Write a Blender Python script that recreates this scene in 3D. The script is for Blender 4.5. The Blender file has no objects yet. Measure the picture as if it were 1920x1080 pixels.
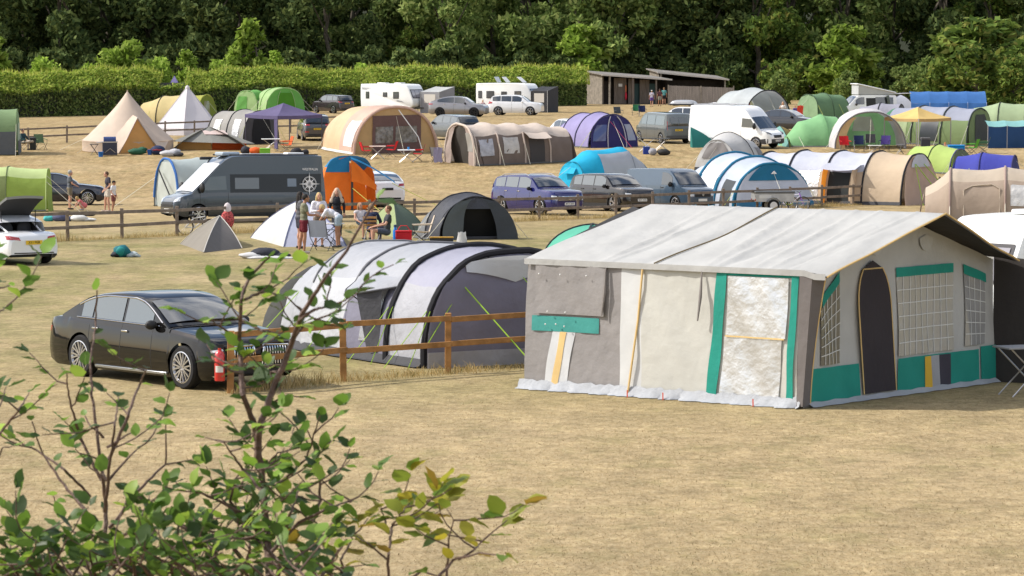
import bpy, math, random
import numpy as np
from mathutils import Vector, Matrix
from mathutils.bvhtree import BVHTree
C = bpy.context.scene
R = math.radians
PI = math.pi
# ------------------------------------------------------------------ camera, sky, sun, exposure
FPX = 6500.0
CAMZ = 5.5
PITCH = math.atan(410 / FPX)
cam_d = bpy.data.cameras.new('camera')
cam = bpy.data.objects.new('camera', cam_d)
C.collection.objects.link(cam)
cam.location = (0, 0, CAMZ)
cam.rotation_euler = (PI / 2 - PITCH, 0, 0)
cam_d.sensor_width = 36
cam_d.lens = FPX / 1920 * 36
cam_d.clip_start = 0.5
cam_d.clip_end = 6000
cam_d.dof.use_dof = True
cam_d.dof.focus_distance = 64
cam_d.dof.aperture_fstop = 26
C.camera = cam
SUN_EL, SUN_AZ = R(42), R(176)       # azimuth measured from +x towards +y: light comes from the left
w = bpy.data.worlds.new('World')
C.world = w
w.use_nodes = True
nt = w.node_tree
sky = nt.nodes.new('ShaderNodeTexSky')
sky.sky_type = 'NISHITA'
sky.sun_disc = False
sky.sun_elevation = SUN_EL
sky.sun_rotation = PI / 2 - SUN_AZ
sky.air_density = 1.0
sky.dust_density = 2.0
wtc = nt.nodes.new('ShaderNodeTexCoord'); wmp = nt.nodes.new('ShaderNodeMapping'); wmp.inputs['Scale'].default_value = (1, 1, 2.6)
nt.links.new(wtc.outputs['Generated'], wmp.inputs[0])
wn = nt.nodes.new('ShaderNodeTexNoise'); wn.inputs['Scale'].default_value = 2.6; wn.inputs['Detail'].default_value = 7; wn.inputs['Roughness'].default_value = .58
nt.links.new(wmp.outputs[0], wn.inputs['Vector'])
wr = nt.nodes.new('ShaderNodeMapRange'); wr.inputs[1].default_value = .46; wr.inputs[2].default_value = .62
nt.links.new(wn.outputs[0], wr.inputs[0])
wx = nt.nodes.new('ShaderNodeMix'); wx.data_type = 'RGBA'; wx.inputs[7].default_value = (9.5, 9.3, 9.2, 1)      # scattered fair-weather cloud
nt.links.new(wr.outputs[0], wx.inputs[0]); nt.links.new(sky.outputs[0], wx.inputs[6])
nt.links.new(wx.outputs[2], nt.nodes['Background'].inputs[0])
nt.nodes['Background'].inputs[1].default_value = 0.13
sd = bpy.data.lights.new('sun', 'SUN')
sd.energy = 3.6
sd.angle = R(0.53)
sd.color = (1.0, 0.95, 0.87)
sun = bpy.data.objects.new('sun', sd)
C.collection.objects.link(sun)
sdir = Vector((math.cos(SUN_EL) * math.cos(SUN_AZ), math.cos(SUN_EL) * math.sin(SUN_AZ), math.sin(SUN_EL)))
sun.rotation_euler = sdir.to_track_quat('Z', 'Y').to_euler()
sun.location = (-40, 10, 60)
C.view_settings.view_transform = 'Standard'
C.view_settings.look = 'None'
C.view_settings.exposure = 0.5
C.view_settings.gamma = 1

# ------------------------------------------------------------------ terrain and pixel helpers
GD = [0, 8, 13, 20, 28, 36, 60, 100, 116, 135, 150, 165, 180, 195, 210, 218, 230, 260, 295, 330, 361, 400, 440, 520, 700, 1200, 4000]
GZ = [3.9, 3.7, 3.3, 1.1, .15, 0, 0, 0, -.18, -.5, -.75, -.9, -.62, -.05, .62, .82, 1.05, 1.35, 1.6, 1.85, 2.0, 2.6, 5, 14, 30, 45, 60]
def _tan(i):
    if i == 0 or i == len(GD) - 1: return 0.0
    a = (GZ[i] - GZ[i-1]) / (GD[i] - GD[i-1]); b = (GZ[i+1] - GZ[i]) / (GD[i+1] - GD[i])
    return 0.0 if a * b <= 0 else 2 * a * b / (a + b)
GT = [_tan(i) for i in range(len(GD))]
def gz(x, y):
    y = max(0.0, min(3999.0, y))
    i = 0
    while GD[i+1] < y: i += 1
    h = GD[i+1] - GD[i]; t = (y - GD[i]) / h
    return ((2*t**3 - 3*t*t + 1) * GZ[i] + (t**3 - 2*t*t + t) * h * GT[i] + (3*t*t - 2*t**3) * GZ[i+1] + (t**3 - t*t) * h * GT[i+1])
def ray(px, py):
    a = (px - 960) / FPX; b = (540 - py) / FPX
    cp, sp = math.cos(PITCH), math.sin(PITCH)
    return Vector((a, cp + b * sp, -sp + b * cp))
def at(px, py):                    # ground point seen at that pixel of the photograph
    d = ray(px, py); lo, hi = 36.0, 420.0
    f = lambda y: CAMZ + d.z / d.y * y - gz(0, y)
    n = 200; prev = lo
    for k in range(1, n + 1):
        y = lo + (hi - lo) * k / n
        if f(y) < 0:
            a, b = prev, y
            for _ in range(30):
                m = (a + b) / 2
                if f(m) < 0: b = m
                else: a = m
            return Vector((d.x / d.y * b, b, gz(0, b)))
        prev = y
    return Vector((d.x / d.y * hi, hi, gz(0, hi)))
def atd(px, py, y):                # point at distance y on the sight line
    d = ray(px, py)
    return Vector((d.x / d.y * y, y, CAMZ + d.z / d.y * y))
def gnd(x, y): return Vector((x, y, gz(x, y)))

# ------------------------------------------------------------------ mesh builder
class MB:
    def __init__(s): s.v = []; s.f = []
    def add(s, vs, fs):
        o = len(s.v); s.v.extend([tuple(p) for p in vs]); s.f.extend([tuple(i + o for i in f) for f in fs]); return s
    def box(s, c, d, M=None, rz=0):
        hx, hy, hz = d[0] / 2, d[1] / 2, d[2] / 2
        vs = [Vector((x, y, z)) for z in (-hz, hz) for y in (-hy, hy) for x in (-hx, hx)]
        if rz: M = Matrix.Rotation(rz, 3, 'Z')
        if M is not None: vs = [M @ p for p in vs]
        vs = [p + Vector(c) for p in vs]
        return s.add(vs, [(0, 2, 3, 1), (4, 5, 7, 6), (0, 1, 5, 4), (2, 6, 7, 3), (0, 4, 6, 2), (1, 3, 7, 5)])
    def bar(s, p, q, w, h):
        p = Vector(p); q = Vector(q); d = q - p; L = d.length
        if L < 1e-6: return s
        x = d / L; up = Vector((0, 0, 1)) if abs(x.z) < .99 else Vector((0, 1, 0))
        y = up.cross(x).normalized(); z = x.cross(y)
        return s.box((p + q) / 2, (L, w, h), Matrix((x, y, z)).transposed())
    def tube(s, pts, r, n=6):
        pts = [Vector(p) for p in pts]; m = len(pts)
        rs = r if isinstance(r, (list, tuple)) else [r] * m
        ref = None; vs = []
        for i, p in enumerate(pts):
            t = (pts[min(i + 1, m - 1)] - pts[max(i - 1, 0)])
            t = t.normalized() if t.length > 1e-9 else Vector((0, 0, 1))
            if ref is None:
                a = Vector((0, 0, 1)) if abs(t.z) < .9 else Vector((1, 0, 0))
            else: a = ref
            u = (a - t * a.dot(t))
            u = u.normalized() if u.length > 1e-6 else t.orthogonal().normalized()
            ref = u; w_ = t.cross(u)
            for k in range(n):
                an = 2 * PI * k / n
                vs.append(p + (u * math.cos(an) + w_ * math.sin(an)) * rs[i])
        fs = []
        for i in range(m - 1):
            for k in range(n):
                k2 = (k + 1) % n
                fs.append((i*n + k, i*n + k2, (i+1)*n + k2, (i+1)*n + k))
        fs.append(tuple(range(n - 1, -1, -1))); fs.append(tuple((m-1)*n + k for k in range(n)))
        return s.add(vs, fs)
    def lathe(s, prof, n=20, M=None, cap=True):   # prof: (r, z)
        vs = []
        for r, z in prof:
            for k in range(n):
                a = 2 * PI * k / n; vs.append(Vector((r * math.cos(a), r * math.sin(a), z)))
        if M is not None: vs = [M @ p for p in vs]
        fs = [(i*n + k, i*n + (k+1) % n, (i+1)*n + (k+1) % n, (i+1)*n + k) for i in range(len(prof) - 1) for k in range(n)]
        if cap: fs += [tuple(range(n - 1, -1, -1)), tuple((len(prof)-1)*n + k for k in range(n))]
        return s.add(vs, fs)
    def grid(s, P, wrap=False):
        m, n = len(P), len(P[0])
        vs = [p for row in P for p in row]
        fs = [(i*n + j, i*n + j + 1, (i+1)*n + j + 1, (i+1)*n + j) for i in range(m - 1) for j in range(n - 1)]
        if wrap: fs += [(i*n + n - 1, i*n, (i+1)*n, (i+1)*n + n - 1) for i in range(m - 1)]
        return s.add(vs, fs)
    def ell(s, c, r, M=None, nu=10, nv=7):
        c = Vector(c); vs = []
        for i in range(1, nv):
            a = PI * i / nv
            for k in range(nu):
                b = 2 * PI * k / nu
                p = Vector((r[0]*math.sin(a)*math.cos(b), r[1]*math.sin(a)*math.sin(b), r[2]*math.cos(a)))
                if M is not None: p = M @ p
                vs.append(c + p)
        t = Vector((0, 0, r[2])); b_ = Vector((0, 0, -r[2]))
        if M is not None: t = M @ t; b_ = M @ b_
        vs += [c + t, c + b_]; T = (nv-1)*nu
        fs = [(i*nu + k, (i+1)*nu + k, (i+1)*nu + (k+1) % nu, i*nu + (k+1) % nu) for i in range(nv-2) for k in range(nu)]
        fs += [(T, k, (k+1) % nu) for k in range(nu)] + [(T+1, (nv-2)*nu + (k+1) % nu, (nv-2)*nu + k) for k in range(nu)]
        return s.add(vs, fs)
    def cap(s, p, q, r1, r2, n=10):    # tapered limb with round ends
        p = Vector(p); q = Vector(q)
        s.tube([p, q], [r1, r2], n); s.ell(p, (r1,)*3, None, n, 6); s.ell(q, (r2,)*3, None, n, 6); return s
    def mesh(s, name):
        me = bpy.data.meshes.new(name); me.from_pydata(s.v, [], s.f); me.update(); return me
    def build(s, name, m, parent=None, smooth=True, bev=0, ang=40, loc=None):
        me = s.mesh(name)
        if smooth:
            me.polygons.foreach_set('use_smooth', [True] * len(me.polygons))
            try: me.set_sharp_from_angle(angle=R(ang))
            except Exception: pass
        if m: me.materials.append(m)
        o = bpy.data.objects.new(name, me); C.collection.objects.link(o)
        if parent: o.parent = parent
        if loc is not None: o.location = loc
        if bev:
            b = o.modifiers.new('bevel', 'BEVEL'); b.width = bev; b.segments = 2; b.limit_method = 'ANGLE'
        return o
def thing(name, label, cat, loc, yaw=0, group=None, tilt=True):
    o = bpy.data.objects.new(name, None); C.collection.objects.link(o)
    loc = Vector(loc); M = Matrix.Rotation(yaw, 3, 'Z')
    if tilt:
        e = 1.5
        n = Vector((0, -(gz(0, loc.y + e) - gz(0, loc.y - e)) / (2*e), 1)).normalized()
        M = Vector((0, 0, 1)).rotation_difference(n).to_matrix() @ M
    o.rotation_euler = M.to_euler(); o.location = loc
    o['label'] = label; o['category'] = cat
    if group: o['group'] = group
    o.empty_display_size = .2
    return o
def tag(o, label, cat, group=None):
    o['label'] = label; o['category'] = cat
    if group: o['group'] = group
    return o
def dup(root, loc, yaw, label=None, scale=None):
    r = root.copy(); C.collection.objects.link(r)
    r.location = loc; r.rotation_euler = (0, 0, yaw)
    if label: r['label'] = label
    if scale: r.scale = scale
    for ch in list(root.children):
        c = ch.copy(); C.collection.objects.link(c); c.parent = r
        for g in list(ch.children):
            d = g.copy(); C.collection.objects.link(d); d.parent = c
    return r
def mod_mesh(o):                     # bake the modifiers of o into its mesh
    dg = bpy.context.evaluated_depsgraph_get(); dg.update()
    me = bpy.data.meshes.new_from_object(o.evaluated_get(dg))
    old = o.data; o.modifiers.clear(); o.data = me; bpy.data.meshes.remove(old)

# ------------------------------------------------------------------ materials
def lin(h):                          # sRGB hex -> linear
    if not isinstance(h, str): return tuple(h)
    f = lambda c: c / 12.92 if c <= .04045 else ((c + .055) / 1.055) ** 2.4
    return tuple(f(int(h[i:i+2], 16) / 255) for i in (0, 2, 4))
_mc = {}
def pri(m): return m.node_tree.nodes['Principled BSDF']
def mat(name, col, rough=.6, metal=0, spec=.5, coat=0, bump=0, bscale=20, var=0, vscale=3, transl=0, alpha=1, stretch=None):
    key = (name, str(col), rough, metal, spec, coat, bump, bscale, var, vscale, transl, alpha)
    if key in _mc: return _mc[key]
    m = bpy.data.materials.new(name); m.use_nodes = True
    t = m.node_tree; N = t.nodes; p = pri(m); col = lin(col)
    p.inputs['Base Color'].default_value = (*col, 1)
    p.inputs['Roughness'].default_value = rough; p.inputs['Metallic'].default_value = metal
    p.inputs['Specular IOR Level'].default_value = spec; p.inputs['Coat Weight'].default_value = coat
    p.inputs['Coat Roughness'].default_value = .04
    tc = N.new('ShaderNodeTexCoord'); csock = None; src = tc.outputs['Object']
    if stretch:
        mp = N.new('ShaderNodeMapping'); mp.inputs['Scale'].default_value = stretch
        t.links.new(src, mp.inputs[0]); src = mp.outputs[0]
    if var:
        n = N.new('ShaderNodeTexNoise'); n.inputs['Scale'].default_value = vscale; n.inputs['Detail'].default_value = 5
        t.links.new(src, n.inputs['Vector'])
        mr = N.new('ShaderNodeMapRange'); mr.inputs[1].default_value = .3; mr.inputs[2].default_value = .7
        mr.inputs[3].default_value = 1 - var; mr.inputs[4].default_value = 1 + var * .6
        t.links.new(n.outputs[0], mr.inputs[0])
        mx = N.new('ShaderNodeVectorMath'); mx.operation = 'SCALE'; mx.inputs[0].default_value = col
        t.links.new(mr.outputs[0], mx.inputs['Scale']); t.links.new(mx.outputs[0], p.inputs['Base Color']); csock = mx.outputs[0]
    if bump:
        n = N.new('ShaderNodeTexNoise'); n.inputs['Scale'].default_value = bscale; n.inputs['Detail'].default_value = 4
        t.links.new(src, n.inputs['Vector'])
        b = N.new('ShaderNodeBump'); b.inputs['Strength'].default_value = bump; b.inputs['Distance'].default_value = .05
        t.links.new(n.outputs[0], b.inputs['Height']); t.links.new(b.outputs[0], p.inputs['Normal'])
    out = N['Material Output']; sh = p.outputs[0]
    if transl:
        tr = N.new('ShaderNodeBsdfTranslucent'); tr.inputs[0].default_value = (*col, 1)
        if csock: t.links.new(csock, tr.inputs[0])
        mix = N.new('ShaderNodeMixShader'); mix.inputs[0].default_value = transl
        t.links.new(sh, mix.inputs[1]); t.links.new(tr.outputs[0], mix.inputs[2]); sh = mix.outputs[0]
    if alpha < 1:
        tp = N.new('ShaderNodeBsdfTransparent'); mix = N.new('ShaderNodeMixShader'); mix.inputs[0].default_value = alpha
        t.links.new(tp.outputs[0], mix.inputs[1]); t.links.new(sh, mix.inputs[2]); sh = mix.outputs[0]
    t.links.new(sh, out.inputs[0])
    _mc[key] = m
    return m
def fab(col, transl=.22, bump=.5, bscale=5, var=.08, rough=.75):
    return mat('fabric', col, rough, 0, .25, 0, bump, bscale, var, 1.6, transl)
def shiny(col, bump=.9, bscale=9, rough=.22): return mat('clear_pvc', col, rough, 0, .6, 0, bump, bscale, .25, 3)
def paint(col, metal=.35, rough=.3): return mat('car_paint', col, rough, metal, .5, 1.0, 0, 1, .05, 2)
def plast(col, rough=.5): return mat('plastic', col, rough, 0, .4)
GLASS = mat('window_glass', (.025, .03, .035), .03, 0, 1.0, 1.0)
GLASSL = mat('pale_window_glass', (.09, .11, .125), .05, 0, 1.0, 1.0)  # paler base colour stands in for bright reflections in the panes
TYRE = mat('tyre_rubber', (.012, .012, .013), .8, 0, .3)
BLACK = plast((.014, .014, .015), .55)
CHROME = mat('chrome', (.75, .75, .76), .12, 1)
ALLOY = mat('alloy', (.55, .55, .57), .25, .9)
DALLOY = mat('dark_alloy', (.03, .03, .033), .3, .6)
LAMP = mat('headlamp_glass', (.55, .58, .62), .08, .3, .8, 1)
RED = mat('tail_lamp', (.35, .012, .015), .12, 0, .7, 1)
STEEL = mat('steel_tube', (.5, .5, .52), .3, .8)
DSTEEL = mat('dark_steel', (.05, .05, .055), .4, .5)
PLW = plast((.75, .75, .72), .4)
PLY = plast((.75, .48, .02), .4)
def text_mesh(txt, size, mat_, name, parent, M, extr=.002):
    cu = bpy.data.curves.new('t', 'FONT'); cu.body = txt; cu.size = size; cu.extrude = extr
    cu.align_x = 'CENTER'; cu.align_y = 'CENTER'; cu.resolution_u = 2; cu.offset = size * .012
    o = bpy.data.objects.new(name, cu); C.collection.objects.link(o)
    dg = bpy.context.evaluated_depsgraph_get(); dg.update()
    me = bpy.data.meshes.new_from_object(o.evaluated_get(dg)); me.transform(M); me.materials.clear(); me.materials.append(mat_)
    bpy.data.objects.remove(o); bpy.data.curves.remove(cu)
    o = bpy.data.objects.new(name, me); C.collection.objects.link(o); o.parent = parent
    return o
# ------------------------------------------------------------------ ground
def ground_material():
    m = bpy.data.materials.new('dry_grass'); m.use_nodes = True
    t = m.node_tree; N = t.nodes; L = t.links; p = pri(m)
    g = N.new('ShaderNodeNewGeometry'); pos = g.outputs['Position']
    def noise(scale, det=6, sc=(1, 1, 1), rough=.6):
        mp = N.new('ShaderNodeMapping'); mp.inputs['Scale'].default_value = sc; L.new(pos, mp.inputs[0])
        n = N.new('ShaderNodeTexNoise'); n.inputs['Scale'].default_value = scale; n.inputs['Detail'].default_value = det
        n.inputs['Roughness'].default_value = rough; L.new(mp.outputs[0], n.inputs['Vector']); return n.outputs[0]
    def ramp(v, stops):
        r = N.new('ShaderNodeValToRGB'); r.color_ramp.elements[0].position = stops[0][0]; r.color_ramp.elements[0].color = (*stops[0][1], 1)
        r.color_ramp.elements[1].position = stops[-1][0]; r.color_ramp.elements[1].color = (*stops[-1][1], 1)
        for q, c in stops[1:-1]:
            e = r.color_ramp.elements.new(q); e.color = (*c, 1)
        L.new(v, r.inputs[0]); return r.outputs[0]
    def mix(f, a, b):
        x = N.new('ShaderNodeMix'); x.data_type = 'RGBA'; L.new(f, x.inputs[0]); L.new(a, x.inputs[6]); L.new(b, x.inputs[7]); return x.outputs[2]
    def maprange(v, a, b, c=0, d=1):
        x = N.new('ShaderNodeMapRange'); L.new(v, x.inputs[0])
        for i, q in enumerate((a, b, c, d)): x.inputs[i + 1].default_value = q
        return x.outputs[0]
    def mul(a, b):
        x = N.new('ShaderNodeMath'); x.operation = 'MULTIPLY'; L.new(a, x.inputs[0])
        if isinstance(b, (int, float)): x.inputs[1].default_value = b
        else: L.new(b, x.inputs[1])
        return x.outputs[0]
    straw = ramp(noise(15, 8, (1, .22, 1), .85), [(.28, (.22, .155, .075)), (.45, (.355, .265, .14)), (.56, (.43, .335, .19)), (.75, (.55, .45, .28))])
    earth = ramp(noise(3.5, 8, (1, .12, 1), .85), [(.28, (.20, .135, .058)), (.5, (.36, .26, .128)), (.75, (.50, .385, .215))])
    green = ramp(noise(11, 8, (1, .6, 1), .75), [(.25, (.10, .10, .032)), (.5, (.22, .20, .078)), (.75, (.37, .32, .15))])
    sx = N.new('ShaderNodeSeparateXYZ'); L.new(pos, sx.inputs[0]); Y = sx.outputs['Y']
    far = maprange(Y, 105, 190)
    base = mix(far, straw, earth)
    fac = maprange(noise(.45, 8, (1, .35, 1), .75), .32, .58)
    band = mul(maprange(Y, 52, 68), maprange(Y, 150, 112))
    fac2 = maprange(noise(1.1, 6, (1, .5, 1), .7), .5, .66)
    gm = N.new('ShaderNodeMath'); gm.operation = 'MAXIMUM'; L.new(mul(mul(fac, band), .95), gm.inputs[0]); L.new(mul(fac2, .45), gm.inputs[1])
    base = mix(gm.outputs[0], base, green)
    # worn, paler patches
    worn = maprange(noise(.18, 4, (1, .5, 1)), .5, .7)
    pale = N.new('ShaderNodeRGB'); pale.outputs[0].default_value = (.50, .385, .235, 1)
    base = mix(mul(worn, .35), base, pale.outputs[0])
    def shade(v, a, b, lo, hi):          # tonal variation of the turf itself
        x = N.new('ShaderNodeVectorMath'); x.operation = 'SCALE'; L.new(v[0], x.inputs[0]); L.new(maprange(v[1], a, b, lo, hi), x.inputs['Scale']); return x.outputs[0]
    base = shade((base, noise(3.2, 7, (1, .9, 1), .75)), .36, .64, .66, 1.08)
    base = shade((base, noise(.9, 6, (1, .5, 1), .7)), .38, .62, .82, 1.10)
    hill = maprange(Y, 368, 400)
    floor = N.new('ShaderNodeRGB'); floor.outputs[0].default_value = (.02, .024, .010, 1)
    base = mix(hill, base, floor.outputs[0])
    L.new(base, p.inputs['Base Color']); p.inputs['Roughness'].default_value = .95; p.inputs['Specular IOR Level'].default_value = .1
    b = N.new('ShaderNodeBump'); b.inputs['Strength'].default_value = .35; b.inputs['Distance'].default_value = .03
    L.new(noise(24, 6, (1, .7, 1), .75), b.inputs['Height']); L.new(b.outputs[0], p.inputs['Normal'])
    return m
def make_ground():
    ys = list(np.arange(0, 60, 1.0)) + list(np.arange(60, 440, 3.0)) + [445, 460, 480, 500, 520, 560, 620, 700, 900, 1200, 2000, 3999]
    ys = [-200, -60] + ys
    xs = [-3000, -1000, -400, -200, -120] + list(np.arange(-80, 81, 8.0)) + [120, 200, 400, 1000, 3000]
    rr = random.Random(4)
    b = MB(); b.grid([[(x, y, gz(x, y)) for x in xs] for y in ys])
    b.f = [tuple(reversed(f)) for f in b.f] if False else b.f
    o = b.build('ground', ground_material(), None, True, ang=180); o['kind'] = 'structure'
    return o
make_ground()

# grass blades as one countless mass
def blade_mesh(name, pts, hts, wid, mats, lean=.5, seed=1, curl=True):
    rng = np.random.default_rng(seed); n = len(pts); P = np.array(pts, dtype=np.float64); Hh = np.array(hts)
    a = rng.uniform(0, 2*PI, n); l = rng.uniform(.1, lean, n) * Hh; la = rng.uniform(0, 2*PI, n)
    W = wid * rng.uniform(.6, 1.3, n)
    wx, wy = np.cos(a) * W, np.sin(a) * W * .4
    lx, ly = np.cos(la) * l, np.sin(la) * l
    V = np.zeros((n, 5, 3))
    V[:, 0] = P - np.stack([wx, wy, 0*W], 1); V[:, 1] = P + np.stack([wx, wy, 0*W], 1)
    mid = P + np.stack([lx*.35, ly*.35, Hh*.6], 1)
    V[:, 2] = mid + np.stack([wx, wy, 0*W], 1)*.7; V[:, 3] = mid - np.stack([wx, wy, 0*W], 1)*.7
    V[:, 4] = P + np.stack([lx, ly, Hh*rng.uniform(.8, 1.0, n)], 1)
    base = (np.arange(n) * 5)[:, None]
    q = base + np.array([0, 1, 2, 3]); tri = base + np.array([3, 2, 4])
    loops = np.concatenate([q, tri], 1).ravel()
    me = bpy.data.meshes.new(name)
    me.vertices.add(n*5); me.vertices.foreach_set('co', V.ravel())
    me.loops.add(len(loops)); me.loops.foreach_set('vertex_index', loops.astype(np.int32))
    starts = (np.arange(n)[:, None] * 7 + np.array([0, 4])).ravel(); tot = np.tile([4, 3], n)
    me.polygons.add(2*n); me.polygons.foreach_set('loop_start', starts.astype(np.int32)); me.polygons.foreach_set('loop_total', tot.astype(np.int32))
    me.update(); me.validate()
    me.materials.append(mats)
    o = bpy.data.objects.new(name, me); C.collection.objects.link(o); return o
def leafy(name, cols, transl=.35, rough=.8, spec=.1, tone=False):    # colour varies leaf by leaf
    m = bpy.data.materials.new(name); m.use_nodes = True; t = m.node_tree; N = t.nodes; L = t.links; p = pri(m)
    g = N.new('ShaderNodeNewGeometry'); r = N.new('ShaderNodeValToRGB'); k = len(cols)
    oi = N.new('ShaderNodeObjectInfo')
    r.color_ramp.elements[0].color = (*cols[0], 1); r.color_ramp.elements[1].color = (*cols[-1], 1)
    for i, c in enumerate(cols[1:-1]):
        e = r.color_ramp.elements.new((i + 1) / (k - 1)); e.color = (*c, 1)
    if tone:
        at_ = N.new('ShaderNodeAttribute'); at_.attribute_name = 'tone'; L.new(at_.outputs['Fac'], r.inputs[0])
    else: L.new(g.outputs['Random Per Island'], r.inputs[0])
    hs = N.new('ShaderNodeHueSaturation'); L.new(r.outputs[0], hs.inputs['Color'])
    mr = N.new('ShaderNodeMapRange'); mr.inputs[3].default_value = .75; mr.inputs[4].default_value = 1.25
    L.new(oi.outputs['Random'], mr.inputs[0]); L.new(mr.outputs[0], hs.inputs['Value'])
    L.new(hs.outputs[0], p.inputs['Base Color']); p.inputs['Roughness'].default_value = rough; p.inputs['Specular IOR Level'].default_value = spec
    tr = N.new('ShaderNodeBsdfTranslucent'); L.new(hs.outputs[0], tr.inputs[0])
    mx = N.new('ShaderNodeMixShader'); mx.inputs[0].default_value = transl
    L.new(p.outputs[0], mx.inputs[1]); L.new(tr.outputs[0], mx.inputs[2]); L.new(mx.outputs[0], N['Material Output'].inputs[0])
    return m
STRAW = leafy('straw_blades', [(.26, .19, .10), (.36, .275, .15), (.46, .37, .22), (.58, .48, .31), (.27, .25, .11)], .3)
STRAWG = leafy('rank_grass', [(.20, .18, .06), (.46, .34, .15), (.62, .49, .25), (.36, .24, .09)], .45)
def near_grass():
    rng = np.random.default_rng(7); pts = []; h = []
    n = 230000
    yy = 37 + (rng.uniform(0, 1, n) ** 1.3) * 34
    xx = rng.uniform(-1, 1, n) * (yy * .152)
    for x, y in zip(xx, yy):
        pts.append((x, y, gz(0, y) - .005)); h.append(0)
    h = np.where(rng.uniform(0, 1, n) < .15, rng.uniform(.02, .045, n), rng.uniform(.005, .020, n)) * np.clip((73 - np.array([q[1] for q in pts])) / 22, .15, 1)
    o = blade_mesh('short_dry_grass', pts, h, .0042, STRAW, 6.0, 3); o['kind'] = 'stuff'
near_grass()
def fence_grass(name, line, per_m, spread, hmin, hmax, seed, density=None):
    rng = np.random.default_rng(seed); pts = []; hs = []
    for a, b in zip(line[:-1], line[1:]):
        L = (b - a).length; n = int(L * per_m)
        for _ in range(n):
            u = rng.uniform(); q = a.lerp(b, u); off = rng.normal(0, spread)
            k = .5 + .5 * math.sin(q.x * 1.7 + seed) * math.sin(q.x * .6 + 1)
            x, y = q.x + rng.normal(0, .1), q.y + off
            pts.append((x, y, gz(0, y) - .01)); hs.append(rng.uniform(hmin, hmax) * (.25 + .75 * k * rng.uniform(.4, 1)) * math.exp(-(off / spread) ** 2 / 3))
    o = blade_mesh(name, pts, hs, .0065, STRAWG, 1.1, seed); o['kind'] = 'stuff'
    return o

# ------------------------------------------------------------------ trees, hedge
def leaf_cloud(centers, radii, counts, size, seed, squash=.8, up=.35):
    rng = np.random.default_rng(seed); P = []; 
    for c, r, n in zip(centers, radii, counts):
        d = rng.normal(0, 1, (n, 3)); d /= np.linalg.norm(d, axis=1)[:, None]
        rad = r * (1 - rng.uniform(0, 1, n) ** 2.2 * .75)[:, None]
        d = d * rad * np.array([1, 1, squash]); P.append(np.array(c) + d)
    P = np.concatenate(P); n = len(P)
    nrm = rng.normal(0, 1, (n, 3)); nrm[:, 2] += up; nrm /= np.linalg.norm(nrm, axis=1)[:, None]
    t = np.cross(nrm, rng.normal(0, 1, (n, 3))); t /= np.linalg.norm(t, axis=1)[:, None] + 1e-9
    b = np.cross(nrm, t); s = (size * rng.uniform(.55, 1.25, n))[:, None]
    V = np.stack([P - t*s, P + b*s*.45 - t*s*.2, P + t*s, P - b*s*.5 + t*s*.15], 1)
    return V
def quads_mesh(name, V, m):
    n = len(V); me = bpy.data.meshes.new(name)
    me.vertices.add(n*4); me.vertices.foreach_set('co', V.ravel())
    me.loops.add(n*4); me.loops.foreach_set('vertex_index', np.arange(n*4, dtype=np.int32))
    me.polygons.add(n); me.polygons.foreach_set('loop_start', np.arange(0, n*4, 4, dtype=np.int32)); me.polygons.foreach_set('loop_total', np.full(n, 4, dtype=np.int32))
    me.update(); me.materials.append(m); return me
BARK = mat('bark', (.10, .085, .065), .9, 0, .2, 0, .6, 6, .3, 4)
LF = {
 'dark': leafy('dark_leaves', [(0.029, 0.052, 0.017), (0.058, 0.091, 0.029), (0.104, 0.143, 0.044), (0.169, 0.208, 0.065)], .3),
 'mid': leafy('mid_leaves', [(0.06, 0.094, 0.026), (0.12, 0.18, 0.048), (0.21, 0.276, 0.078), (0.312, 0.36, 0.12)], .35),
 'olive': leafy('olive_leaves', [(.045, .08, .018), (.085, .14, .028), (.14, .215, .042), (.21, .29, .055), (.24, .23, .06)], .35),
 'bright': leafy('bright_leaves', [(.09, .15, .02), (.18, .28, .035), (.28, .40, .06), (.38, .48, .11)], .45),
}
def make_tree(seed, H, Rr, kind, leaf, n, trunk=True, cone=False, low=.12):
    rr = random.Random(seed); cs = []; rs = []; ct = []
    nc = 26
    for i in range(nc):
        zf = low + (1 - low) * (i + rr.random()) / nc
        prof = (1 - zf) ** .8 * 1.15 if cone else math.sin(PI * min(1, .18 + .80 * zf)) ** .7
        a = rr.uniform(0, 2*PI); q = Rr * prof * rr.uniform(.45, 1)
        c = (math.cos(a)*q, math.sin(a)*q, H*zf*.93)
        r = Rr * rr.uniform(.26, .46) * (.6 + .4*prof)
        cs.append(c); rs.append(r); ct.append(int(n / nc * (r / (Rr*.34)) ** 2))
    V = leaf_cloud(cs, rs, ct, leaf, seed)
    crown = quads_mesh('crown', V, LF[kind])
    tb = MB(); top = H * .8
    pts = [(rr.uniform(-.2, .2)*k, rr.uniform(-.2, .2)*k, top*k/6) for k in range(7)]
    tb.tube(pts, [H*.022*(1 - k/7.5) for k in range(7)], 7)
    for i in range(8):
        c = cs[rr.randrange(nc)]; z0 = max(.15*H, c[2]*.55); k = z0/top*6
        m0 = (pts[int(min(5, k))][0], pts[int(min(5, k))][1], z0)
        mid = ((m0[0]+c[0])/2, (m0[1]+c[1])/2, (m0[2]+c[2])/2 - .15)
        tb.tube([m0, mid, c], [H*.009, H*.006, H*.002], 5)
    trunk_me = tb.mesh('trunk'); trunk_me.materials.append(BARK)
    return crown, trunk_me
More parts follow.
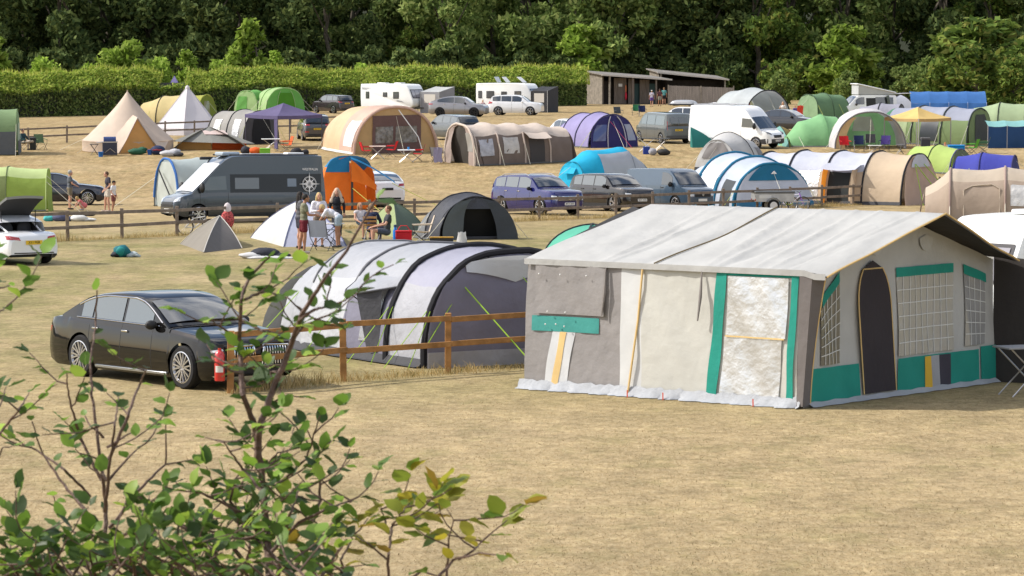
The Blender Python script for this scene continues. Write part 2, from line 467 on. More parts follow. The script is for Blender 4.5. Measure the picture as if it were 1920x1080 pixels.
def put_tree(var, label, x, y, sc, yaw, group, name='tree', z=None):
    t = bpy.data.objects.new(name, None); C.collection.objects.link(t)
    t.location = (x, y, (gz(x, y) if z is None else z) - .1); t.rotation_euler = (0, 0, yaw); t.scale = sc
    t['label'] = label; t['category'] = 'tree'; t['group'] = group
    for nm, me in (('crown', var[0]), ('trunk', var[1])):
        o = bpy.data.objects.new(nm, me); C.collection.objects.link(o); o.parent = t
    return t
def woods():
    V = {}
    for k, (kind, s) in enumerate([('dark', 11), ('dark', 12), ('mid', 13), ('mid', 14), ('olive', 15), ('dark', 16)]):
        V[k] = make_tree(s, 15, 4.6, kind, .36, 8000, low=.04)
    rr = random.Random(21)
    kinds = {0: 'dark green', 1: 'dark green', 2: 'mid green', 3: 'mid green', 4: 'olive green', 5: 'dark green'}
    # front row, by pixel column: (column, variant, scale)
    row = [(-40, 0, 1.1), (45, 1, 1.0), (120, 5, 1.1), (200, 0, 1.15), (290, 1, 1.05), (375, 5, 1.1), (450, 0, 1.0), (530, 1, 1.1), (615, 5, 1.05), (700, 2, 1.0), (770, 4, .82),
           (845, 3, 1.0), (930, 2, 1.12), (1000, 3, 1.0), (1085, 2, 1.15), (1150, 3, 1.05), (1240, 0, 1.15), (1320, 1, 1.2), (1420, 4, 1.1), (1490, 4, 1.1),
           (1585, 3, 1.15), (1670, 2, 1.05), (1760, 1, 1.1), (1850, 4, .95), (1940, 0, 1.05)]
    where = []
    for i, (px, v, s) in enumerate(row):
        y = 392 + rr.uniform(-6, 8); x = (px - 960) / FPX * y
        side = ('left of the hedge end' if px < 1050 else 'behind the timber shower block' if px < 1400 else 'behind the tents on the right')
        put_tree(V[v], '%s woodland tree in the dense wood %s' % (kinds[v], 'behind the long hedge' if px < 1050 else side), x, y, (s*1.05, s*1.05, s*1.12), rr.uniform(0, 6), 'woodland trees behind the field')
    for i in range(26):
        px = -60 + i * 80 + rr.uniform(-20, 20); y = 414 + rr.uniform(-5, 14); x = (px - 960) / FPX * y; s = rr.uniform(1.15, 1.45)
        v = rr.choice([0, 1, 5, 2])
        put_tree(V[v], '%s tall woodland tree in the dense wood rising above the front rank' % kinds[v], x, y, (s, s, s*1.1), rr.uniform(0, 6), 'taller trees at the back of the wood')
    # understorey so the edge of the wood closes down to the ground
    U = [make_tree(31, 5, 2.6, 'dark', .36, 2600, low=.02), make_tree(32, 4.5, 2.6, 'olive', .36, 2600, low=.02)]
    for i in range(30):
        px = -40 + i * 68 + rr.uniform(-15, 15); y = 378 + rr.uniform(-3, 5); x = (px - 960) / FPX * y
        v = 0 if px < 1400 else rr.choice([0, 1, 1]); s = rr.uniform(.9, 1.3)
        if 1090 < px < 1380: y = 386
        put_tree(U[v], '%s bush in the undergrowth along the foot of the wood' % ('dark green' if v == 0 else 'olive'), x, y, (s, s, s), rr.uniform(0, 6), 'undergrowth bushes along the wood', 'bush')
    # young bright trees behind the hedge
    Bv = [make_tree(41, 5.5, 1.9, 'bright', .27, 2200, cone=True, low=.05), make_tree(42, 4.6, 2.3, 'bright', .27, 2200, low=.03)]
    yng = [(-5, 60, 0, 'at the left edge of the photo'), (90, 100, 1, 'low and small, second from the left'), (172, 112, 1, 'small, just left of the rounded bright tree'), (235, 66, 1, 'rounded, above the purple tent tip'), (292, 100, 1, 'low, right of the rounded bright tree'),
           (350, 86, 0, 'pointed and narrow, left of the tallest bright tree'), (470, 25, 0, 'tallest of its row, above the green tents'), (415, 105, 1, 'low, at the foot of the tallest bright tree'), (517, 88, 0, 'thin, right of the tallest bright tree'), (685, 112, 1, 'little sapling poking out of the hedge top')]
    for px, top, v, w_ in yng:
        y = 283 + (px + 60) / 1160 * 62 + 14; x = (px - 960) / FPX * y; z0 = gz(0, y); ztop = atd(px, top, y).z; h = ztop - z0
        s = h / (5.5 if v == 0 else 4.9)
        put_tree(Bv[v], 'young bright green tree behind the hedge, ' + w_, x, y, (s*(1.1 if v == 0 else 1.0), s, s), rr.uniform(0, 6), 'young bright trees behind the hedge', 'young_tree')
    # sunlit shrubs on the right
    S2 = [make_tree(51, 6, 3.0, 'olive', .34, 3200, low=.04), make_tree(52, 6, 2.8, 'mid', .34, 3200, low=.04), make_tree(53, 7, 2.5, 'bright', .34, 2600, low=.08)]
    for px, top, v, y, sw, lb in [(1845, 30, 0, 352, 1.5, 'broad yellow green tree above the blue windbreak'), (1820, 80, 0, 340, 1.2, 'yellowish shrub with rusty tips behind the blue windbreak'), (1905, 100, 0, 338, 1.0, 'yellowish shrub at the right edge behind the pale green tent'), (1740, 105, 1, 345, 1.0, 'mid green shrub with red tinted top above the blue windbreak'),
                              (1580, 40, 2, 372, 1.25, 'bright green leafy tree above the pop-top camper van'), (1590, 130, 1, 352, .9, 'mid green bush behind the pop-top camper van'), (1690, 120, 1, 350, 1.0, 'rounded mid green bush between the camper van and the blue windbreak'),
                              (1460, 130, 1, 352, .9, 'bush behind the silver awning tent'), (1085, 40, 2, 384, 1.2, 'tree with light green hanging branches left of the shower block')]:
        x = (px - 960) / FPX * y; z0 = gz(0, y); h = atd(px, top, y).z - z0; s = h / (6.0 if v < 2 else 7.0)
        put_tree(S2[v], lb, x, y, (s*sw, s*sw, s), rr.uniform(0, 6), 'trees and shrubs at the wood edge', 'tree')
woods()

def hedge():
    rng = np.random.default_rng(5)
    x0, x1 = atd(-60, 200, 283).x, atd(1100, 200, 345).x
    yF = 283.0; sl = (345 - 283) / (x1 - x0)
    YF = lambda x: yF + (x - x0) * sl
    GH = np.vectorize(lambda y: gz(0, y))
    th = thing('hedge', 'long clipped hedge, dark face and sunlit top, across the back of the field', 'hedge', ((x0+x1)/2, yF + 2, gz(0, yF)), 0, None, False)
    n = 42000; X = rng.uniform(x0, x1, n); u = rng.uniform(0, 1, n); onface = u < .50
    top = 2.25 + .18*np.sin(X*.5) + .12*np.sin(X*1.9)
    dy = np.where(onface, rng.uniform(0, .5, n) + .12*np.sin(X*.9), rng.uniform(.1, 3.6, n))
    Z = np.where(onface, rng.uniform(0, 1, n)*top, top + rng.uniform(-.15, .2, n) + dy*.42)
    P = np.stack([X, YF(X) + dy, GH(YF(X)) - .1 + Z], 1) - np.array(th.location)
    nrm = rng.normal(0, 1, (n, 3)); nrm[:, 1] -= .4; nrm /= np.linalg.norm(nrm, axis=1)[:, None]
    t = np.cross(nrm, rng.normal(0, 1, (n, 3))); t /= np.linalg.norm(t, axis=1)[:, None]; b = np.cross(nrm, t); s = rng.uniform(.10, .22, n)[:, None]
    V = np.stack([P - t*s, P + b*s*.5, P + t*s, P - b*s*.5], 1)
    xg = atd(327, 150, 304).x; gap = (np.abs(X - xg) < 1.1) & (dy > .9)
    hi = ~onface & ~gap
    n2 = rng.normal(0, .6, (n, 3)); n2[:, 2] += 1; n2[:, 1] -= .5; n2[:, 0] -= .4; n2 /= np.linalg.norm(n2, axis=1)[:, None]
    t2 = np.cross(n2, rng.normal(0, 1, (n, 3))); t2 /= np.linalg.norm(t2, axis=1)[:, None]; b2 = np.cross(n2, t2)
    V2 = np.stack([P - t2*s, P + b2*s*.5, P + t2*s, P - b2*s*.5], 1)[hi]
    o = bpy.data.objects.new('sunlit_top', quads_mesh('sunlit_top', V2, leafy('hedge_top_leaves', [(.08, .14, .02), (.18, .27, .035), (.31, .40, .06), (.44, .48, .11)], .4))); C.collection.objects.link(o); o.parent = th  # brighter leaf colours paint sunlight onto the hedge top
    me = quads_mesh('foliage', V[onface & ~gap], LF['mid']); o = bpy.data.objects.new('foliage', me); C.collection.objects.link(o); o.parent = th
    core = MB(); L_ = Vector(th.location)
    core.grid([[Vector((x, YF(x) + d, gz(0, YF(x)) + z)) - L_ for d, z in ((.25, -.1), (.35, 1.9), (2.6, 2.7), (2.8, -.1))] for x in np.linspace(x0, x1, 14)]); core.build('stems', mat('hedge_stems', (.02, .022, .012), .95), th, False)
    # tall grass and new shoots growing on top, coloured brighter to paint in sunlight
    n = 13000; X = rng.uniform(x0, x1 + .3, n); q = rng.uniform(0, 1, n); Yv = YF(X) + .15 + q*5.0
    Zb = GH(YF(X)) + 2.0 + q*1.75 + .18*np.sin(X*.5) + .12*np.sin(X*1.9)
    keep = (np.abs(X - xg) > .95); X, q, Yv, Zb = X[keep], q[keep], Yv[keep], Zb[keep]; n = len(X)
    pts = np.stack([X, Yv, Zb], 1) - np.array(th.location)
    hs = rng.uniform(.35, .85, n) * (.75 + .25*np.sin(X*1.3)*np.sin(X*.37))
    g = blade_mesh('top_growth', pts, hs, .045, leafy('hedge_top_grass', [(.24, .32, .04), (.40, .48, .07), (.54, .60, .12), (.60, .58, .2)], .5), .7, 9); g.parent = th; g['kind'] = 'stuff'
hedge()
# ------------------------------------------------------------------ vehicles
def interp(tab, x):
    if x <= tab[0][0]: return tab[0][1]
    for (a, u), (b, v) in zip(tab[:-1], tab[1:]):
        if x <= b: return u + (v - u) * (x - a) / (b - a) if b > a else v
    return tab[-1][1]
def smoothtab(tab, k=2):           # corner-cutting keeps the line soft
    for _ in range(k):
        out = [tab[0]]
        for a, b in zip(tab[:-1], tab[1:]):
            out.append((a[0]*.75 + b[0]*.25, a[1]*.75 + b[1]*.25)); out.append((a[0]*.25 + b[0]*.75, a[1]*.25 + b[1]*.75))
        out.append(tab[-1]); tab = out
    return tab
PROF = {
 'sedan': dict(deck=[(0, .44), (.015, .53), (.06, .585), (.16, .625), (.275, .665), (.45, .665), (.8, .685), (.95, .675), (.99, .63), (1, .5)],
               roof=[(.265, .66), (.40, .93), (.47, .985), (.55, 1.0), (.66, .98), (.76, .92), (.90, .70)], ws=(.285, .405), rg=(.74, .875), win=(.36, .80), roofw=.76),
 'tesla': dict(deck=[(0, .38), (.015, .46), (.06, .52), (.15, .58), (.25, .63), (.45, .65), (.8, .70), (.96, .74), (.985, .70), (1, .5)],
               roof=[(.22, .61), (.36, .92), (.45, .99), (.53, 1.0), (.68, .97), (.80, .90), (.955, .735)], ws=(.235, .375), rg=(.77, .945), win=(.31, .86), roofw=.74),
 'suv': dict(deck=[(0, .46), (.015, .56), (.05, .61), (.14, .635), (.25, .66), (.45, .665), (.8, .69), (.95, .69), (.985, .62), (1, .5)],
             roof=[(.235, .655), (.36, .92), (.43, .985), (.53, 1.0), (.76, .985), (.895, .945), (.915, .92), (.972, .68)], ws=(.255, .365), rg=(.91, .965), win=(.33, .925), roofw=.76),
 'coupesuv': dict(deck=[(0, .44), (.015, .54), (.05, .59), (.14, .625), (.25, .65), (.45, .665), (.8, .71), (.96, .72), (.99, .66), (1, .5)],
             roof=[(.24, .65), (.37, .93), (.45, .99), (.53, 1.0), (.66, .98), (.80, .905), (.965, .72)], ws=(.255, .38), rg=(.79, .945), win=(.34, .87), roofw=.72),
 'van': dict(deck=[(0, .38), (.02, .49), (.06, .53), (.15, .575), (.30, .60), (.9, .60), (.985, .60), (1, .5)],
             roof=[(.135, .57), (.26, .89), (.32, .975), (.40, 1.0), (.95, .99), (.985, .96), (.996, .60)], ws=(.15, .27), rg=(.985, .994), win=(.24, .95), roofw=.84),
 'bigvan': dict(deck=[(0, .27), (.01, .33), (.03, .38), (.10, .43), (.16, .455), (.9, .46), (.992, .46), (1, .42)],
             roof=[(.105, .43), (.225, .735), (.30, .93), (.345, .985), (.42, 1.0), (.96, 1.0), (.99, .98), (.999, .46)], ws=(.118, .225), rg=(.985, .994), win=(.2, .95), roofw=.88),
}
class Car: pass
def wheel_meshes(Rw, wd, spokes, dark):
    t = MB(); ri = Rw * .74
    t.lathe([(ri, -wd/2), (Rw*.93, -wd/2), (Rw, -wd*.32), (Rw, wd*.32), (Rw*.93, wd/2), (ri, wd/2)], 28, Matrix.Rotation(PI/2, 3, 'X'), False)
    t.lathe([(ri, wd*.2), (.01, wd*.15)], 28, Matrix.Rotation(PI/2, 3, 'X'), False)
    r = MB()
    def M(a): return Matrix.Rotation(PI/2, 3, 'X') @ Matrix.Rotation(a, 3, 'Z')
    r.lathe([(ri*1.0, wd*.50), (ri*.94, wd*.52), (ri*.88, wd*.35), (ri*.88, wd*.2)], 28, Matrix.Rotation(PI/2, 3, 'X'), False)
    r.lathe([(.001, wd*.42), (ri*.2, wd*.42), (ri*.22, wd*.2)], 14, Matrix.Rotation(PI/2, 3, 'X'), False)
    for k in range(spokes):
        a = 2*PI*k/spokes; m = M(a)
        for dd in (-.12, .12):
            p = [m @ Vector((ri*.15, 0, wd*.40)), m @ Vector((ri*.92*math.cos(dd), ri*.92*math.sin(dd)*1.5, wd*.46))]
            r.bar(p[0], p[1], ri*.11, wd*.12)
    return t.mesh('wheel'), r.mesh('rim')
_wm = {}
def car(name, label, cat, px, py, yaw, kind, L, W, H, pm, wb=None, wR=.36, foh=None, clear=.2, rim='alloy', spokes=5, trim=None, group=None, loc=None, open_back=False, far=False, glass=None, win=True):
    """px, py: pixel where the centre of the wheelbase touches the ground"""
    c = Car(); P = PROF[kind]; glass = glass or GLASS
    wb = wb or L * .58; foh = foh or L * .185
    th = thing(name, label, cat, loc if loc is not None else at(px, py), yaw, group); c.th = th
    xF = foh + wb / 2                    # front bumper in local x; wheelbase centre is the origin
    c.X = lambda f: xF - f * L
    deck = smoothtab([(a, b*H) for a, b in P['deck']]); roof = smoothtab([(a, b*H) for a, b in P['roof']])
    boxy = kind in ('van', 'bigvan', 'campervan', 't4')
    plan = [(0, .70), (.012, .80), (.04, .90), (.09, .965), (.2, 1), (.78, 1), (.93, .985 if boxy else .955), (.98, .96 if boxy else .88), (1, .93 if boxy else .80)]
    plan = smoothtab(plan, 1)
    axles = (c.X(0) - foh, c.X(0) - foh - wb); Ra = wR * 1.13
    fs = sorted(set([i / 70 for i in range(71)] + [.006, .012, .02, .03, .98, .988, .994] + [min(1, max(0, (xF - (ax + Ra*math.cos(PI*k/14))) / L)) for ax in axles for k in range(15)]))
    def zlow(f):
        x = c.X(f); z = clear + .12 * max(0, (.06 - f) / .06) + .14 * max(0, (f - .94) / .06)
        for ax in axles:
            d = abs(x - ax)
            if d < Ra: z = max(z, wR + math.sqrt(max(0, Ra*Ra - d*d)))
        return z
    wz = [(0, .90), (.12, .965), (.35, 1), (.55, .995), (.62, .985), (.8, .965), (.93, .945), (1, .91)] if not boxy else [(0, .95), (.1, .985), (.3, 1), (.8, .99), (1, .97)]
    rows = []; M_ = 9
    for f in fs:
        zt = interp(deck, f); zl = min(zlow(f), zt - .06); hw = W/2 * interp(plan, f); x = c.X(f); row = []
        for k in range(M_):
            t = k / (M_ - 1); z = zl + (zt - zl) * t
            q = max(0, min(1, (z - clear) / max(.1, zt - clear)))
            row.append((x, hw * interp(wz, q), z))
        h1 = hw * interp(wz, 1)
        row += [(x, h1*.93, zt + .012), (x, h1*.6, zt + .03), (x, 0, zt + .038)]
        rows.append([Vector(p) for p in row] + [Vector((p[0], -p[1], p[2])) for p in reversed(row[:-1])])
    b = MB(); b.grid(rows, False); n = len(rows[0]); m = len(rows)
    b.f.append(tuple(range(n))); b.f.append(tuple((m-1)*n + k for k in range(n - 1, -1, -1)))
    # under tray
    u = MB(); u.box((c.X(.5), 0, clear + .20), (L*.9, W*.66, .30)); u.box((c.X(.5), 0, clear + .07), (wb - 2*Ra, W*.86, .12))
    u.build('underbody', BLACK, th, False)
    # greenhouse
    f0, f1 = roof[0][0], roof[-1][0]; rw = P['roofw']
    fr = [f0 + (f1 - f0) * i / 40 for i in range(41)]
    def roofz(f): return interp(roof, f)
    zr = H
    def side_w(f, z):
        zt = interp(deck, f) ; wb_ = W/2 * interp(plan, f) * interp(wz, 1)
        k = max(0, min(1, (z - zt) / max(.05, zr - zt)))
        return wb_ * (1 - k) + W/2 * rw * k - .0
    rows = []
    for f in fr:
        zt = interp(deck, f) - .01; z1 = max(roofz(f), zt + .001); x = c.X(f); row = []
        for k in range(6):
            z = zt + (z1 - zt) * k / 5; row.append((x, side_w(f, z), z))
        hw = side_w(f, z1); cr = .035 * (W/1.9)
        row += [(x, hw*.93, z1 + cr*.55), (x, hw*.6, z1 + cr*.95), (x, 0, z1 + cr*1.15)]
        rows.append([Vector(p) for p in row] + [Vector((p[0], -p[1], p[2])) for p in reversed(row[:-1])])
    g = MB(); g.grid(rows)
    c.bvh = BVHTree.FromPolygons([Vector(p) for p in b.v] + [Vector(p) for p in g.v], b.f + [tuple(i + len(b.v) for i in f) for f in g.f])
    if not open_back:
        b.add(g.v, g.f)
    body = b.build('body', pm, th, True, ang=30); c.body = body
    c.L, c.W, c.H, c.axles, c.wR, c.deck, c.roofz, c.side_w, c.P = L, W, H, axles, wR, deck, roofz, side_w, P
    def cast(view, a, z):
        if view == 'F': o, d = Vector((9, a, z)), Vector((-1, 0, 0))
        elif view == 'R': o, d = Vector((-9, a, z)), Vector((1, 0, 0))
        elif view == 'S+': o, d = Vector((a, 5, z)), Vector((0, -1, 0))
        elif view == 'S-': o, d = Vector((a, -5, z)), Vector((0, 1, 0))
        else: o, d = Vector((a, z, 6)), Vector((0, 0, -1))
        h = c.bvh.ray_cast(o, d)
        if h[0] is None:
            h = c.bvh.find_nearest(Vector((o.x if view[0] not in 'FR' else (c.X(0) if view == 'F' else c.X(1)), max(-W/2, min(W/2, o.y)), o.z if view != 'T' else H)))
            if h[0] is None: return None
        return (h[0], h[1] if h[1].dot(d) < 0 else -h[1], d)
    c.cast = cast
    def patch(view, quad, mt, nm='panel', nu=8, nv=5, off=.006, parent=None, thick=.02, mb=None):
        if view in 'FR': quad = [(max(-.43*W, min(.43*W, a)), z) for a, z in quad]
        q = [Vector((*p, 0)) for p in quad]; P_ = []
        for i in range(nv + 1):
            row = []
            for j in range(nu + 1):
                p = (q[0].lerp(q[1], j/nu)).lerp(q[3].lerp(q[2], j/nu), i/nv); h = cast(view, p.x, p.y)
                if h is None: return None
                row.append(h[0] + h[1] * off)
            P_.append(row)
        ctr = sum((p for r_ in P_ for p in r_), Vector()) / ((nu+1)*(nv+1))
        dirv = {'F': Vector((-1,0,0)), 'R': Vector((1,0,0)), 'S+': Vector((0,-1,0)), 'S-': Vector((0,1,0))}.get(view, Vector((0,0,-1)))
        mm = mb or MB(); o0 = len(mm.v); mm.grid(P_)
        rim_ = [(0, j) for j in range(nu)] + [(i, nu) for i in range(nv)] + [(nv, j) for j in range(nu, 0, -1)] + [(i, 0) for i in range(nv, 0, -1)]
        lo = [P_[i][j] + dirv * thick for i, j in rim_]; k0 = len(mm.v); mm.v += [tuple(p) for p in lo]; K = len(rim_)
        for k in range(K):
            a = o0 + rim_[k][0]*(nu+1) + rim_[k][1]; a2 = o0 + rim_[(k+1) % K][0]*(nu+1) + rim_[(k+1) % K][1]
            mm.f.append((a2, a, k0 + k, k0 + (k+1) % K))
        if mb: return mb
        return mm.build(nm, mt, parent or th, True, ang=50)
    c.patch = patch
    # glass
    X = c.X
    if win:
        a, e = P['ws']; za, ze = roofz(a), roofz(e)
        if not open_back:
            def ws_grid(fa, fb, ins0, ins1, mt, nm):
                P_ = []
                for i in range(9):
                    f = fa + (fb - fa) * i / 8; z = roofz(f); hw = side_w(f, z) - (ins0 + (ins1 - ins0) * i / 8); row = []
                    for j in range(13):
                        y = hw * (1 - 2*j/12); k = 1 - (abs(y)/side_w(f, z)) ** 2.2
                        h = cast('F' if fa < .5 else 'R', y, z + .0)
                        row.append(Vector((X(f), y, z + .04*k*(W/1.9))) + Vector((.022 if fa < .5 else -.022, 0, .018)))
                    P_.append(row)
                mm = MB(); mm.grid(P_); return mm.build(nm, mt, th)
            c.wsg = ws_grid(a, e, .07, .05, glass, 'windscreen')
        if P['rg'] and not open_back and not boxy:
            a, e = P['rg']; ws_grid(a, e, .06, .09, glass, 'rear_window')
    # wheels
    key = (round(wR, 3), spokes)
    if key not in _wm: _wm[key] = wheel_meshes(wR, .225, spokes, False)
    for ax in axles:
        for sgn in (1, -1):
            o = bpy.data.objects.new('wheel', _wm[key][0].copy() if not _wm[key][0].materials else _wm[key][0]); C.collection.objects.link(o); o.parent = th
            if not o.data.materials: o.data.materials.append(TYRE)
            o.location = (ax, sgn * (W/2 - .125), wR)
            if sgn > 0: o.rotation_euler = (0, 0, PI)
            r = bpy.data.objects.new('rim', _wm[key][1].copy()); C.collection.objects.link(r); r.parent = o
            r.data.materials.clear(); r.data.materials.append({'alloy': ALLOY, 'dark': DALLOY}.get(rim, ALLOY))
    if trim:
        mm = MB()
        for ax in axles:
            for s in (1, -1):
                pts = [(ax + Ra*1.05*math.cos(PI*k/14), s*(W/2*.985), wR + Ra*1.05*math.sin(PI*k/14)) for k in range(15)]
                mm.tube(pts, .035, 6)
        for s in (1, -1): mm.box((0, s*W*.478, clear + .09), (wb - 2*Ra*1.05, .06, .16))
        mm.build('cladding', trim, th)
    return c
def side_windows(c, fs, sides=(1, -1), z_in=.05, glass=None, names='side_window', frame=None):
    """fs: list of (f_front, f_rear) spans; outline follows the roof line and the belt"""
    glass = glass or GLASS
    for s in sides:
        for (fa, fb) in fs:
            P_ = []; n = 10
            for i in range(n + 1):
                f = fa + (fb - fa) * i / n; row = []
                z0 = interp(c.deck, f) + .035; z1 = max(z0 + .01, min(c.roofz(f) - z_in, c.H * (.955 if c.H < 1.8 else .93)))
                for k in range(7):
                    z = z0 + (z1 - z0) * k / 6
                    row.append(Vector((c.X(f), s * (c.side_w(f, z) + .010), z)))
                P_.append(row)
            m = MB(); m.grid(P_ if s > 0 else P_[::-1]); m.build(names, glass, c.th)
def seams(c, fs, z0, z1f=None, sides=(1, -1)):
    for s in sides:
        v = 'S+' if s > 0 else 'S-'
        for f in fs:
            m = MB(); x = c.X(f); z1 = interp(c.deck, f) - .01
            c.patch(v, [(x - .006, z0), (x + .006, z0), (x + .006, z1), (x - .006, z1)], None, nu=1, nv=8, off=.0025, mb=m, thick=.01)
            if m.v: m.build('door_seam', BLACK, c.th)
def handles(c, fs, zf, mt, sides=(1, -1), w_=.18):
    for s in sides:
        for f in fs:
            h = c.cast('S+' if s > 0 else 'S-', c.X(f), zf * c.H)
            if h:
                m = MB(); m.box(h[0] + Vector((0, s*.018, 0)), (w_, .03, .035)); m.build('door_handle', mt, c.th, bev=.008)
def mirrors(c, f, z, mt, sz=(.12, .20, .14), out=.11):
    for s in (1, -1):
        y = c.side_w(f, z) + out
        m = MB(); m.ell((c.X(f), s*y, z), (sz[0]/2*1.3, sz[1]/2*1.2, sz[2]/2*1.2), None, 10, 7)
        m.bar((c.X(f), s*(y - out - .03), z - .03), (c.X(f), s*y, z - .02), .05, .04); m.build('wing_mirror', mt, c.th)
def plate(c, view, z, txt, mt, y=0, w_=.52, h_=.112):
    h = c.cast(view, y, z)
    if not h: return
    sx = 1 if view == 'F' else -1
    pos = h[0] + Vector((sx*.014, 0, 0))
    m = MB(); m.box(pos, (.014, w_, h_)); p = m.build('number_plate', mt, c.th, False)
    if txt:
        M = Matrix.Translation(pos + Vector((sx*.009, 0, 0))) @ (Matrix(((0, 0, sx, 0), (sx, 0, 0, 0), (0, 1, 0, 0), (0, 0, 0, 1))))
        text_mesh(txt, .098, plast((.01, .01, .01), .6), 'lettering', p, M)
def ymir(q): return [(-a, z) for a, z in q]
def lights(c, view, quad, mt, nm, n=8):
    c.patch(view, quad, mt, nm, nu=n); c.patch(view, ymir(quad), mt, nm, nu=n)
def rails(c, fa, fb, mt, bar=False):
    for s in (1, -1):
        m = MB(); pts = []
        for i in range(9):
            f = fa + (fb - fa)*i/8; z = c.roofz(f) + (.065 if 0 < i < 8 else .01); pts.append((c.X(f), s*(c.side_w(f, c.roofz(f)) - .06), z))
        m.tube(pts, .018, 6); m.build('roof_rail', mt, c.th)
def wipers(c):
    pass

# --- black saloon in the foreground
pt = at(252, 717); hd = R(-50)
lf = Vector((-math.sin(hd), math.cos(hd), 0))
BM_P = mat('black_car_paint', (.006, .0055, .0055), .05, 0, .32, .30)
c = car('parked_car', 'large dark saloon car with chrome twin grille and silver window trim beside the post-and-rail fence', 'car', 0, 0, hd, 'sedan', 5.39, 1.95, 1.54, BM_P, 3.215, .375, .92, .17, 'alloy', 8, loc=pt + lf * .86)
side_windows(c, [(.355, .515), (.53, .70), (.71, .775)], glass=mat('tinted_glass', (.05, .07, .08), .03, 0, 1, 1))
mm = MB()
for s in (1, -1):
    pts = [(c.X(f), s*(c.side_w(f, min(c.roofz(f), c.H*.965)) + .012), min(c.roofz(f) - .03, c.H*.962)) for f in [.30 + .5*i/20 for i in range(21)]]
    mm.tube(pts, .014, 5)
    mm.tube([(c.X(f), s*(c.side_w(f, interp(c.deck, f)) + .012), interp(c.deck, f) + .02) for f in [.31 + .49*i/12 for i in range(13)]], .009, 5)
mm.build('window_trim', CHROME, c.th)
seams(c, [.345, .525, .715], .3); handles(c, [.50, .675], .585, CHROME); mirrors(c, .335, 1.06, BLACK)
for s in (1, -1):
    k = [(s*.06, .42), (s*.60, .42), (s*.63, .74), (s*.10, .76)]
    c.patch('F', k, BLACK, 'grille', off=.012)
    m = MB()
    for i in range(9):
        y = .115 + .055*i; c.patch('F', [(s*y, .44), (s*(y+.018), .44), (s*(y+.02), .73), (s*(y+.002), .735)], None, nu=1, nv=6, off=.03, mb=m)
    m.build('grille_bars', CHROME, c.th)
    m = MB()
    for a, b_ in zip(k, k[1:] + k[:1]):
        ps = []
        for i in range(7):
            h = c.cast('F', a[0] + (b_[0]-a[0])*i/6, a[1] + (b_[1]-a[1])*i/6)
            if h: ps.append(h[0] + h[1]*.03)
        m.tube(ps, .016, 5)
    m.build('grille_frame', CHROME, c.th)
lights(c, 'F', [(.70, .70), (.93, .66), (.93, .70), (.69, .735)], LAMP, 'headlight')
lights(c, 'F', [(.70, .54), (.95, .52), (.95, .63), (.70, .65)], mat('amber_lamp', (.22, .06, .03), .15, 0, .7, 1), 'lower_lamp')
c.patch('F', [(-.75, .22), (.75, .22), (.78, .36), (-.78, .36)], BLACK, 'air_intake')
m = MB(); c.patch('F', [(-.8, .25), (.8, .25), (.82, .275), (-.82, .275)], None, nu=16, nv=1, off=.03, mb=m); m.build('bumper_trim', CHROME, c.th)
m = MB()
for s in (1, -1): m.box((0, s*.93, .235), (2.25, .05, .05))
m.build('sill_trim', mat('satin_trim', (.35, .36, .37), .25, .8), c.th, bev=.01)
lights(c, 'R', [(.45, .78), (.86, .76), (.86, .86), (.45, .88)], RED, 'tail_light'); plate(c, 'R', .62, None, PLY)

# --- white coupe with its hatch open
pt = at(62, 497); hd = R(127)
WHT = paint((.74, .75, .77), 0, .3)
fw = Vector((math.cos(hd), math.sin(hd), 0))
PROF['coupe'] = dict(PROF['sedan'], deck=[(0, .40), (.015, .48), (.06, .53), (.16, .58), (.30, .62), (.5, .64), (.8, .67), (.93, .66), (.985, .60), (1, .5)],
                     roof=[(.29, .62), (.43, .92), (.50, .985), (.57, 1.0), (.66, .985), (.75, .92), (.80, .85)], ws=(.30, .42), rg=None, roofw=.74)
c = car('parked_car', 'white coupe with raised tailgate and open passenger door, rear facing the photo', 'car', 0, 0, hd, 'coupe', 4.18, 1.84, 1.36, WHT, 2.47, .335, .88, .17, 'alloy', 7, loc=pt + fw * 2.0)
tt = c
side_windows(c, [(.40, .63), (.645, .73)], glass=mat('pale_tint', (.10, .14, .16), .05, 0, 1, 1))
mirrors(c, .39, .95, WHT)
# boot opening: black well with seats showing
m = MB(); zb = .80
op = [(-1.62, .53, .84), (-1.62, -.53, .84), (-.62, -.62, 1.27), (-.62, .62, 1.27)]
b2 = MB(); b2.add([(x, y, z + .02) for x, y, z in op] + [(x*.96 + .05, y*.92, z - .28) for x, y, z in op], [(0, 1, 5, 4), (1, 2, 6, 5), (2, 3, 7, 6), (3, 0, 4, 7), (4, 5, 6, 7)])
b2.build('boot_interior', mat('boot_lining', (.008, .008, .009), .9), c.th, False)
fr = MB()
for a, b_ in zip(op, op[1:] + op[:1]): fr.tube([Vector(a).lerp(Vector(b_), i/4) + Vector((0, 0, .035)) for i in range(5)], .028, 6)
fr.build('boot_frame', WHT, c.th)
st = MB(); 
for y in (-.3, .3): st.ell((-.75, y, 1.14), (.09, .17, .13)); st.ell((-.95, y, 1.0), (.10, .24, .2))
st.build('seat_backs', plast((.02, .02, .022), .7), c.th)
sp = MB()
for y in (-.48, .48): sp.ell((-1.50, y, .92), (.1, .03, .03))
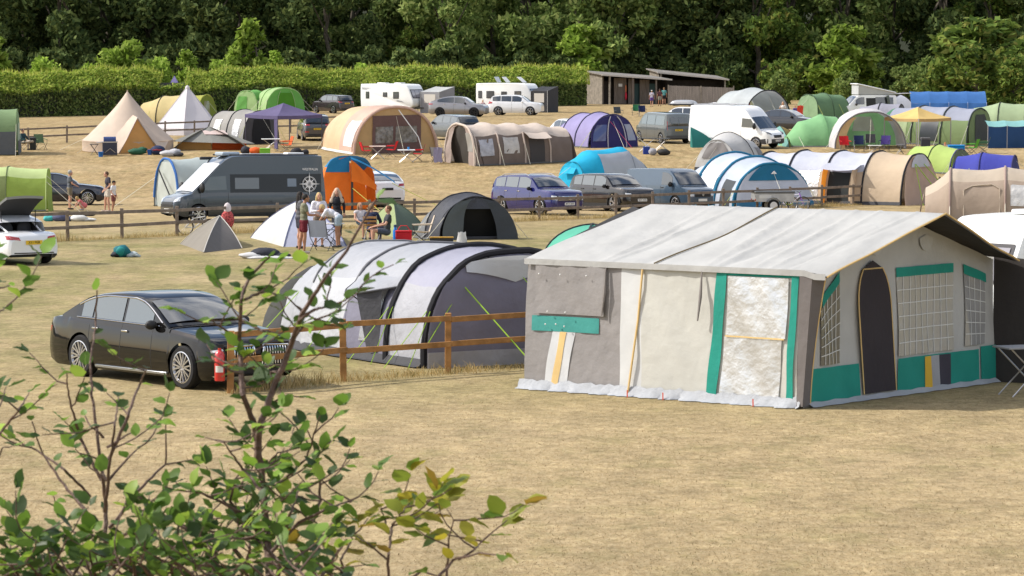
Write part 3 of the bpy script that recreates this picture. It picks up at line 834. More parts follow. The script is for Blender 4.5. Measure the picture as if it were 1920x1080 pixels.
# tailgate hinged at the roof edge
g = MB(); P_ = []
hx, hz = -.62, 1.33; an = R(30)
for i in range(7):
    u = i/6; row = []
    for j in range(9):
        v = -1 + j/4; wd = .64 - .04*u
        lx = -1.12*u; bulge = .07*math.sin(PI*u*.9)
        x = hx + lx*math.cos(an) - 0; z = hz - lx*math.sin(an)*1.0 + bulge + .03*(1 - v*v)
        row.append((x, v*wd, z))
    P_.append(row)
P2 = [[(p[0] + .02, p[1]*.97, p[2] - .075) for p in r_] for r_ in P_]
g.grid(P_); n0 = len(g.v)
tg = g.build('tailgate', WHT, c.th)
g = MB(); g.grid(P2); g.build('tailgate_lining', plast((.03, .03, .033), .8), tg)
g = MB(); g.grid([[Vector(p) + Vector((0, 0, .008)) for p in r_[1:8]] for r_ in P_[1:5]]); g.build('rear_window', GLASS, tg)
g = MB(); 
for a, b_ in ((P_, P2),):
    for j in range(8): g.add([a[6][j], a[6][j+1], b_[6][j+1], b_[6][j]], [(0, 1, 2, 3)])
    for i in range(6):
        g.add([a[i][0], a[i+1][0], b_[i+1][0], b_[i][0]], [(0, 1, 2, 3)]); g.add([a[i][8], b_[i][8], b_[i+1][8], a[i+1][8]], [(0, 1, 2, 3)])
g.build('tailgate_edge', mat('grey_edge', (.25, .26, .27), .4), tg)
g = MB(); g.bar((-1.20, .54, 1.00), (-1.15, .56, 1.52), .02, .02); g.bar((-1.20, -.54, 1.00), (-1.15, -.56, 1.52), .02, .02); g.build('gas_strut', BLACK, c.th)
lights(c, 'R', [(.42, .70), (.86, .73), (.84, .84), (.46, .79)], RED, 'tail_light'); plate(c, 'R', .64, 'X11 FGR', PLY)
c.patch('R', [(-.70, .22), (.70, .22), (.62, .36), (-.62, .36)], BLACK, 'diffuser', off=.012)
m = MB(); c.patch('R', [(-.35, .30), (.35, .30), (.35, .32), (-.35, .32)], None, nu=6, nv=1, off=.02, mb=m); m.build('reflector', RED, c.th)
seams(c, [.37, .66], .3); handles(c, [.62], .57, WHT)
# open door on the right side (local -y)
D = Matrix.Translation((.42, -.92, 0)) @ Matrix.Rotation(R(-62), 4, 'Z')
d = MB(); prof = [(-1.16, .34), (0, .30), (0, .84), (-1.2, .88)]
d.add([(x, .03, z) for x, z in prof] + [(x, -.03 + .02, z) for x, z in prof], [(0, 1, 2, 3), (7, 6, 5, 4), (0, 4, 5, 1), (1, 5, 6, 2), (2, 6, 7, 3), (3, 7, 4, 0)])
d.v = [tuple(D @ Vector(p)) for p in d.v]; dr = d.build('open_door', WHT, c.th, False)
d = MB(); d.add([(x*.93 - .03, .05, .36 + (z - .36)*.92) for x, z in prof] + [(x*.93 - .03, .032, .36 + (z - .36)*.92) for x, z in prof], [(0, 1, 2, 3), (7, 6, 5, 4), (0, 4, 5, 1), (1, 5, 6, 2), (2, 6, 7, 3), (3, 7, 4, 0)])
d.v = [tuple(D @ Vector(p)) for p in d.v]; d.build('door_lining', plast((.035, .035, .04), .7), dr, False)

# --- general dressing for the other cars
def dress_front(c, grille, lampq, ptxt, pz=.45, badge=True, intake=True):
    c.patch('F', grille, BLACK, 'grille', off=.012)
    lights(c, 'F', lampq, LAMP, 'headlight')
    if intake: c.patch('F', [(-c.W*.36, .25), (c.W*.36, .25), (c.W*.38, .38), (-c.W*.38, .38)], BLACK, 'air_intake', off=.008)
    plate(c, 'F', pz, ptxt, PLW)
def dress_rear(c, tl, ptxt, pz, bump=True, pm=PLY):
    lights(c, 'R', tl, RED, 'tail_light'); plate(c, 'R', pz, ptxt, pm)
    if bump: c.patch('R', [(-c.W*.42, .30), (c.W*.42, .30), (c.W*.42, .46), (-c.W*.42, .46)], BLACK, 'bumper', off=.008)
# blue SUV
c = car('parked_car', 'metallic blue SUV with silver roof rails behind the fence, leftmost of the three parked together', 'car', 1008, 402, R(-54), 'suv', 4.70, 1.92, 1.70, paint((.008, .010, .11), .3, .16), 2.80, .38, .9, .2, 'alloy', 5)
side_windows(c, [(.355, .535), (.55, .735), (.75, .90)], glass=GLASSL); seams(c, [.345, .54, .74], .35); handles(c, [.52, .715], .60, CHROME); mirrors(c, .34, 1.14, BLACK); rails(c, .42, .86, STEEL)
dress_front(c, [(-.62, .62), (.62, .62), (.66, .84), (-.66, .84)], [(.64, .66), (.90, .68), (.90, .86), (.66, .84)], 'MT71 JNX', .50)
m = MB()
for z in (.66, .71, .76, .81): c.patch('F', [(-.6, z), (.6, z), (.61, z + .016), (-.61, z + .016)], None, nu=10, nv=1, off=.022, mb=m)
m.build('grille_bars', CHROME, c.th)
h = c.cast('F', 0, .745)
m = MB(); m.lathe([(.09, -.005), (.09, .005), (.075, .008), (.075, -.005)], 20, Matrix.Rotation(PI/2, 3, 'Y')); 
for a, b_ in (((-.05, .055), (0, -.065)), ((0, -.065), (.05, .055)), ((-.03, .06), (0, .0)), ((0, 0), (.03, .06))): m.bar((0, a[0], a[1]), (0, b_[0], b_[1]), .012, .012)
m.v = [tuple(Vector(p) + h[0] + Vector((.04, 0, 0))) for p in m.v]; m.build('badge', CHROME, c.th)
# dark grey-black SUV
c = car('parked_car', 'charcoal black SUV with pale roof behind the fence, middle of the three parked together', 'car', 1146, 395, R(-53), 'suv', 4.37, 1.90, 1.65, paint((.016, .014, .014), .3, .2), 2.68, .38, .86, .2, 'alloy', 5, trim=BLACK)
side_windows(c, [(.355, .535), (.55, .735), (.75, .88)], glass=GLASSL); seams(c, [.345, .54, .74], .35); handles(c, [.52, .715], .60, BLACK); mirrors(c, .34, 1.12, BLACK)
dress_front(c, [(-.58, .68), (.58, .68), (.62, .80), (-.62, .80)], [(.60, .70), (.92, .74), (.92, .84), (.62, .82)], 'VK71 NTX', .52)
# slate blue small van
c = car('parked_van', 'slate blue small panel van behind the fence, rightmost of the three parked together', 'van', 1256, 392, R(-51), 'van', 4.40, 1.80, 1.83, paint((.05, .085, .13), .3, .3), 2.68, .32, .88, .2, 'alloy', 5)
side_windows(c, [(.25, .415)], glass=GLASS, z_in=.12); seams(c, [.235, .425, .64], .32); handles(c, [.40], .55, BLACK); mirrors(c, .255, 1.16, BLACK, (.14, .2, .2))
dress_front(c, [(-.45, .60), (.45, .60), (.45, .74), (-.45, .74)], [(.52, .62), (.82, .64), (.80, .82), (.50, .76)], None, .46)
h = c.cast('F', 0, .70); m = MB(); m.lathe([(.075, -.005), (.075, .008), (.06, .008)], 18, Matrix.Rotation(PI/2, 3, 'Y')); m.v = [tuple(Vector(p) + h[0] + Vector((.03, 0, 0))) for p in m.v]; m.build('badge', CHROME, c.th)
# white electric hatchback behind the orange tent
c = car('parked_car', 'white fastback car with black number plate touching the orange and blue tent', 'car', 702, 386, R(107), 'tesla', 4.75, 1.92, 1.62, WHT, 2.89, .36, .84, .2, 'dark', 5)
side_windows(c, [(.33, .55), (.565, .84)]); seams(c, [.34, .56], .3); mirrors(c, .33, 1.1, BLACK)
dress_rear(c, [(.50, .98), (.88, 1.0), (.88, 1.12), (.56, 1.10)], 'LA22 XRU', .86, True, plast((.02, .02, .02)))
# dark grey SUV under the purple gazebo
c = car('parked_car', 'dark grey hatchback SUV parked rear-on under the purple gazebo', 'car', 588, 262, R(100), 'suv', 4.48, 1.85, 1.65, paint((.045, .05, .055), .3, .3), 2.67, .35, .84, .2)
side_windows(c, [(.355, .535), (.55, .735), (.75, .90)]); dress_rear(c, [(.50, .98), (.90, 1.0), (.88, 1.12), (.5, 1.08)], 'KR67 ENV', .78); lights(c, 'R', [(.55, .56), (.86, .56), (.86, .64), (.55, .64)], RED, 'rear_reflector')
# dark brown-grey crossover by the hedge
c = car('parked_car', 'dark plum grey crossover parked in front of the hedge left of the caravan', 'car', 624, 212, R(128), 'suv', 4.39, 1.81, 1.60, paint((.05, .04, .045), .4, .25), 2.65, .35, .86, .2)
side_windows(c, [(.355, .535), (.55, .735), (.75, .90)], glass=GLASSL); mirrors(c, .34, 1.1, BLACK); dress_rear(c, [(.52, .92), (.88, .95), (.86, 1.06), (.5, 1.03)], 'FD16 LLK', .88)
# grey coupe SUV
c = car('parked_car', 'silver grey fastback SUV with black wheels between the two caravans', 'car', 862, 219, R(-14), 'coupesuv', 4.88, 1.98, 1.69, paint((.26, .25, .26), .6, .3), 2.93, .39, .9, .22, 'dark', 5)
side_windows(c, [(.355, .53), (.545, .83)]); seams(c, [.34, .54], .35); handles(c, [.52, .7], .62, CHROME); mirrors(c, .34, 1.15, BLACK); dress_rear(c, [(.48, .98), (.90, 1.0), (.88, 1.1), (.5, 1.08)], None, .62, False)
for s in (1, -1): c.patch('S+' if s > 0 else 'S-', [(c.X(.985), 1.02), (c.X(.91), 1.03), (c.X(.91), 1.10), (c.X(.98), 1.12)], RED, 'tail_light', off=.012)
# white estate SUV
c = car('parked_car', 'white SUV with tall red tail lamps in front of the caravan with raised roof panels', 'car', 968, 216, R(-12), 'suv', 4.63, 1.89, 1.71, WHT, 2.77, .37, .9, .22, 'alloy', 5)
side_windows(c, [(.355, .535), (.55, .735), (.75, .90)]); seams(c, [.34, .54], .35); mirrors(c, .34, 1.15, WHT); dress_rear(c, [(.66, .95), (.88, .95), (.74, 1.45), (.62, 1.45)], 'NX12 OFH', .95)
for s in (1, -1): c.patch('S+' if s > 0 else 'S-', [(c.X(.975), .98), (c.X(.915), 1.0), (c.X(.90), 1.12), (c.X(.955), 1.18)], RED, 'tail_light', off=.012)
# silver-white car beside the taupe tent
c = car('parked_car', 'silver white hatchback car seen from behind beside the taupe tunnel tent', 'car', 1068, 270, R(118), 'coupesuv', 4.40, 1.83, 1.58, paint((.62, .63, .64), .2, .3), 2.66, .35, .84, .2)
side_windows(c, [(.355, .53), (.545, .83)]); dress_rear(c, [(.46, .98), (.88, 1.0), (.86, 1.08), (.46, 1.06)], 'RV19 HLN', .80)
m = MB(); c.patch('R', [(-.62, .98), (.62, .98), (.5, 1.30), (-.5, 1.30)], None, nu=8, nv=4, off=.03, mb=m); m.build('tailgate_window', GLASS, c.th)
# grey car between the beige and taupe tents
c = car('parked_car', 'dark grey car half hidden between the beige and the taupe tunnel tents', 'car', 845, 262, R(125), 'suv', 4.5, 1.85, 1.62, paint((.10, .11, .115), .3, .3), 2.67, .36, .84, .2)
side_windows(c, [(.355, .535), (.55, .735), (.75, .90)], glass=GLASSL); dress_rear(c, [(.52, .92), (.88, .95), (.86, 1.06), (.5, 1.03)], None, .88); mirrors(c, .34, 1.1, BLACK)
# navy car behind the left green tent
c = car('parked_car', 'navy black car partly hidden by the lime green tent, multi-spoke silver wheels', 'car', 108, 384, R(6), 'sedan', 4.75, 1.85, 1.50, paint((.012, .014, .03), .35, .2), 2.85, .36, .85, .18, 'alloy', 8)
side_windows(c, [(.355, .515), (.53, .70), (.71, .775)]); mirrors(c, .335, 1.03, paint((.012, .014, .03), .35, .2)); seams(c, [.345, .525], .3)
# Mercedes-like people carrier
c = car('parked_van', 'grey people carrier van seen from behind beside the dark purple tent', 'van', 1243, 267, R(113), 'van', 4.75, 1.90, 1.90, paint((.10, .115, .125), .4, .3), 3.2, .34, .82, .2)
side_windows(c, [(.25, .40), (.42, .66), (.68, .94)], z_in=.14, glass=GLASSL); seams(c, [.235, .41, .67], .32)
lights(c, 'R', [(.78, .85), (.93, .85), (.88, 1.42), (.76, 1.42)], RED, 'tail_light'); plate(c, 'R', .86, 'LN59 YUJ', PLY)
c.patch('R', [(-.66, 1.10), (-.02, 1.10), (-.02, 1.66), (-.60, 1.66)], GLASS, 'rear_window', off=.012); c.patch('R', [(.02, 1.10), (.66, 1.10), (.60, 1.66), (.02, 1.66)], GLASS, 'rear_window', off=.012)
c.patch('R', [(-.88, .30), (.88, .30), (.88, .52), (-.88, .52)], plast((.06, .06, .065)), 'bumper', off=.02)
# dark estate behind the light green tent
c = car('parked_car', 'dark grey estate car beside the silver awning tent, silver window line', 'car', 1476, 246, R(-28), 'sedan', 4.7, 1.84, 1.50, paint((.04, .04, .045), .4, .25), 2.8, .34, .88, .18)
side_windows(c, [(.355, .515), (.53, .70), (.71, .775)]); mirrors(c, .335, 1.03, BLACK); lights(c, 'F', [(.55, .62), (.85, .66), (.85, .76), (.55, .72)], LAMP, 'headlight')
# white car with a roof box
c = car('parked_car', 'pale car carrying a black roof box, half hidden by the white panel van', 'car', 1282, 242, R(155), 'suv', 4.4, 1.82, 1.58, WHT, 2.65, .34, .84, .2)
side_windows(c, [(.355, .535), (.55, .735), (.75, .90)]); dress_rear(c, [(.52, .92), (.88, .95), (.86, 1.06), (.5, 1.03)], None, .8)
rb = MB(); P_ = []
for i in range(11):
    u = i/10; k = (1 - (2*u - 1)**4) ** .5; row = []
    for j in range(17):
        a = PI*j/16; row.append((-1.0 + 2.0*u, .42*math.cos(a)*(.75 + .25*k), .14 + .28*math.sin(a)**.6*k))
    P_.append(row)
rb.grid(P_)
rt = thing('roof_box', 'silver topped black roof box on the pale car beside the white panel van', 'roof box', c.th.location + Vector((0, 0, 1.66)), R(155), None, False)
rb.build('lid', mat('roofbox_lid', (.35, .36, .38), .25, .3), rt); b_ = MB(); b_.box((0, 0, .10), (1.9, .80, .14)); b_.build('tray', BLACK, rt, bev=.04)
for x in (-.6, .6): b_ = MB(); b_.box((x, 0, .02), (.06, 1.1, .04)); b_.build('roof_bar', DSTEEL, rt, False)
# distant dark car behind the bell tent
c = car('parked_car', 'dark grey car behind the peak of the cream bell tent, by the hedge', 'car', 243, 212, R(40), 'suv', 4.4, 1.82, 1.62, paint((.08, .085, .09), .4, .25), 2.65, .34, .84, .2)
side_windows(c, [(.355, .535), (.55, .735), (.75, .90)], glass=GLASSL)
c = car('parked_car', 'pale silver car behind the white panel van, under the silver awning tent', 'car', 1378, 214, R(160), 'suv', 4.3, 1.80, 1.60, paint((.5, .5, .52), .4, .3), 2.6, .34, .84, .2)
side_windows(c, [(.355, .535), (.55, .735), (.75, .90)])
# --- camper conversion van, dark slate
PROF['campervan'] = dict(PROF['bigvan'], roof=[(.105, .43), (.225, .70), (.31, .90), (.36, .98), (.43, 1.0), (.96, 1.0), (.99, .98), (.999, .46)], ws=(.118, .30))
SLATE = paint((.022, .033, .048), .25, .25)
c = car('camper_van', 'dark slate high-roof camper van with compass rose on its side, behind the fence', 'camper van', 445, 416, R(206), 'campervan', 6.36, 2.06, 2.62, SLATE, 4.03, .36, .95, .24, 'alloy', 6)
cv = c
bl = mat('silver_screen_blind', (.80, .81, .83), .28, .1, .6, .6, .5, 7)
c.wsg.data.materials.clear(); c.wsg.data.materials.append(bl)
for s, v in ((1, 'S+'), (-1, 'S-')):
    c.patch(v, [(c.X(.335), 1.30), (c.X(.165), 1.27), (c.X(.225), 1.80), (c.X(.33), 1.84)], GLASS, 'cab_window', off=.012)
    c.patch(v, [(c.X(.97), 1.18), (c.X(.36), 1.18), (c.X(.36), 1.90), (c.X(.97), 1.90)], plast((.012, .013, .017), .12), 'side_glazing', 16, 6, off=.010)
    c.patch(v, [(c.X(.55), 1.32), (c.X(.39), 1.32), (c.X(.39), 1.76), (c.X(.55), 1.76)], mat('tinted_pane', (.05, .05, .06), .04, 0, 1, 1), 'side_window', off=.022)
    c.patch(v, [(c.X(.80), 1.40), (c.X(.74), 1.40), (c.X(.74), 1.72), (c.X(.80), 1.72)], mat('blue_pane', (.06, .08, .13), .04, 0, 1, 1), 'side_window', off=.022)
    c.patch(v, [(c.X(.97), .55), (c.X(.33), .55), (c.X(.33), .72), (c.X(.97), .72)], mat('lower_trim', (.06, .08, .105), .35), 'side_trim', 12, 3, off=.02)
    # compass rose and lettering
    y = s * (c.W/2 + .022); m = MB(); cx = c.X(.885); cz = 1.50
    for k in range(16):
        a = PI*2*k/16; r1 = (.46, .20, .32, .20)[k % 4] if True else 0
        p = Vector((math.sin(a)*r1, 0, math.cos(a)*r1)); q = Vector((math.cos(a)*.045, 0, -math.sin(a)*.045))
        m.add([(cx + p.x, y, cz + p.z), (cx + q.x, y, cz + q.z), (cx - q.x, y, cz - q.z)], [(0, 1, 2)])
    for k in range(32):
        a, a2 = 2*PI*k/32, 2*PI*(k+1)/32
        for r_ in (.30, .27): m.bar((cx + r_*math.sin(a), y, cz + r_*math.cos(a)), (cx + r_*math.sin(a2), y, cz + r_*math.cos(a2)), .004, .012)
    m.build('compass_rose', plast((.8, .8, .82)), c.th, False)
    yw = s * (c.side_w(.9, 2.10) + .03)
    text_mesh('WESTFALIA', .13, plast((.8, .8, .82)), 'lettering', c.th, Matrix.Translation((c.X(.895), yw, 2.08)) @ Matrix(((-s, 0, 0, 0), (0, 0, s, 0), (0, 1, 0, 0), (0, 0, 0, 1))))
mirrors(c, .165, 1.38, BLACK, (.16, .24, .34), .16)
dress_front(c, [(-.6, .62), (.6, .62), (.62, .82), (-.62, .82)], [(.62, .80), (.92, .86), (.88, 1.06), (.66, .98)], None, .5)
plate(c, 'F', .46, 'BV71 XSA', PLW, .0)
lights(c, 'R', [(.86, .8), (.97, .8), (.97, 1.5), (.86, 1.5)], RED, 'tail_light')
seams(c, [.345], .35); seams(c, [.16], .5)
m = MB(); m.box((c.X(.40), 0, 2.70), (.75, .85, .16)); m.build('roof_vent', mat('vent_lid', (.35, .42, .50), .2, .1), c.th, bev=.05)
m = MB(); m.box((c.X(.64), -.25, 2.685), (1.9, .8, .05)); m.build('solar_panel', plast((.45, .46, .48), .3), c.th, bev=.01)
m = MB(); m.box((c.X(.82), .4, 2.70), (.7, .5, .10)); m.build('roof_light', plast((.8, .8, .8), .3), c.th, bev=.03)
m = MB(); m.tube([(c.X(.36), -.9, 2.66), (c.X(.95), -.9, 2.66)], .03); m.tube([(c.X(.36), .9, 2.66), (c.X(.95), .9, 2.66)], .03); m.build('roof_rail', DSTEEL, c.th)
m = MB(); m.box((c.X(.55), -1.08, 2.52), (3.4, .12, .12)); m.build('awning_case', DSTEEL, c.th, bev=.03)

# --- white high-roof panel van
WV = paint((.78, .79, .80), 0, .3)
c = car('panel_van', 'white long high-roof panel van facing right, parked among the back-row tents', 'van', 1383, 276, R(-38), 'bigvan', 6.0, 2.05, 2.55, WV, 4.03, .35, .95, .24, 'alloy', 6)
for s, v in ((1, 'S+'), (-1, 'S-')):
    c.patch(v, [(c.X(.335), 1.30), (c.X(.165), 1.27), (c.X(.225), 1.80), (c.X(.33), 1.84)], GLASS, 'cab_window', off=.012)
    c.patch(v, [(c.X(.97), .55), (c.X(.33), .55), (c.X(.33), .60), (c.X(.97), .60)], plast((.3, .3, .31)), 'rub_strip', 12, 1, off=.02)
mm_ = MB()
for s, v in ((1, 'S+'), (-1, 'S-')):
    for z in (1.15, 1.95):
        c.patch(v, [(c.X(.97), z), (c.X(.36), z), (c.X(.36), z + .012), (c.X(.97), z + .012)], None, 12, 1, off=.004, mb=mm_, thick=.006)
mm_.build('pressing_line', plast((.45, .46, .47)), c.th)
mirrors(c, .165, 1.38, BLACK, (.16, .24, .34), .16); seams(c, [.345, .55], .35)
c.patch('F', [(-.92, .28), (.92, .28), (.92, .60), (-.92, .60)], plast((.035, .035, .038), .6), 'bumper', off=.02)
c.patch('F', [(-.42, .62), (.42, .62), (.46, .86), (-.46, .86)], CHROME, 'grille_surround', off=.012); c.patch('F', [(-.38, .655), (.38, .655), (.41, .825), (-.41, .825)], BLACK, 'grille', off=.03)
lights(c, 'F', [(.56, .84), (.90, .92), (.86, 1.10), (.62, 1.0)], plast((.06, .06, .065), .15), 'headlight'); plate(c, 'F', .50, 'HV19 UKJ', PLW)
c.patch('S-', [(c.X(.04), .30), (c.X(.30), .30), (c.X(.27), .44), (c.X(.05), .62)], plast((.035, .035, .038), .6), 'wing_cladding', off=.012)
lights(c, 'R', [(.86, .8), (.97, .8), (.97, 1.5), (.86, 1.5)], RED, 'tail_light')
m = MB(); m.tube([(c.X(.45), -.8, 2.62), (c.X(.95), -.8, 2.62)], .025); m.tube([(c.X(.45), .8, 2.62), (c.X(.95), .8, 2.62)], .025)
for f in (.5, .7, .9): m.bar((c.X(f), -.85, 2.63), (c.X(f), .85, 2.63), .05, .03)
m.build('roof_rack', STEEL, c.th)

# --- white pop-top camper
PROF['t4'] = dict(PROF['van'], roof=[(.12, .555), (.255, .91), (.31, .98), (.38, 1.0), (.95, .99), (.985, .96), (.996, .60)])
c = car('camper_van', 'white camper van with its pop-up roof raised at the back edge of the field', 'camper van', 1622, 223, R(196), 't4', 4.8, 1.84, 1.94, WV, 2.92, .32, .86, .22, 'alloy', 6)
side_windows(c, [(.24, .40), (.60, .92)], z_in=.16, glass=GLASS)
for s, v in ((1, 'S+'), (-1, 'S-')): c.patch(v, [(c.X(.60), .36), (c.X(.43), .36), (c.X(.43), 1.70), (c.X(.60), 1.70)], plast((.012, .012, .013)), 'open_side_door', off=.012)
g = MB(); x0, x1 = c.X(.30), c.X(.95); hw = .74; z0 = 1.98
g.add([(x0, hw, z0), (x0, -hw, z0), (x1, -hw, z0), (x1, hw, z0), (x0, hw, z0 + .80), (x0, -hw, z0 + .80), (x1, -hw, z0 + .12), (x1, hw, z0 + .12)], [(0, 1, 5, 4), (1, 2, 6, 5), (2, 3, 7, 6), (3, 0, 4, 7), (4, 5, 6, 7)])
g.build('pop_top_canvas', fab((.42, .43, .43), 0), c.th, False)
g = MB(); a = Vector((x0 + .12, 0, z0 + .86)); b_ = Vector((x1 - .15, 0, z0 + .14)); g.bar(a, b_, 1.62, .10); rf = g.build('pop_top_roof', WV, c.th, bev=.04)
g = MB(); g.bar(a.lerp(b_, .3) + Vector((0, 0, .07)), a.lerp(b_, .62) + Vector((0, 0, .07)), 1.0, .03); g.build('solar_panel', plast((.03, .035, .05), .15), rf, False)
g = MB(); g.bar((c.X(.95), 0, 2.02), (c.X(1.25), 0, 2.08), 1.55, .05); g.build('tailgate', WV, c.th, bev=.02)
g = MB(); g.tube([(c.X(.80), 1.0, 1.9), (c.X(.82), 1.1, 1.2), (c.X(.86), 1.1, .9)], .12, 7); g.build('hanging_cloth', fab((.10, .12, .11), 0), c.th)
mirrors(c, .245, 1.2, BLACK, (.14, .2, .2))

# --- caravans
def caravan(label, px, py, yaw, L, W, H, xn, windows, extra, loc=None):
    """local +x = nose"""
    th = thing('caravan', label, 'caravan', loc if loc is not None else at(px, py), yaw)
    CW = mat('caravan_shell', (.80, .81, .80), .35, 0, .5, .4, 0, 1, .04, 1)
    prof = smoothtab([(L/2 - .30, .45), (L/2, .62), (L/2 + .02, 1.05), (L/2 - .12, 1.35), (L/2 - .42, 2.05), (L/2 - .62, H - .14), (L/2 - .95, H), (-L/2 + .12, H), (-L/2, H - .10), (-L/2 + .02, .5), (-L/2 + .2, .42)], 2)
    b = MB(); n = len(prof); rows = []
    for k, y in enumerate((-W/2, -W/2 + .05, 0, W/2 - .05, W/2)):
        sc = .965 if k in (0, 4) else 1
        rows.append([Vector((x*sc, y, .42 + (z - .42)*(.985 if k in (0, 4) else 1))) for x, z in prof])
    b.grid(rows); b.f.append(tuple(range(n - 1, -1, -1))); b.f.append(tuple(4*n + i for i in range(n)))
    b.f += [(0, n, n*2 - 1, n - 1)]
    b.build('shell', CW, th, True, ang=35)
    def front(za, zb, ya, yb, mt, nm, off=.02):
        P_ = []
        for i in range(9):
            z = za + (zb - za)*i/8; xs = [x for x, zz in prof if True]
            x = None
            for (x_a, z_a), (x_b, z_b) in zip(prof[:-1], prof[1:]):
                if x_a > 0 and (z_a - z)*(z_b - z) <= 0 and abs(z_a - z_b) > 1e-6: x = x_a + (x_b - x_a)*(z - z_a)/(z_b - z_a); break
            if x is None: x = L/2
            P_.append([Vector((x + off, ya + (yb - ya)*j/4, z + off*.4)) for j in range(5)])
        m = MB(); m.grid(P_); return m.build(nm, mt, th)
    front(1.28, 2.06, -W*.42, W*.42, plast((.03, .03, .035), .2), 'front_window_surround')
    for ya, yb in ((-.38, -.16), (-.14, .14), (.16, .38)): front(1.34, 1.98, ya*W, yb*W, mat('caravan_pane', (.16, .16, .20), .04, 0, 1, 1), 'front_window', .035)
    front(.80, 1.20, -W*.36, W*.36, mat('locker_lid', (.70, .72, .72), .4), 'gas_locker', .018)
    for s in (1, -1):
        for xa, xb, za, zb in windows:
            f = MB(); f.box(((xa + xb)/2, s*(W/2 + .012), (za + zb)/2), (xb - xa, .04, zb - za)); fo = f.build('side_window', plast((.03, .03, .03), .3), th, bev=.015)
            f = MB(); f.box(((xa + xb)/2, s*(W/2 + .022), (za + zb)/2), (xb - xa - .10, .04, zb - za - .10)); f.build('pane', mat('grey_pane', (.10, .10, .10), .08, 0, .8, 1), fo, False)
        f = MB(); f.lathe([(.30, -.09), (.34, -.07), (.34, .07), (.30, .09)], 22, Matrix.Translation((-.25, s*(W/2 - .1), .34)) @ Matrix.Rotation(PI/2, 4, 'X')); wo = f.build('wheel', TYRE, th)
        f = MB(); f.lathe([(.001, -.11), (.22, -.11), (.22, .11), (.001, .11)], 18, Matrix.Translation((-.25, s*(W/2 - .1), .34)) @ Matrix.Rotation(PI/2, 4, 'X')); f.build('rim', ALLOY, wo)
    f = MB(); f.box((0, 0, .44), (L*.86, W*.7, .12)); f.build('chassis', BLACK, th, False)
    f = MB(); f.bar((L/2 - .2, .45, .44), (L/2 + 1.0, 0, .44), .07, .09); f.bar((L/2 - .2, -.45, .44), (L/2 + 1.0, 0, .44), .07, .09); f.tube([(L/2 + .9, 0, .5), (L/2 + .9, 0, .1)], .025); f.ell((L/2 + .9, 0, .1), (.09, .05, .1)); f.build('drawbar', DSTEEL, th)
    for x in (L*.38, -L*.38):
        for y in (.7, -.7): f = MB(); f.tube([(x, y, .44), (x, y, .0)], .025); f.build('corner_steady', DSTEEL, th)
    for k in extra: 
        if k == 'hatch': f = MB(); f.box((L*.12, 0, H + .05), (.7, .7, .09)); f.box((-L*.2, 0, H + .05), (.9, .6, .08)); f.build('roof_light', plast((.8, .8, .78), .3), th, bev=.03)
        if k == 'panels':
            for x, w_ in ((L*.21, 1.0), (-.35, .75), (-1.15, .5)):
                f = MB(); f.bar((x + w_*.35, 0, H + .05), (x - w_*.25, 0, H + .55), .9, .04); f.build('raised_roof_light', mat('rooflight', (.55, .56, .55), .2, 0, .6, .5), th, bev=.02)
        if k == 'decal':
            for s in (1, -1):
                f = MB()
                for q in range(3): f.bar((L*.20, s*(W/2 + .012), 1.02 + .05*q), (L*.34 - .1*q, s*(W/2 + .012), .94 + .04*q), .006, .02)
                for q in range(3): f.bar((-L*.47, s*(W/2 + .012), 2.2 - .06*q), (-L*.30 - .2*q, s*(W/2 + .012), 2.16 - .06*q), .006, .018)
                f.build('decal', plast((.2, .2, .22)), th, False)
    return th
caravan('white caravan with grey front window at the hedge, left of the silver grey SUV', 738, 211, R(-33), 5.6, 2.25, 2.55, 0, [(-2.2, -1.85, 1.25, 1.85), (-.35, .1, 1.40, 1.80), (.75, 1.35, 1.25, 1.85)], ['hatch', 'decal'])
caravan('white caravan with dark wraparound front window and raised roof panels, behind the white SUV', 955, 209, R(-24), 5.6, 2.25, 2.55, 0, [(-2.55, -2.2, 1.2, 1.85), (-1.75, -1.0, 1.2, 1.85), (-.3, .25, 1.35, 1.8), (1.0, 1.65, 1.25, 1.85)], ['panels'])
cl = at(1930, 640); 
caravan('old white caravan at the right edge behind the big trailer tent', 0, 0, R(218), 5.0, 2.1, 2.60, 0, [(-1.7, -.9, 1.3, 1.9), (.2, 1.2, 1.3, 1.9)], ['hatch'], loc=gnd(11.0, 70))
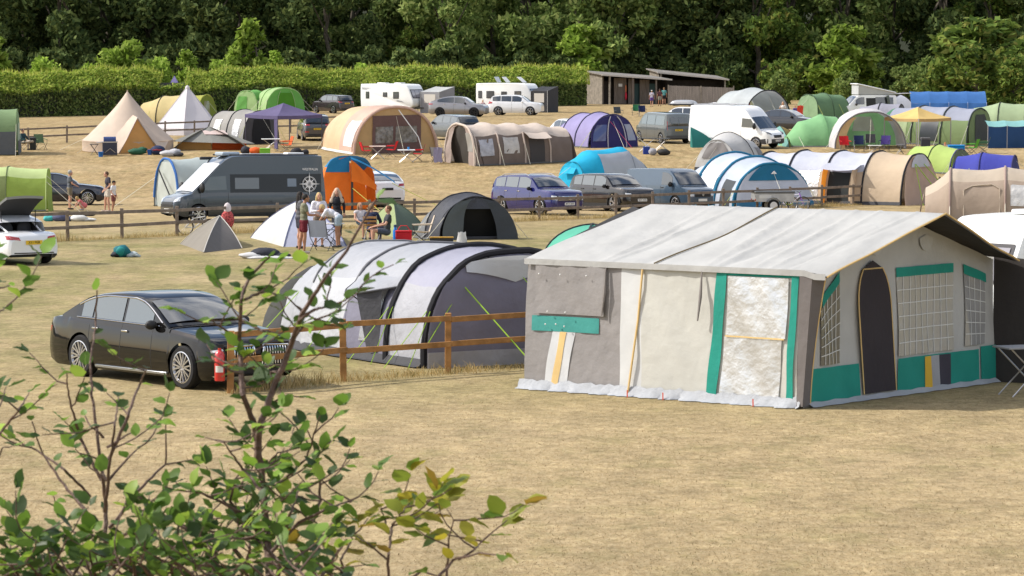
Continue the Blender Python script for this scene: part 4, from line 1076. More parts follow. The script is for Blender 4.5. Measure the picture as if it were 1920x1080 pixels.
# ------------------------------------------------------------------ tents
DKP = fab((.02, .02, .024), 0, .2)           # dark pole sleeve
GUY = mat('guy_rope', (.55, .60, .12), .6)
GUYW = mat('pale_guy_rope', (.55, .52, .42), .6)
GUYG = mat('green_guy_rope', (.30, .50, .03), .7)
MUD = fab((.05, .05, .055), 0, .4)
TUN = []
class Tunnel:
    """st: list of (x, halfwidth, height, power); local x runs from the front (0) to the back"""
    def __init__(s, label, loc, yaw, st, sag=.025, seed=1, cat='tent', name='tunnel_tent', group=None, wr=.02):
        s.th = thing(name, label, cat, loc, yaw, group); s.st = st; s.sag = sag; s.wr = wr
        rr = random.Random(seed); s.ph = [rr.uniform(0, 6) for _ in range(6)]; s.done = set(); TUN.append(s)
    def par(s, u):
        i = max(0, min(len(s.st) - 2, int(math.floor(u)))); f = u - i
        a, b = s.st[i], s.st[i+1]
        x, hw, h, n = [a[k] + (b[k] - a[k]) * f for k in range(4)]
        sg = 1 - s.sag * 4 * f * (1 - f)
        return x, hw * (1 - (1 - sg)*.6), h * sg, n
    def S(s, u, t, off=0):
        x, hw, h, n = s.par(u)
        a = (t + 1) / 2 * PI; c_, s_ = -math.cos(a), math.sin(a)
        hw += off; h += off
        y = hw * math.copysign(abs(c_) ** (2 / n), c_); z = h * abs(s_) ** (2 / n)
        p = s.ph; wv = s.wr * (math.sin(x*9 + t*5 + p[0]) + math.sin(t*17 + x*3 + p[1]) + .7*math.sin(x*21 - t*9 + p[2]) + .5*math.sin(x*13 + t*31 + p[4])) * .45
        k = min(1, z / .3)
        return Vector((x, y + wv*c_*k, z + wv*s_*k))
    def patch(s, u0, u1, t0, t1, m, name, off=0, nu=None, nt_=None, parent=None):
        nu = nu or max(3, int((u1 - u0) * 6)); nt_ = nt_ or max(3, int((t1 - t0) * 14)); b = MB()
        b.grid([[s.S(u0 + (u1-u0)*i/nu, t0 + (t1-t0)*j/nt_, off) for j in range(nt_ + 1)] for i in range(nu + 1)])
        return b.build(name, m, parent or s.th, ang=60)
    def pole(s, u, r, m, name='pole', t0=-1, t1=1, off=.01):
        b = MB(); b.tube([s.S(u, t0 + (t1 - t0)*i/28, off) for i in range(29)], r, 7); return b.build(name, m, s.th)
    def capP(s, u, sgn, slope, yf, zf, off=0, curve=0):
        x, hw, h, n = s.par(u); w_ = hw * max(0, 1 - min(1, zf) ** n) ** (1 / n)
        return Vector((x + sgn * (slope * (1 - zf) + curve*math.sin(PI*min(1, zf)) + off), yf * w_, zf * h))
    def cap(s, u, sgn, slope, m, name, curve=0, z0=0, z1=1, y0=-1, y1=1, off=0, nz=10, ny=10, clipw=None, parent=None):
        """closed end; sgn -1 = front. z0..z1 fractions of the height, y0..y1 fractions of the arch width
        (or of the full width when clipw is set)"""
        b = MB(); P_ = []
        for i in range(nz + 1):
            zf = z0 + (z1 - z0) * i / nz; row = []
            for j in range(ny + 1):
                yf = y0 + (y1 - y0) * j / ny
                if clipw:
                    x, hw, h, n = s.par(u); w_ = max(1e-3, hw * max(0, 1 - min(1, zf) ** n) ** (1 / n))
                    yf = max(-1, min(1, yf * hw / w_)) if w_ > 1e-3 else 0
                q = s.capP(u, sgn, slope, yf, zf, off, curve)
                q.x += s.wr * .8 * math.sin(yf*7 + zf*11 + s.ph[3])
                row.append(q)
            P_.append(row)
        b.grid(P_); return b.build(name, m, parent or s.th, ang=60)
    def guys(s, lst, m=None, r=.009, name='guy_rope'):
        s.done.add('g')
        for p, q in lst:
            b = MB(); b.tube([p, q], r, 4); b.build(name, m or GUYW, s.th)
    def side_guys(s, us, m=None, t=.62, reach=1.0, sides=(1, -1), r=.009):
        L = []
        for u in us:
            for sg in sides:
                p = s.S(u, sg * t); L.append((p, Vector((p.x, p.y + sg * reach, .02))))
        s.guys(L, m, r)
    def skirt(s, u0, u1, m=MUD, h=.12):
        s.done.add('s')
        for sg in (1, -1):
            b = MB(); n = 14; P_ = []
            for i in range(n + 1):
                p = s.S(u0 + (u1-u0)*i/n, sg * .999); P_.append([p + Vector((0, sg*.015, h)), p + Vector((0, sg*.10, .015*math.sin(i*2.1) + .03)), p + Vector((0, sg*.20, .012))])
            b.grid(P_); b.build('mud_flap', m, s.th)
def arch(w, h, xs, n=2.3, back=None):
    return [(x, w*(1 if i == 0 else 1), h, n) for i, x in enumerate(xs)]
def dome(label, loc, yaw, corners, apex, panels, curve=1.0, sag=.10, name='dome_tent', cat='tent', ribs=None, wall=0, group=None, rib_r=.012, nms=None, N=8):
    """corners: ground polygon; each edge carries one panel rising to the apex"""
    th = thing(name, label, cat, loc, yaw, group); ap = Vector(apex); n = len(corners)
    def rib(k, s_):
        c_ = Vector((*corners[k % n], wall)); e = max(0, min(1, curve - 1))
        hz = s_ * (1 - e) + math.sin(s_ * PI/2) * e
        q = c_.lerp(Vector((ap.x, ap.y, wall)), s_ * (1 - e) + (1 - math.cos(s_*PI/2)) * e)
        return Vector((q.x, q.y, wall + (ap.z - wall) * hz))
    out = []
    for k in range(n):
        b = MB(); P_ = []
        for i in range(N + 1):
            s_ = i / N; a, c_ = rib(k, s_), rib(k + 1, s_); row = []
            for j in range(N + 1):
                t = j / N; p = a.lerp(c_, t); g = sag * 4*t*(1-t) * math.sin(PI*min(1, s_*.9 + .1))
                cen = Vector((ap.x, ap.y, p.z)); d = (cen - p); d.z = 0
                if d.length > 1e-4: p = p + d.normalized() * g * min(1, d.length)
                p.z -= g*.25
                row.append(p)
            P_.append(row)
        b.grid(P_)
        if wall: b.add([(*corners[k], 0), (*corners[(k+1) % n], 0), (*corners[(k+1) % n], wall), (*corners[k], wall)], [(0, 1, 2, 3)])
        m = panels[k % len(panels)]
        if m: out.append(b.build((nms[k % len(nms)] if nms else 'flysheet_panel'), m, th, ang=60))
    if ribs:
        for k in range(n):
            b = MB(); b.tube([rib(k, i/12) + Vector((0, 0, .012)) for i in range(13)], rib_r, 6); b.build('pole_sleeve', ribs, th)
    return th, rib
def gazebo(label, px, py, yaw, w, d, he, ha, rm, lm, val=.22, name='gazebo', vm=None, loc=None):
    th = thing(name, label, 'gazebo', loc if loc is not None else at(px, py), yaw); b = MB(); N = 10
    cs = [(w/2, d/2), (-w/2, d/2), (-w/2, -d/2), (w/2, -d/2)]
    for k in range(4):
        a, c_ = Vector((*cs[k], he)), Vector((*cs[(k+1) % 4], he)); P_ = []
        for i in range(N + 1):
            u = i/N; row = []
            for j in range(N + 1):
                p = a.lerp(c_, j/N).lerp(Vector((0, 0, ha)), u); p.z -= .10 * math.sin(PI*u) * (1 - .35*abs(2*j/N - 1)) + .03*math.sin(PI*j/N)*(1-u)
                row.append(p)
            P_.append(row)
        b.grid(P_)
    b.build('canopy', rm, th, ang=70); b = MB()
    for k in range(4):
        a, c_ = Vector((*cs[k], he)), Vector((*cs[(k+1) % 4], he))
        b.grid([[a.lerp(c_, j/N) - Vector((0, 0, .03*math.sin(PI*j/N) + i*val)) for j in range(N + 1)] for i in range(2)])
    b.build('valance', vm or rm, th)
    for x, y in cs:
        b = MB(); b.box((x*.985, y*.985, he/2), (.045, .045, he)); b.box((x*.985, y*.985, .01), (.14, .14, .02)); b.build('leg', lm, th, False)
    return th
def local_at(th, p):                # world -> local of a thing
    bpy.context.view_layer.update()
    return th.matrix_world.inverted() @ Vector(p)

# --- big trailer tent in the foreground
def trailer_tent():
    A, B, Cc = at(990, 728), at(1500, 765), at(1890, 722)
    D = A + (Cc - B)
    ax = (B - A).normalized(); yaw = math.atan2(ax.y, ax.x)
    th = thing('trailer_tent', 'big cream and grey trailer tent with teal trim and arched dark door in the foreground', 'tent', A, yaw, None, False)
    Lx = (B - A).length; Wy = 6.1; KG = Wy/5.6      # local x along A->B, local y away along the gable
    CR = fab((.55, .545, .50), .12, .35, 4, .06); WHs = fab((.60, .61, .61), .12, .3, 3, .06); GR = fab((.27, .255, .25), .06, .45, 5, .08)
    TE = fab((.02, .27, .21), .1, .35, 5, .1); GL = fab((.47, .465, .44), .08, .4, 5, .08); DK = fab((.045, .04, .038), .0, .3); YE = fab((.72, .45, .05), .1, .2); MT = fab((.06, .30, .27), .1, .3)
    PEA = fab((.70, .50, .22), .1, .2); SIL = mat('clear_pvc', (.60, .61, .62), .30, .6, .5, 0, .35, 7, .15, 2.5); DOOR = fab((.035, .028, .032), .0, .3)
    SK = fab((.36, .375, .40), .05, .7, 6, .1)
    H0 = 2.24; HP = 3.10
    def wall(u0, u1, z0, z1, m, nm, off=0, par=None, shear=0, n=10, wob=.03):
        # long wall: u in metres along A->B, leaning slightly outwards towards the ground
        b = MB(); P_ = []
        for i in range(n + 1):
            z = z0 + (z1 - z0)*i/n; row = []
            for j in range(n + 1):
                u = u0 + (u1 - u0)*j/n + shear*(1 - z/H0)
                y = -.10*(1 - z/H0) - off - wob*math.sin(u*2.3 + z*1.7)*math.sin(PI*z/H0) - .012*math.sin(u*11 + z*5)
                row.append((u, y, z))
            P_.append(row)
        b.grid(P_); return b.build(nm, m, par or th, ang=60)
    def U(px): # pixel column along the top of the wall -> metres
        k = (px - 990) / (1510 - 990); return Lx * k * (1.06 - .06*k)
    wall(0, U(1170), .05, H0, GR, 'grey_side_panel')
    wall(U(1170), U(1212), .05, H0, WHs, 'white_side_panel'); wall(U(1212), U(1352), .05, H0, CR, 'cream_side_panel')
    wall(U(1352), U(1372), .05, H0, TE, 'teal_strip', .03, None, -.16); wall(U(1352), Lx, .05, H0, CR, 'cream_side_panel')
    wall(U(1352), Lx - .02, H0 - .13, H0 - .005, TE, 'teal_strip', .014)
    wall(U(1374), U(1490), 1.12, H0 - .14, SIL, 'window', .03, None, -.03, 14); wall(U(1374), U(1488), .10, 1.10, SIL, 'window', .018, None, -.13, 14)
    wall(U(1374), U(1490), 1.10, 1.125, PEA, 'window_hem', .036, None, -.07, 8)
    wall(U(1496), Lx - .01, .05, H0, TE, 'teal_strip', .03, None, -.06)
    # grey section: blind, teal band, diagonal stripes
    wall(U(1008), U(1140), 1.32, H0 - .08, GR, 'window_blind', .05, None, 0, 10, .04); wall(U(1004), U(1128), 1.02, 1.28, MT, 'teal_band', .018)
    wall(U(1058), U(1100), .12, 1.02, fab((.60, .61, .62), .1, .2), 'diagonal_stripe', .014, None, -.35); wall(U(1074), U(1086), .12, 1.02, PEA, 'diagonal_stripe', .022, None, -.37)
    b = MB()
    for u, z in ((1020, 2.0), (1060, 2.0), (1110, 2.0), (1036, 1.36), (1070, 1.36), (1032, 1.14), (1052, 1.15), (1068, 1.12)): b.ell((U(u), -.13, z), (.016, .012, .016))
    b.build('toggle', plast((.6, .6, .58)), th)
    b = MB(); b.tube([(U(1212) + .0, -.04, H0), (U(1206), -.09, 1.3), (U(1196) - .05, -.16, .06)], .02, 6); b.build('piping', PEA, th)
    for u in (1142, 1325):
        b = MB(); b.tube([(U(u), -.05, H0 - .05), (U(u) + .02, -.12, H0 - .5), (U(u) - .03, -.13, H0 - .9)], [.012, .03, .014], 6); b.build('hanging_tie', fab((.22, .20, .19), 0), th)
    # ground flap
    b = MB(); P_ = []
    for i in range(61):
        u = -.1 + (Lx + .2)*i/60; q = .025*math.sin(i*1.3) + .025*math.sin(i*2.9) + .015*math.sin(i*4.7)
        P_.append([(u, -.115, .17 + q*.5), (u, -.15 + q*.5, .10 + q*.6), (u + .02, -.19 + q, .04), (u, -.26 + q*1.8, .012)])
    b.grid(P_); b.build('mud_flap', SK, th)
    # ridge roof with gentle sag, hip at the rear edge kept upright
    def roof(x, v):           # v 0 front eave .. 1 ridge .. 2 far eave
        k = max(0.0, v if v <= 1 else 2 - v)
        y = (Wy/2) * v
        z = H0 + (HP - H0) * (k ** .92)
        over = .55 + .32*k           # brim over the gable
        xx = -.03 + .42*k + (Lx + over + .03 - .42*k) * x
        z -= .05*math.sin(PI*k)*(.6 + .6*math.sin(x*PI)) 
        z += (.013*math.sin(x*34 + v*5) + .018*math.sin(x*13 + v*2.5) + .008*math.sin(x*71 + v*9)) * math.sin(PI*k)
        z += .05*sum(max(0, 1 - abs(x - c0 - c1*(1 - k))/.011) * (.3 + .7*math.sin(PI*k)) for c0, c1 in ((.22, .05), (.31, -.02), (.52, .10), (.60, .05), (.71, .06), (.79, .03), (.91, -.03)))
        for c0 in (.40, .66, .86): z -= .05*math.exp(-((x - c0 - .06*k)/.018)**2) * math.sin(PI*min(1, k*.9 + .1))
        if x > .9: z -= (.02 + .16*(1 - k)) * ((x - .9)/.1) ** 2 * .45
        return Vector((xx, y - .06*(1-k), z))
    b = MB(); b.grid([[roof(i/130, 2*j/24) for j in range(25)] for i in range(131)]); b.build('roof', fab((.40, .40, .39), .06, .7, 2.5, .09), th, ang=60)
    b = MB(); b.grid([[roof(.86 + .135*i/6, j/12) - Vector((.0, 0, .03)) for j in range(25)] for i in range(7)]); b.build('roof_lining', DK, th, ang=60)
    b = MB(); b.grid([[Vector((i/30*(Lx + .55) - .03, -.065, H0 - q + .012 - (.05 if i > 28 else 0))) for q in (0, .10)] for i in range(31)]); b.build('roof_valance', fab((.40, .40, .39), .06, .7, 2.5, .09), th)
    b = MB(); b.tube([roof(1, 2*j/24) + Vector((.005, 0, 0)) for j in range(25)], .018, 5); b.build('brim_piping', PEA, th)
    b = MB(); b.tube([roof(.445, j/12) + Vector((.0, 0, .02)) for j in range(13)], .013, 5); b.build('roof_seam', fab((.16, .12, .06), 0), th)
    # rear gable (hidden from the photo) and far wall
    b = MB(); b.add([(0, 0, 0), (0, Wy, 0), (0, Wy, H0), (0, Wy/2, HP - .05), (0, 0, H0)], [(0, 1, 2, 3, 4)]); b.build('rear_wall', GR, th, False)
    b = MB(); b.add([(0, Wy, 0), (Lx, Wy, 0), (Lx, Wy, H0), (0, Wy, H0)], [(0, 1, 2, 3)]); b.build('far_wall', CR, th, False)
    # front flap hanging from the brim at the near corner
    b = MB(); P_ = []
    for i in range(13):
        k = i/12; z = .02 + (H0 - .08)*k
        P_.append([(Lx + .02, -.06 - .08*(1-k), z), (Lx + .16 + .10*k, -.05 - .12*(1-k), z + .02), (Lx + .10 + .30*k**1.5, .14, z + .04*k)])
    b.grid(P_); b.build('front_flap', fab((.14, .125, .12), 0, .4), th)
    b = MB(); b.tube([(Lx + .10 + .30*(i/12)**1.5, .15, .03 + (H0 - .06)*i/12) for i in range(13)], .014, 5); b.build('flap_piping', PEA, th)
    # gable wall; g in metres from the near corner (0..Wy)
    def gab(g0, g1, zf0, zf1, m, nm, off=0, n=10, mm=None, top=None):
        P_ = []
        for i in range(n + 1):
            row = []
            for j in range(n + 1):
                g = g0 + (g1 - g0)*j/n; za = zf0(g) if callable(zf0) else zf0; zb = zf1(g) if callable(zf1) else zf1
                z = za + (zb - za)*i/n
                x = Lx + .06*(1 - z/H0 if z < H0 else 0) + off + .025*math.sin(g*2.7 + 1)*math.sin(PI*min(1, z/2.4)) + .012*math.sin(g*9 + z*3)
                row.append((x, g*KG, z))
            P_.append(row)
        b = mm or MB(); b.grid(P_)
        return None if mm else b.build(nm, m, th, ang=60)
    topz = lambda g: H0 - .02 + (HP - H0) * (1 - abs(g*KG - Wy/2)/(Wy/2)) - .06
    gab(0, 5.6, .0, topz, GL, 'gable_wall', 0, 22)
    gab(.15, 1.55, .06, .62, TE, 'teal_panel', .02); gab(2.62, 5.05, .06, .62, TE, 'teal_panel', .02, 14); gab(5.12, 5.6, .06, .66, TE, 'teal_panel', .02)
    gab(3.42, 3.62, .065, .60, YE, 'yellow_stripe', .03); gab(3.62, 3.88, .065, .60, fab((.36, .36, .37), .05), 'grey_stripe', .03); gab(3.88, 4.18, .065, .60, fab((.05, .045, .06), 0), 'dark_stripe', .03)
    CLR = mat('clear_pvc', (.33, .325, .315), .16, 0, .8, .5, .35, 3, .12, 1.6); CLD = mat('clear_pvc', (.10, .10, .095), .12, 0, .8, .5, .4, 4, .3, 2)
    WL = plast((.62, .62, .60)); 
    def window(g0, g1, z0, z1, m, cols, rows, nm='window'):
        gab(g0, g1, z0, z1, m, nm, .022, 14); 
        mm = MB()
        for i in range(1, cols):
            g = g0 + (g1-g0)*i/cols; gab(g - .008, g + .008, z0, z1, None, '', .030, 8, mm)
        for i in range(1, rows):
            za = (z0(g0) if callable(z0) else z0); f0 = z0 if callable(z0) else (lambda g: z0); f1 = z1 if callable(z1) else (lambda g: z1)
            q = i/rows; gab(g0, g1, lambda g: f0(g) + (f1(g) - f0(g))*q - .008, lambda g: f0(g) + (f1(g) - f0(g))*q + .008, None, '', .032, 10, mm)
        o = mm.build('window_grid', WL, th, False); return o
    window(.45, 1.02, .66, lambda g: 1.55 + (g - .45)*.8, CLD, 5, 6); window(2.62, 4.30, .66, 2.0, CLR, 9, 6); window(4.62, 5.25, .70, lambda g: 1.95 - (g - 4.62)*.25, CLR, 4, 6)
    gab(2.62, 4.30, 2.0, 2.16, TE, 'teal_band', .03); gab(4.62, 5.30, lambda g: 1.96 - (g - 4.62)*.28, lambda g: 2.13 - (g - 4.62)*.30, TE, 'teal_band', .03); gab(.52, 1.02, lambda g: 1.60 + (g-.52)*.8, lambda g: 1.78 + (g-.52)*.8, TE, 'teal_band', .03)
    # arched door
    c0, hw = 1.92*KG, .50; P_ = []
    for i in range(17):
        k = i/16; z = .10 + 2.22*k; w_ = hw * (1 - max(0, (k - .62)/.38) ** 2.4) ** .5
        lean = .30*(1 - k) if k < .62 else .30*(1 - k)
        P_.append([(Lx + .045 + .06*(1 - min(1, z/H0)), c0 + lean*.6 + w_*(2*j/8 - 1), z) for j in range(9)])
    b = MB(); b.grid(P_); b.build('door', DOOR, th)
    b = MB(); b.tube([P_[i][0] for i in range(16)] + [P_[15][j] for j in range(1, 8)] + [P_[i][8] for i in range(15, -1, -1)], .013, 5); b.build('door_zip', PEA, th)
    b = MB(); P_ = []
    for i in range(31):
        g = .1 + (Wy - .15)*i/30; q = .03*math.sin(i*1.9)
        P_.append([(Lx + .09, g, .08 + q*.4), (Lx + .13 + q*.5, g, .05 + q*.5), (Lx + .20 + q, g, .012)])
    b.grid(P_); b.build('mud_flap', SK, th)
    for g, sgn in ((2.05, 1), (3.5, -1)):    # vents under the peak
        b = MB(); P_ = []
        for i in range(7):
            a = PI*i/6; P_.append([(Lx + .03, g*KG, topz(g) - .12), (Lx + .03, g*KG + .22*math.cos(a), topz(g) - .18 - .22*math.sin(a))])
        b.grid(P_); b.build('vent', fab((.5, .5, .48), .1), th)
    # dark wing panel at the far corner
    b = MB(); b.add([(Lx + .02, Wy - .02, 0), (Lx + .85, Wy + .12, .0), (Lx + .68, Wy + .04, H0 - .06), (Lx + .02, Wy - .02, H0)], [(0, 1, 2, 3)]); b.build('wing_panel', DK, th, False)
    for p, q in (((Lx + .45, 0, H0 - .1), (Lx + 1.0, -.6, 0)),): pass
    b = MB()
    for u in (1200, 1268, 1440): b.bar((U(u), -.30, .0), (U(u) - .03, -.26, .12), .02, .02)
    b.build('peg', plast((.6, .08, .03)), th)
trailer_tent()

# --- silver and violet air tent
def air_tent():
    f0 = at(962, 682); yaw = R(121)
    t = Tunnel('large silver and violet air-beam tunnel tent with black arches behind the front fence', f0, yaw, [(0, 1.92, 2.10, 2.5), (1.35, 1.98, 2.15, 2.5), (3.1, 1.98, 2.15, 2.5), (4.9, 1.92, 2.10, 2.5), (6.4, 1.6, 1.7, 2.4)], .03, 3)
    SV = fab((.35, .36, .39), .10, .8, 4, .08, .5); VI = fab((.19, .185, .245), .12, .5, 4, .1, .55); PALE = fab((.38, .385, .42), .15, .6, 6, .1, .5); LIL = fab((.34, .34, .42), .15, .5, 4, .08, .5)
    t.patch(1, 3, -.55, .55, SV, 'roof_panel'); t.patch(0, 1, -.55, .55, LIL, 'roof_panel'); t.patch(3, 4, -.55, .55, SV, 'roof_panel')
    for sg in (1, -1):
        a, b_ = (.55, .998) if sg > 0 else (-.998, -.55)
        t.patch(0, 1, a, b_, PALE, 'side_panel'); t.patch(1, 2, a, b_, VI, 'side_panel'); t.patch(2, 3, a, b_, fab((.44, .45, .48), .1, .9, 5, .08, .45), 'side_panel'); t.patch(3, 4, a, b_, SV, 'side_panel')
        t.patch(1.22, 1.62, .60*sg if sg > 0 else -.93, .93 if sg > 0 else -.60, mat('tinted_window', (.25, .25, .27), .15, 0, .6, 0, .5, 8), 'side_window', .015)
    t.cap(0, -1, .10, VI, 'front_panel', .05); t.cap(4, 1, .9, SV, 'rear_panel', .15)
    t.cap(0, -1, .10, PALE, 'front_hem', .05, 0, .14, off=.02)
    t.pole(0, .065, DKP, 'air_beam'); t.pole(1, .065, DKP, 'air_beam'); t.pole(2, .03, fab((.16, .16, .17), 0), 'air_beam', -.62, .62); t.pole(3, .02, fab((.2, .2, .21), 0), 'air_beam', -.62, .62)
    # peaked visor over the front panel
    b = MB(); b.grid([[Vector((-.03 - .55*math.sin(PI*j/10)*(1 - i/5)*.3 - .06*(i/5), (2*j/10 - 1)*(1.05), 2.06*(1 - .06*(2*j/10-1)**2) - .02 - (i/5)*(.16 + .34*(1 - abs(2*j/10 - 1))))) for j in range(11)] for i in range(6)]); b.build('visor', fab((.60, .63, .67), .15, .4), t.th)
    # side porch canopy on the near left wall
    b = MB(); P_ = []
    for i in range(9):
        u = 1.05 + .95*i/8; P_.append([t.S(u, .50), t.S(u, .56) + Vector((0, .25*math.sin(PI*i/8), .03)), t.S(u, .60) + Vector((0, .62*math.sin(PI*i/8), .03 - .12*math.sin(PI*i/8)))])
    b.grid(P_); b.build('porch_canopy', SV, t.th)
    b = MB(); b.tube([p[2] for p in P_], .02, 5); b.tube([P_[4][2], P_[7][1] + Vector((0, .05, -.4))], .014, 5); b.build('porch_pole', fab((.10, .10, .11), 0), t.th)
    b = MB(); b.grid([[P_[1][2].lerp(t.S(1.18, .97), k/6), P_[3][2].lerp(t.S(1.35, .97) + Vector((0, .1, 0)), k/6)] for k in range(7)]); b.build('rolled_door', fab((.07, .07, .08), 0), t.th)
    t.skirt(0, 4, MUD, .15)
    for u in (0, 1):
        p = t.S(u, .66); t.guys([(p, Vector((p.x - .35, p.y + .75, .02)))], GUYG, .010); t.guys([(p, Vector((p.x + .2, p.y + .95, .02)))], GUYG, .008)
    p = t.capP(0, -1, .1, .72, .72); t.guys([(p, Vector((-1.5, p.y*.35, .02)))], GUYG, .014); t.guys([(Vector((-.12, -.15, 1.62)), Vector((-1.7, -.75, .02)))], GUYG, .010); t.guys([(p, Vector((-.2, p.y + .9, .4)))], GUYG, .01)
    for u in (2, 3.6): p = t.S(u, .62); t.guys([(p, Vector((p.x + .1, p.y + 1.1, .02)))], GUYG, .008)
air_tent()

# --- small tents between the fences
G1, G2 = fab((.22, .20, .17), .15, .4), fab((.11, .10, .095), .05, .3)
c0 = at(385, 473)
def pxl(pts): return [(p.x, p.y) for p in pts]
def dome_px(label, base, apex_px, apex_h, panels, **kw):
    """base: ground pixels of the corners (in order); the apex stands at height apex_h on its pixel column"""
    W_ = [at(*p) for p in base]; cen = sum(W_, Vector()) / len(W_); cen.z = gz(0, cen.y)
    ax = atd(apex_px[0], apex_px[1], cen.y)
    h = apex_h if apex_h else ax.z - cen.z
    return dome(label, cen, 0, [(p.x - cen.x, p.y - cen.y) for p in W_], (ax.x - cen.x, 0, h), panels, **kw)
th, rb = dome_px('small grey two-tone pyramid tent pitched against the middle fence', [(338, 458), (382, 474), (454, 466), (425, 446)], (412, 405), None, [G1, G2, G2, G1], sag=.12, ribs=fab((.45, .43, .40), 0), rib_r=.014, curve=1.25)
L1, L2 = fab((.60, .61, .58), .25, .35), fab((.42, .44, .55), .25, .35)
dome_px('pale cream and lavender dome tent with dark edge, behind the standing group', [(470, 446), (532, 463), (650, 462), (600, 436)], (566, 374), None, [L1, L2, L2, L1], sag=.10, ribs=fab((.10, .11, .22), 0), rib_r=.016, curve=1.35)
GA, GB = fab((.30, .36, .17), .25, .35), fab((.055, .085, .055), .1, .35)
dome_px('olive green dome tent with dark green door behind the seated campers', [(688, 434), (745, 446), (800, 436), (752, 424)], (738, 379), None, [GA, GB, GB, GA], sag=.08, ribs=fab((.06, .08, .05), 0), rib_r=.014, curve=1.45)
f0 = at(895, 449)
t = Tunnel('charcoal tunnel tent with open dark doorway, by the middle fence', f0, R(112), [(0, 1.35, 1.42, 2.1), (1.0, 1.5, 1.55, 2.1), (2.6, 1.2, 1.05, 2.0), (3.3, .7, .45, 1.8)], .05, 8)
CH = fab((.055, .058, .07), .05, .7, 6, .15, .6); CHL = fab((.16, .165, .17), .1, .8, 8, .15, .55)
t.patch(0, 1, -.998, .998, CH, 'flysheet'); t.patch(1, 3, -.998, .998, CHL, 'flysheet'); t.cap(3, 1, .2, CH, 'rear_panel')
t.cap(0, -1, .3, fab((.05, .055, .06), .05), 'front_panel', 0, 0, 1, -1, -.45); t.cap(0, -1, .3, fab((.08, .09, .09), .05), 'front_panel', 0, 0, 1, .45, 1); t.cap(0, -1, .3, CH, 'front_panel', 0, .72, 1, -.45, .45)
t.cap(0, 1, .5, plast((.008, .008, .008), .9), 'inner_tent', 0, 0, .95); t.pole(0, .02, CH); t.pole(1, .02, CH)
b = MB(); b.box((0, 0, .05), (.1, 2.4, .10)); b.build('groundsheet_lip', MUD, t.th, bev=.02); t.side_guys([0, 1], reach=.7)
TEAL = fab((.10, .42, .30), .25, .3)
dome_px('teal green dome tent half hidden behind the white roof of the trailer tent', [(1018, 486), (1095, 500), (1205, 488), (1120, 470)], (1110, 421), None, [TEAL], sag=.06, ribs=fab((.03, .035, .04), 0), rib_r=.03, curve=1.9)

# --- behind the middle fence
LG = fab((.34, .46, .10), .3, .5, 3, .08); LP = fab((.55, .66, .30), .3, .4, 3, .06); OLV = fab((.22, .27, .11), .25, .6, 3, .1)
t = Tunnel('lime green tunnel tent at the left edge behind the open white coupe', at(-38, 396), R(2), [(-3, 1.2, 1.95, 3.2), (-.6, 1.25, 2.0, 3.2), (1.3, 1.25, 2.0, 3.2), (3.05, 1.15, 1.9, 3.0)], .03, 4)
t.patch(0, 3, -.52, .52, LP, 'roof_panel'); t.patch(2, 3, -.998, -.52, LG, 'side_panel'); t.patch(0, 2, -.998, -.52, OLV, 'side_panel'); t.patch(0, 3, .52, .998, LG, 'side_panel'); t.cap(3, 1, .1, LG, 'end_panel'); t.cap(0, -1, .1, LG, 'end_panel')
t.pole(2, .02, fab((.10, .13, .06), 0)); t.pole(3, .025, LP); t.guys([(t.S(3, -.6), Vector((4.6, -1.5, 0))), (t.S(3, -.45), Vector((4.9, -.9, 0)))], GUYW, .012)
GA2 = fab((.22, .32, .16), .25, .35); 
t = Tunnel('tall grey-green tent cut off by the left edge, behind the lime green tent', at(-30, 288), R(5), [(-2.5, 1.7, 2.6, 3), (0, 1.7, 2.7, 3), (2.0, 1.6, 2.65, 3)], .03, 5)
t.patch(0, 2, -.998, .998, GA2, 'flysheet'); t.cap(2, 1, .1, fab((.24, .36, .2), .25), 'end_panel'); t.cap(2, 1, .1, fab((.10, .11, .12), .05), 'lower_panel', 0, 0, .3, off=.03); t.cap(2, 1, .1, fab((.36, .46, .36), .2), 'door_panel', 0, .3, .68, -.7, .9, .02); t.cap(0, -1, .1, GA2, 'end_panel')
t.patch(1, 2, -.998, -.75, fab((.10, .11, .12), .05), 'lower_panel', .02); t.side_guys([1, 2], GUYW, reach=1.2, r=.012)
# drive-away awning beside the camper van
AW = fab((.50, .56, .56), .35, .3); BLUE = fab((.05, .16, .45), .15)
t = Tunnel('pale grey drive-away awning with blue edged open arch beside the dark camper van', at(312, 388), R(32), [(0, 1.25, 2.25, 2.2), (1.6, 1.35, 2.3, 2.2), (3.2, 1.3, 2.2, 2.4)], .04, 6)
t.patch(0, 2, -.998, .998, AW, 'flysheet'); t.cap(2, 1, 0, AW, 'end_panel'); t.pole(0, .06, BLUE, 'blue_edge', -.9, .9); t.pole(0, .02, DSTEEL); t.cap(0, -1, -.1, fab((.62, .66, .62), .4, .2), 'door_panel', 0, 0.0, .93, -.93, .93); t.guys([(t.S(0, .6), Vector((-1.6, 2.2, 0)))], GUYW, .012)
b = MB(); b.bar((-.35, -1.6, 0), (-.15, .5, 1.75), .05, .05); b.build('awning_pole', DSTEEL, t.th)
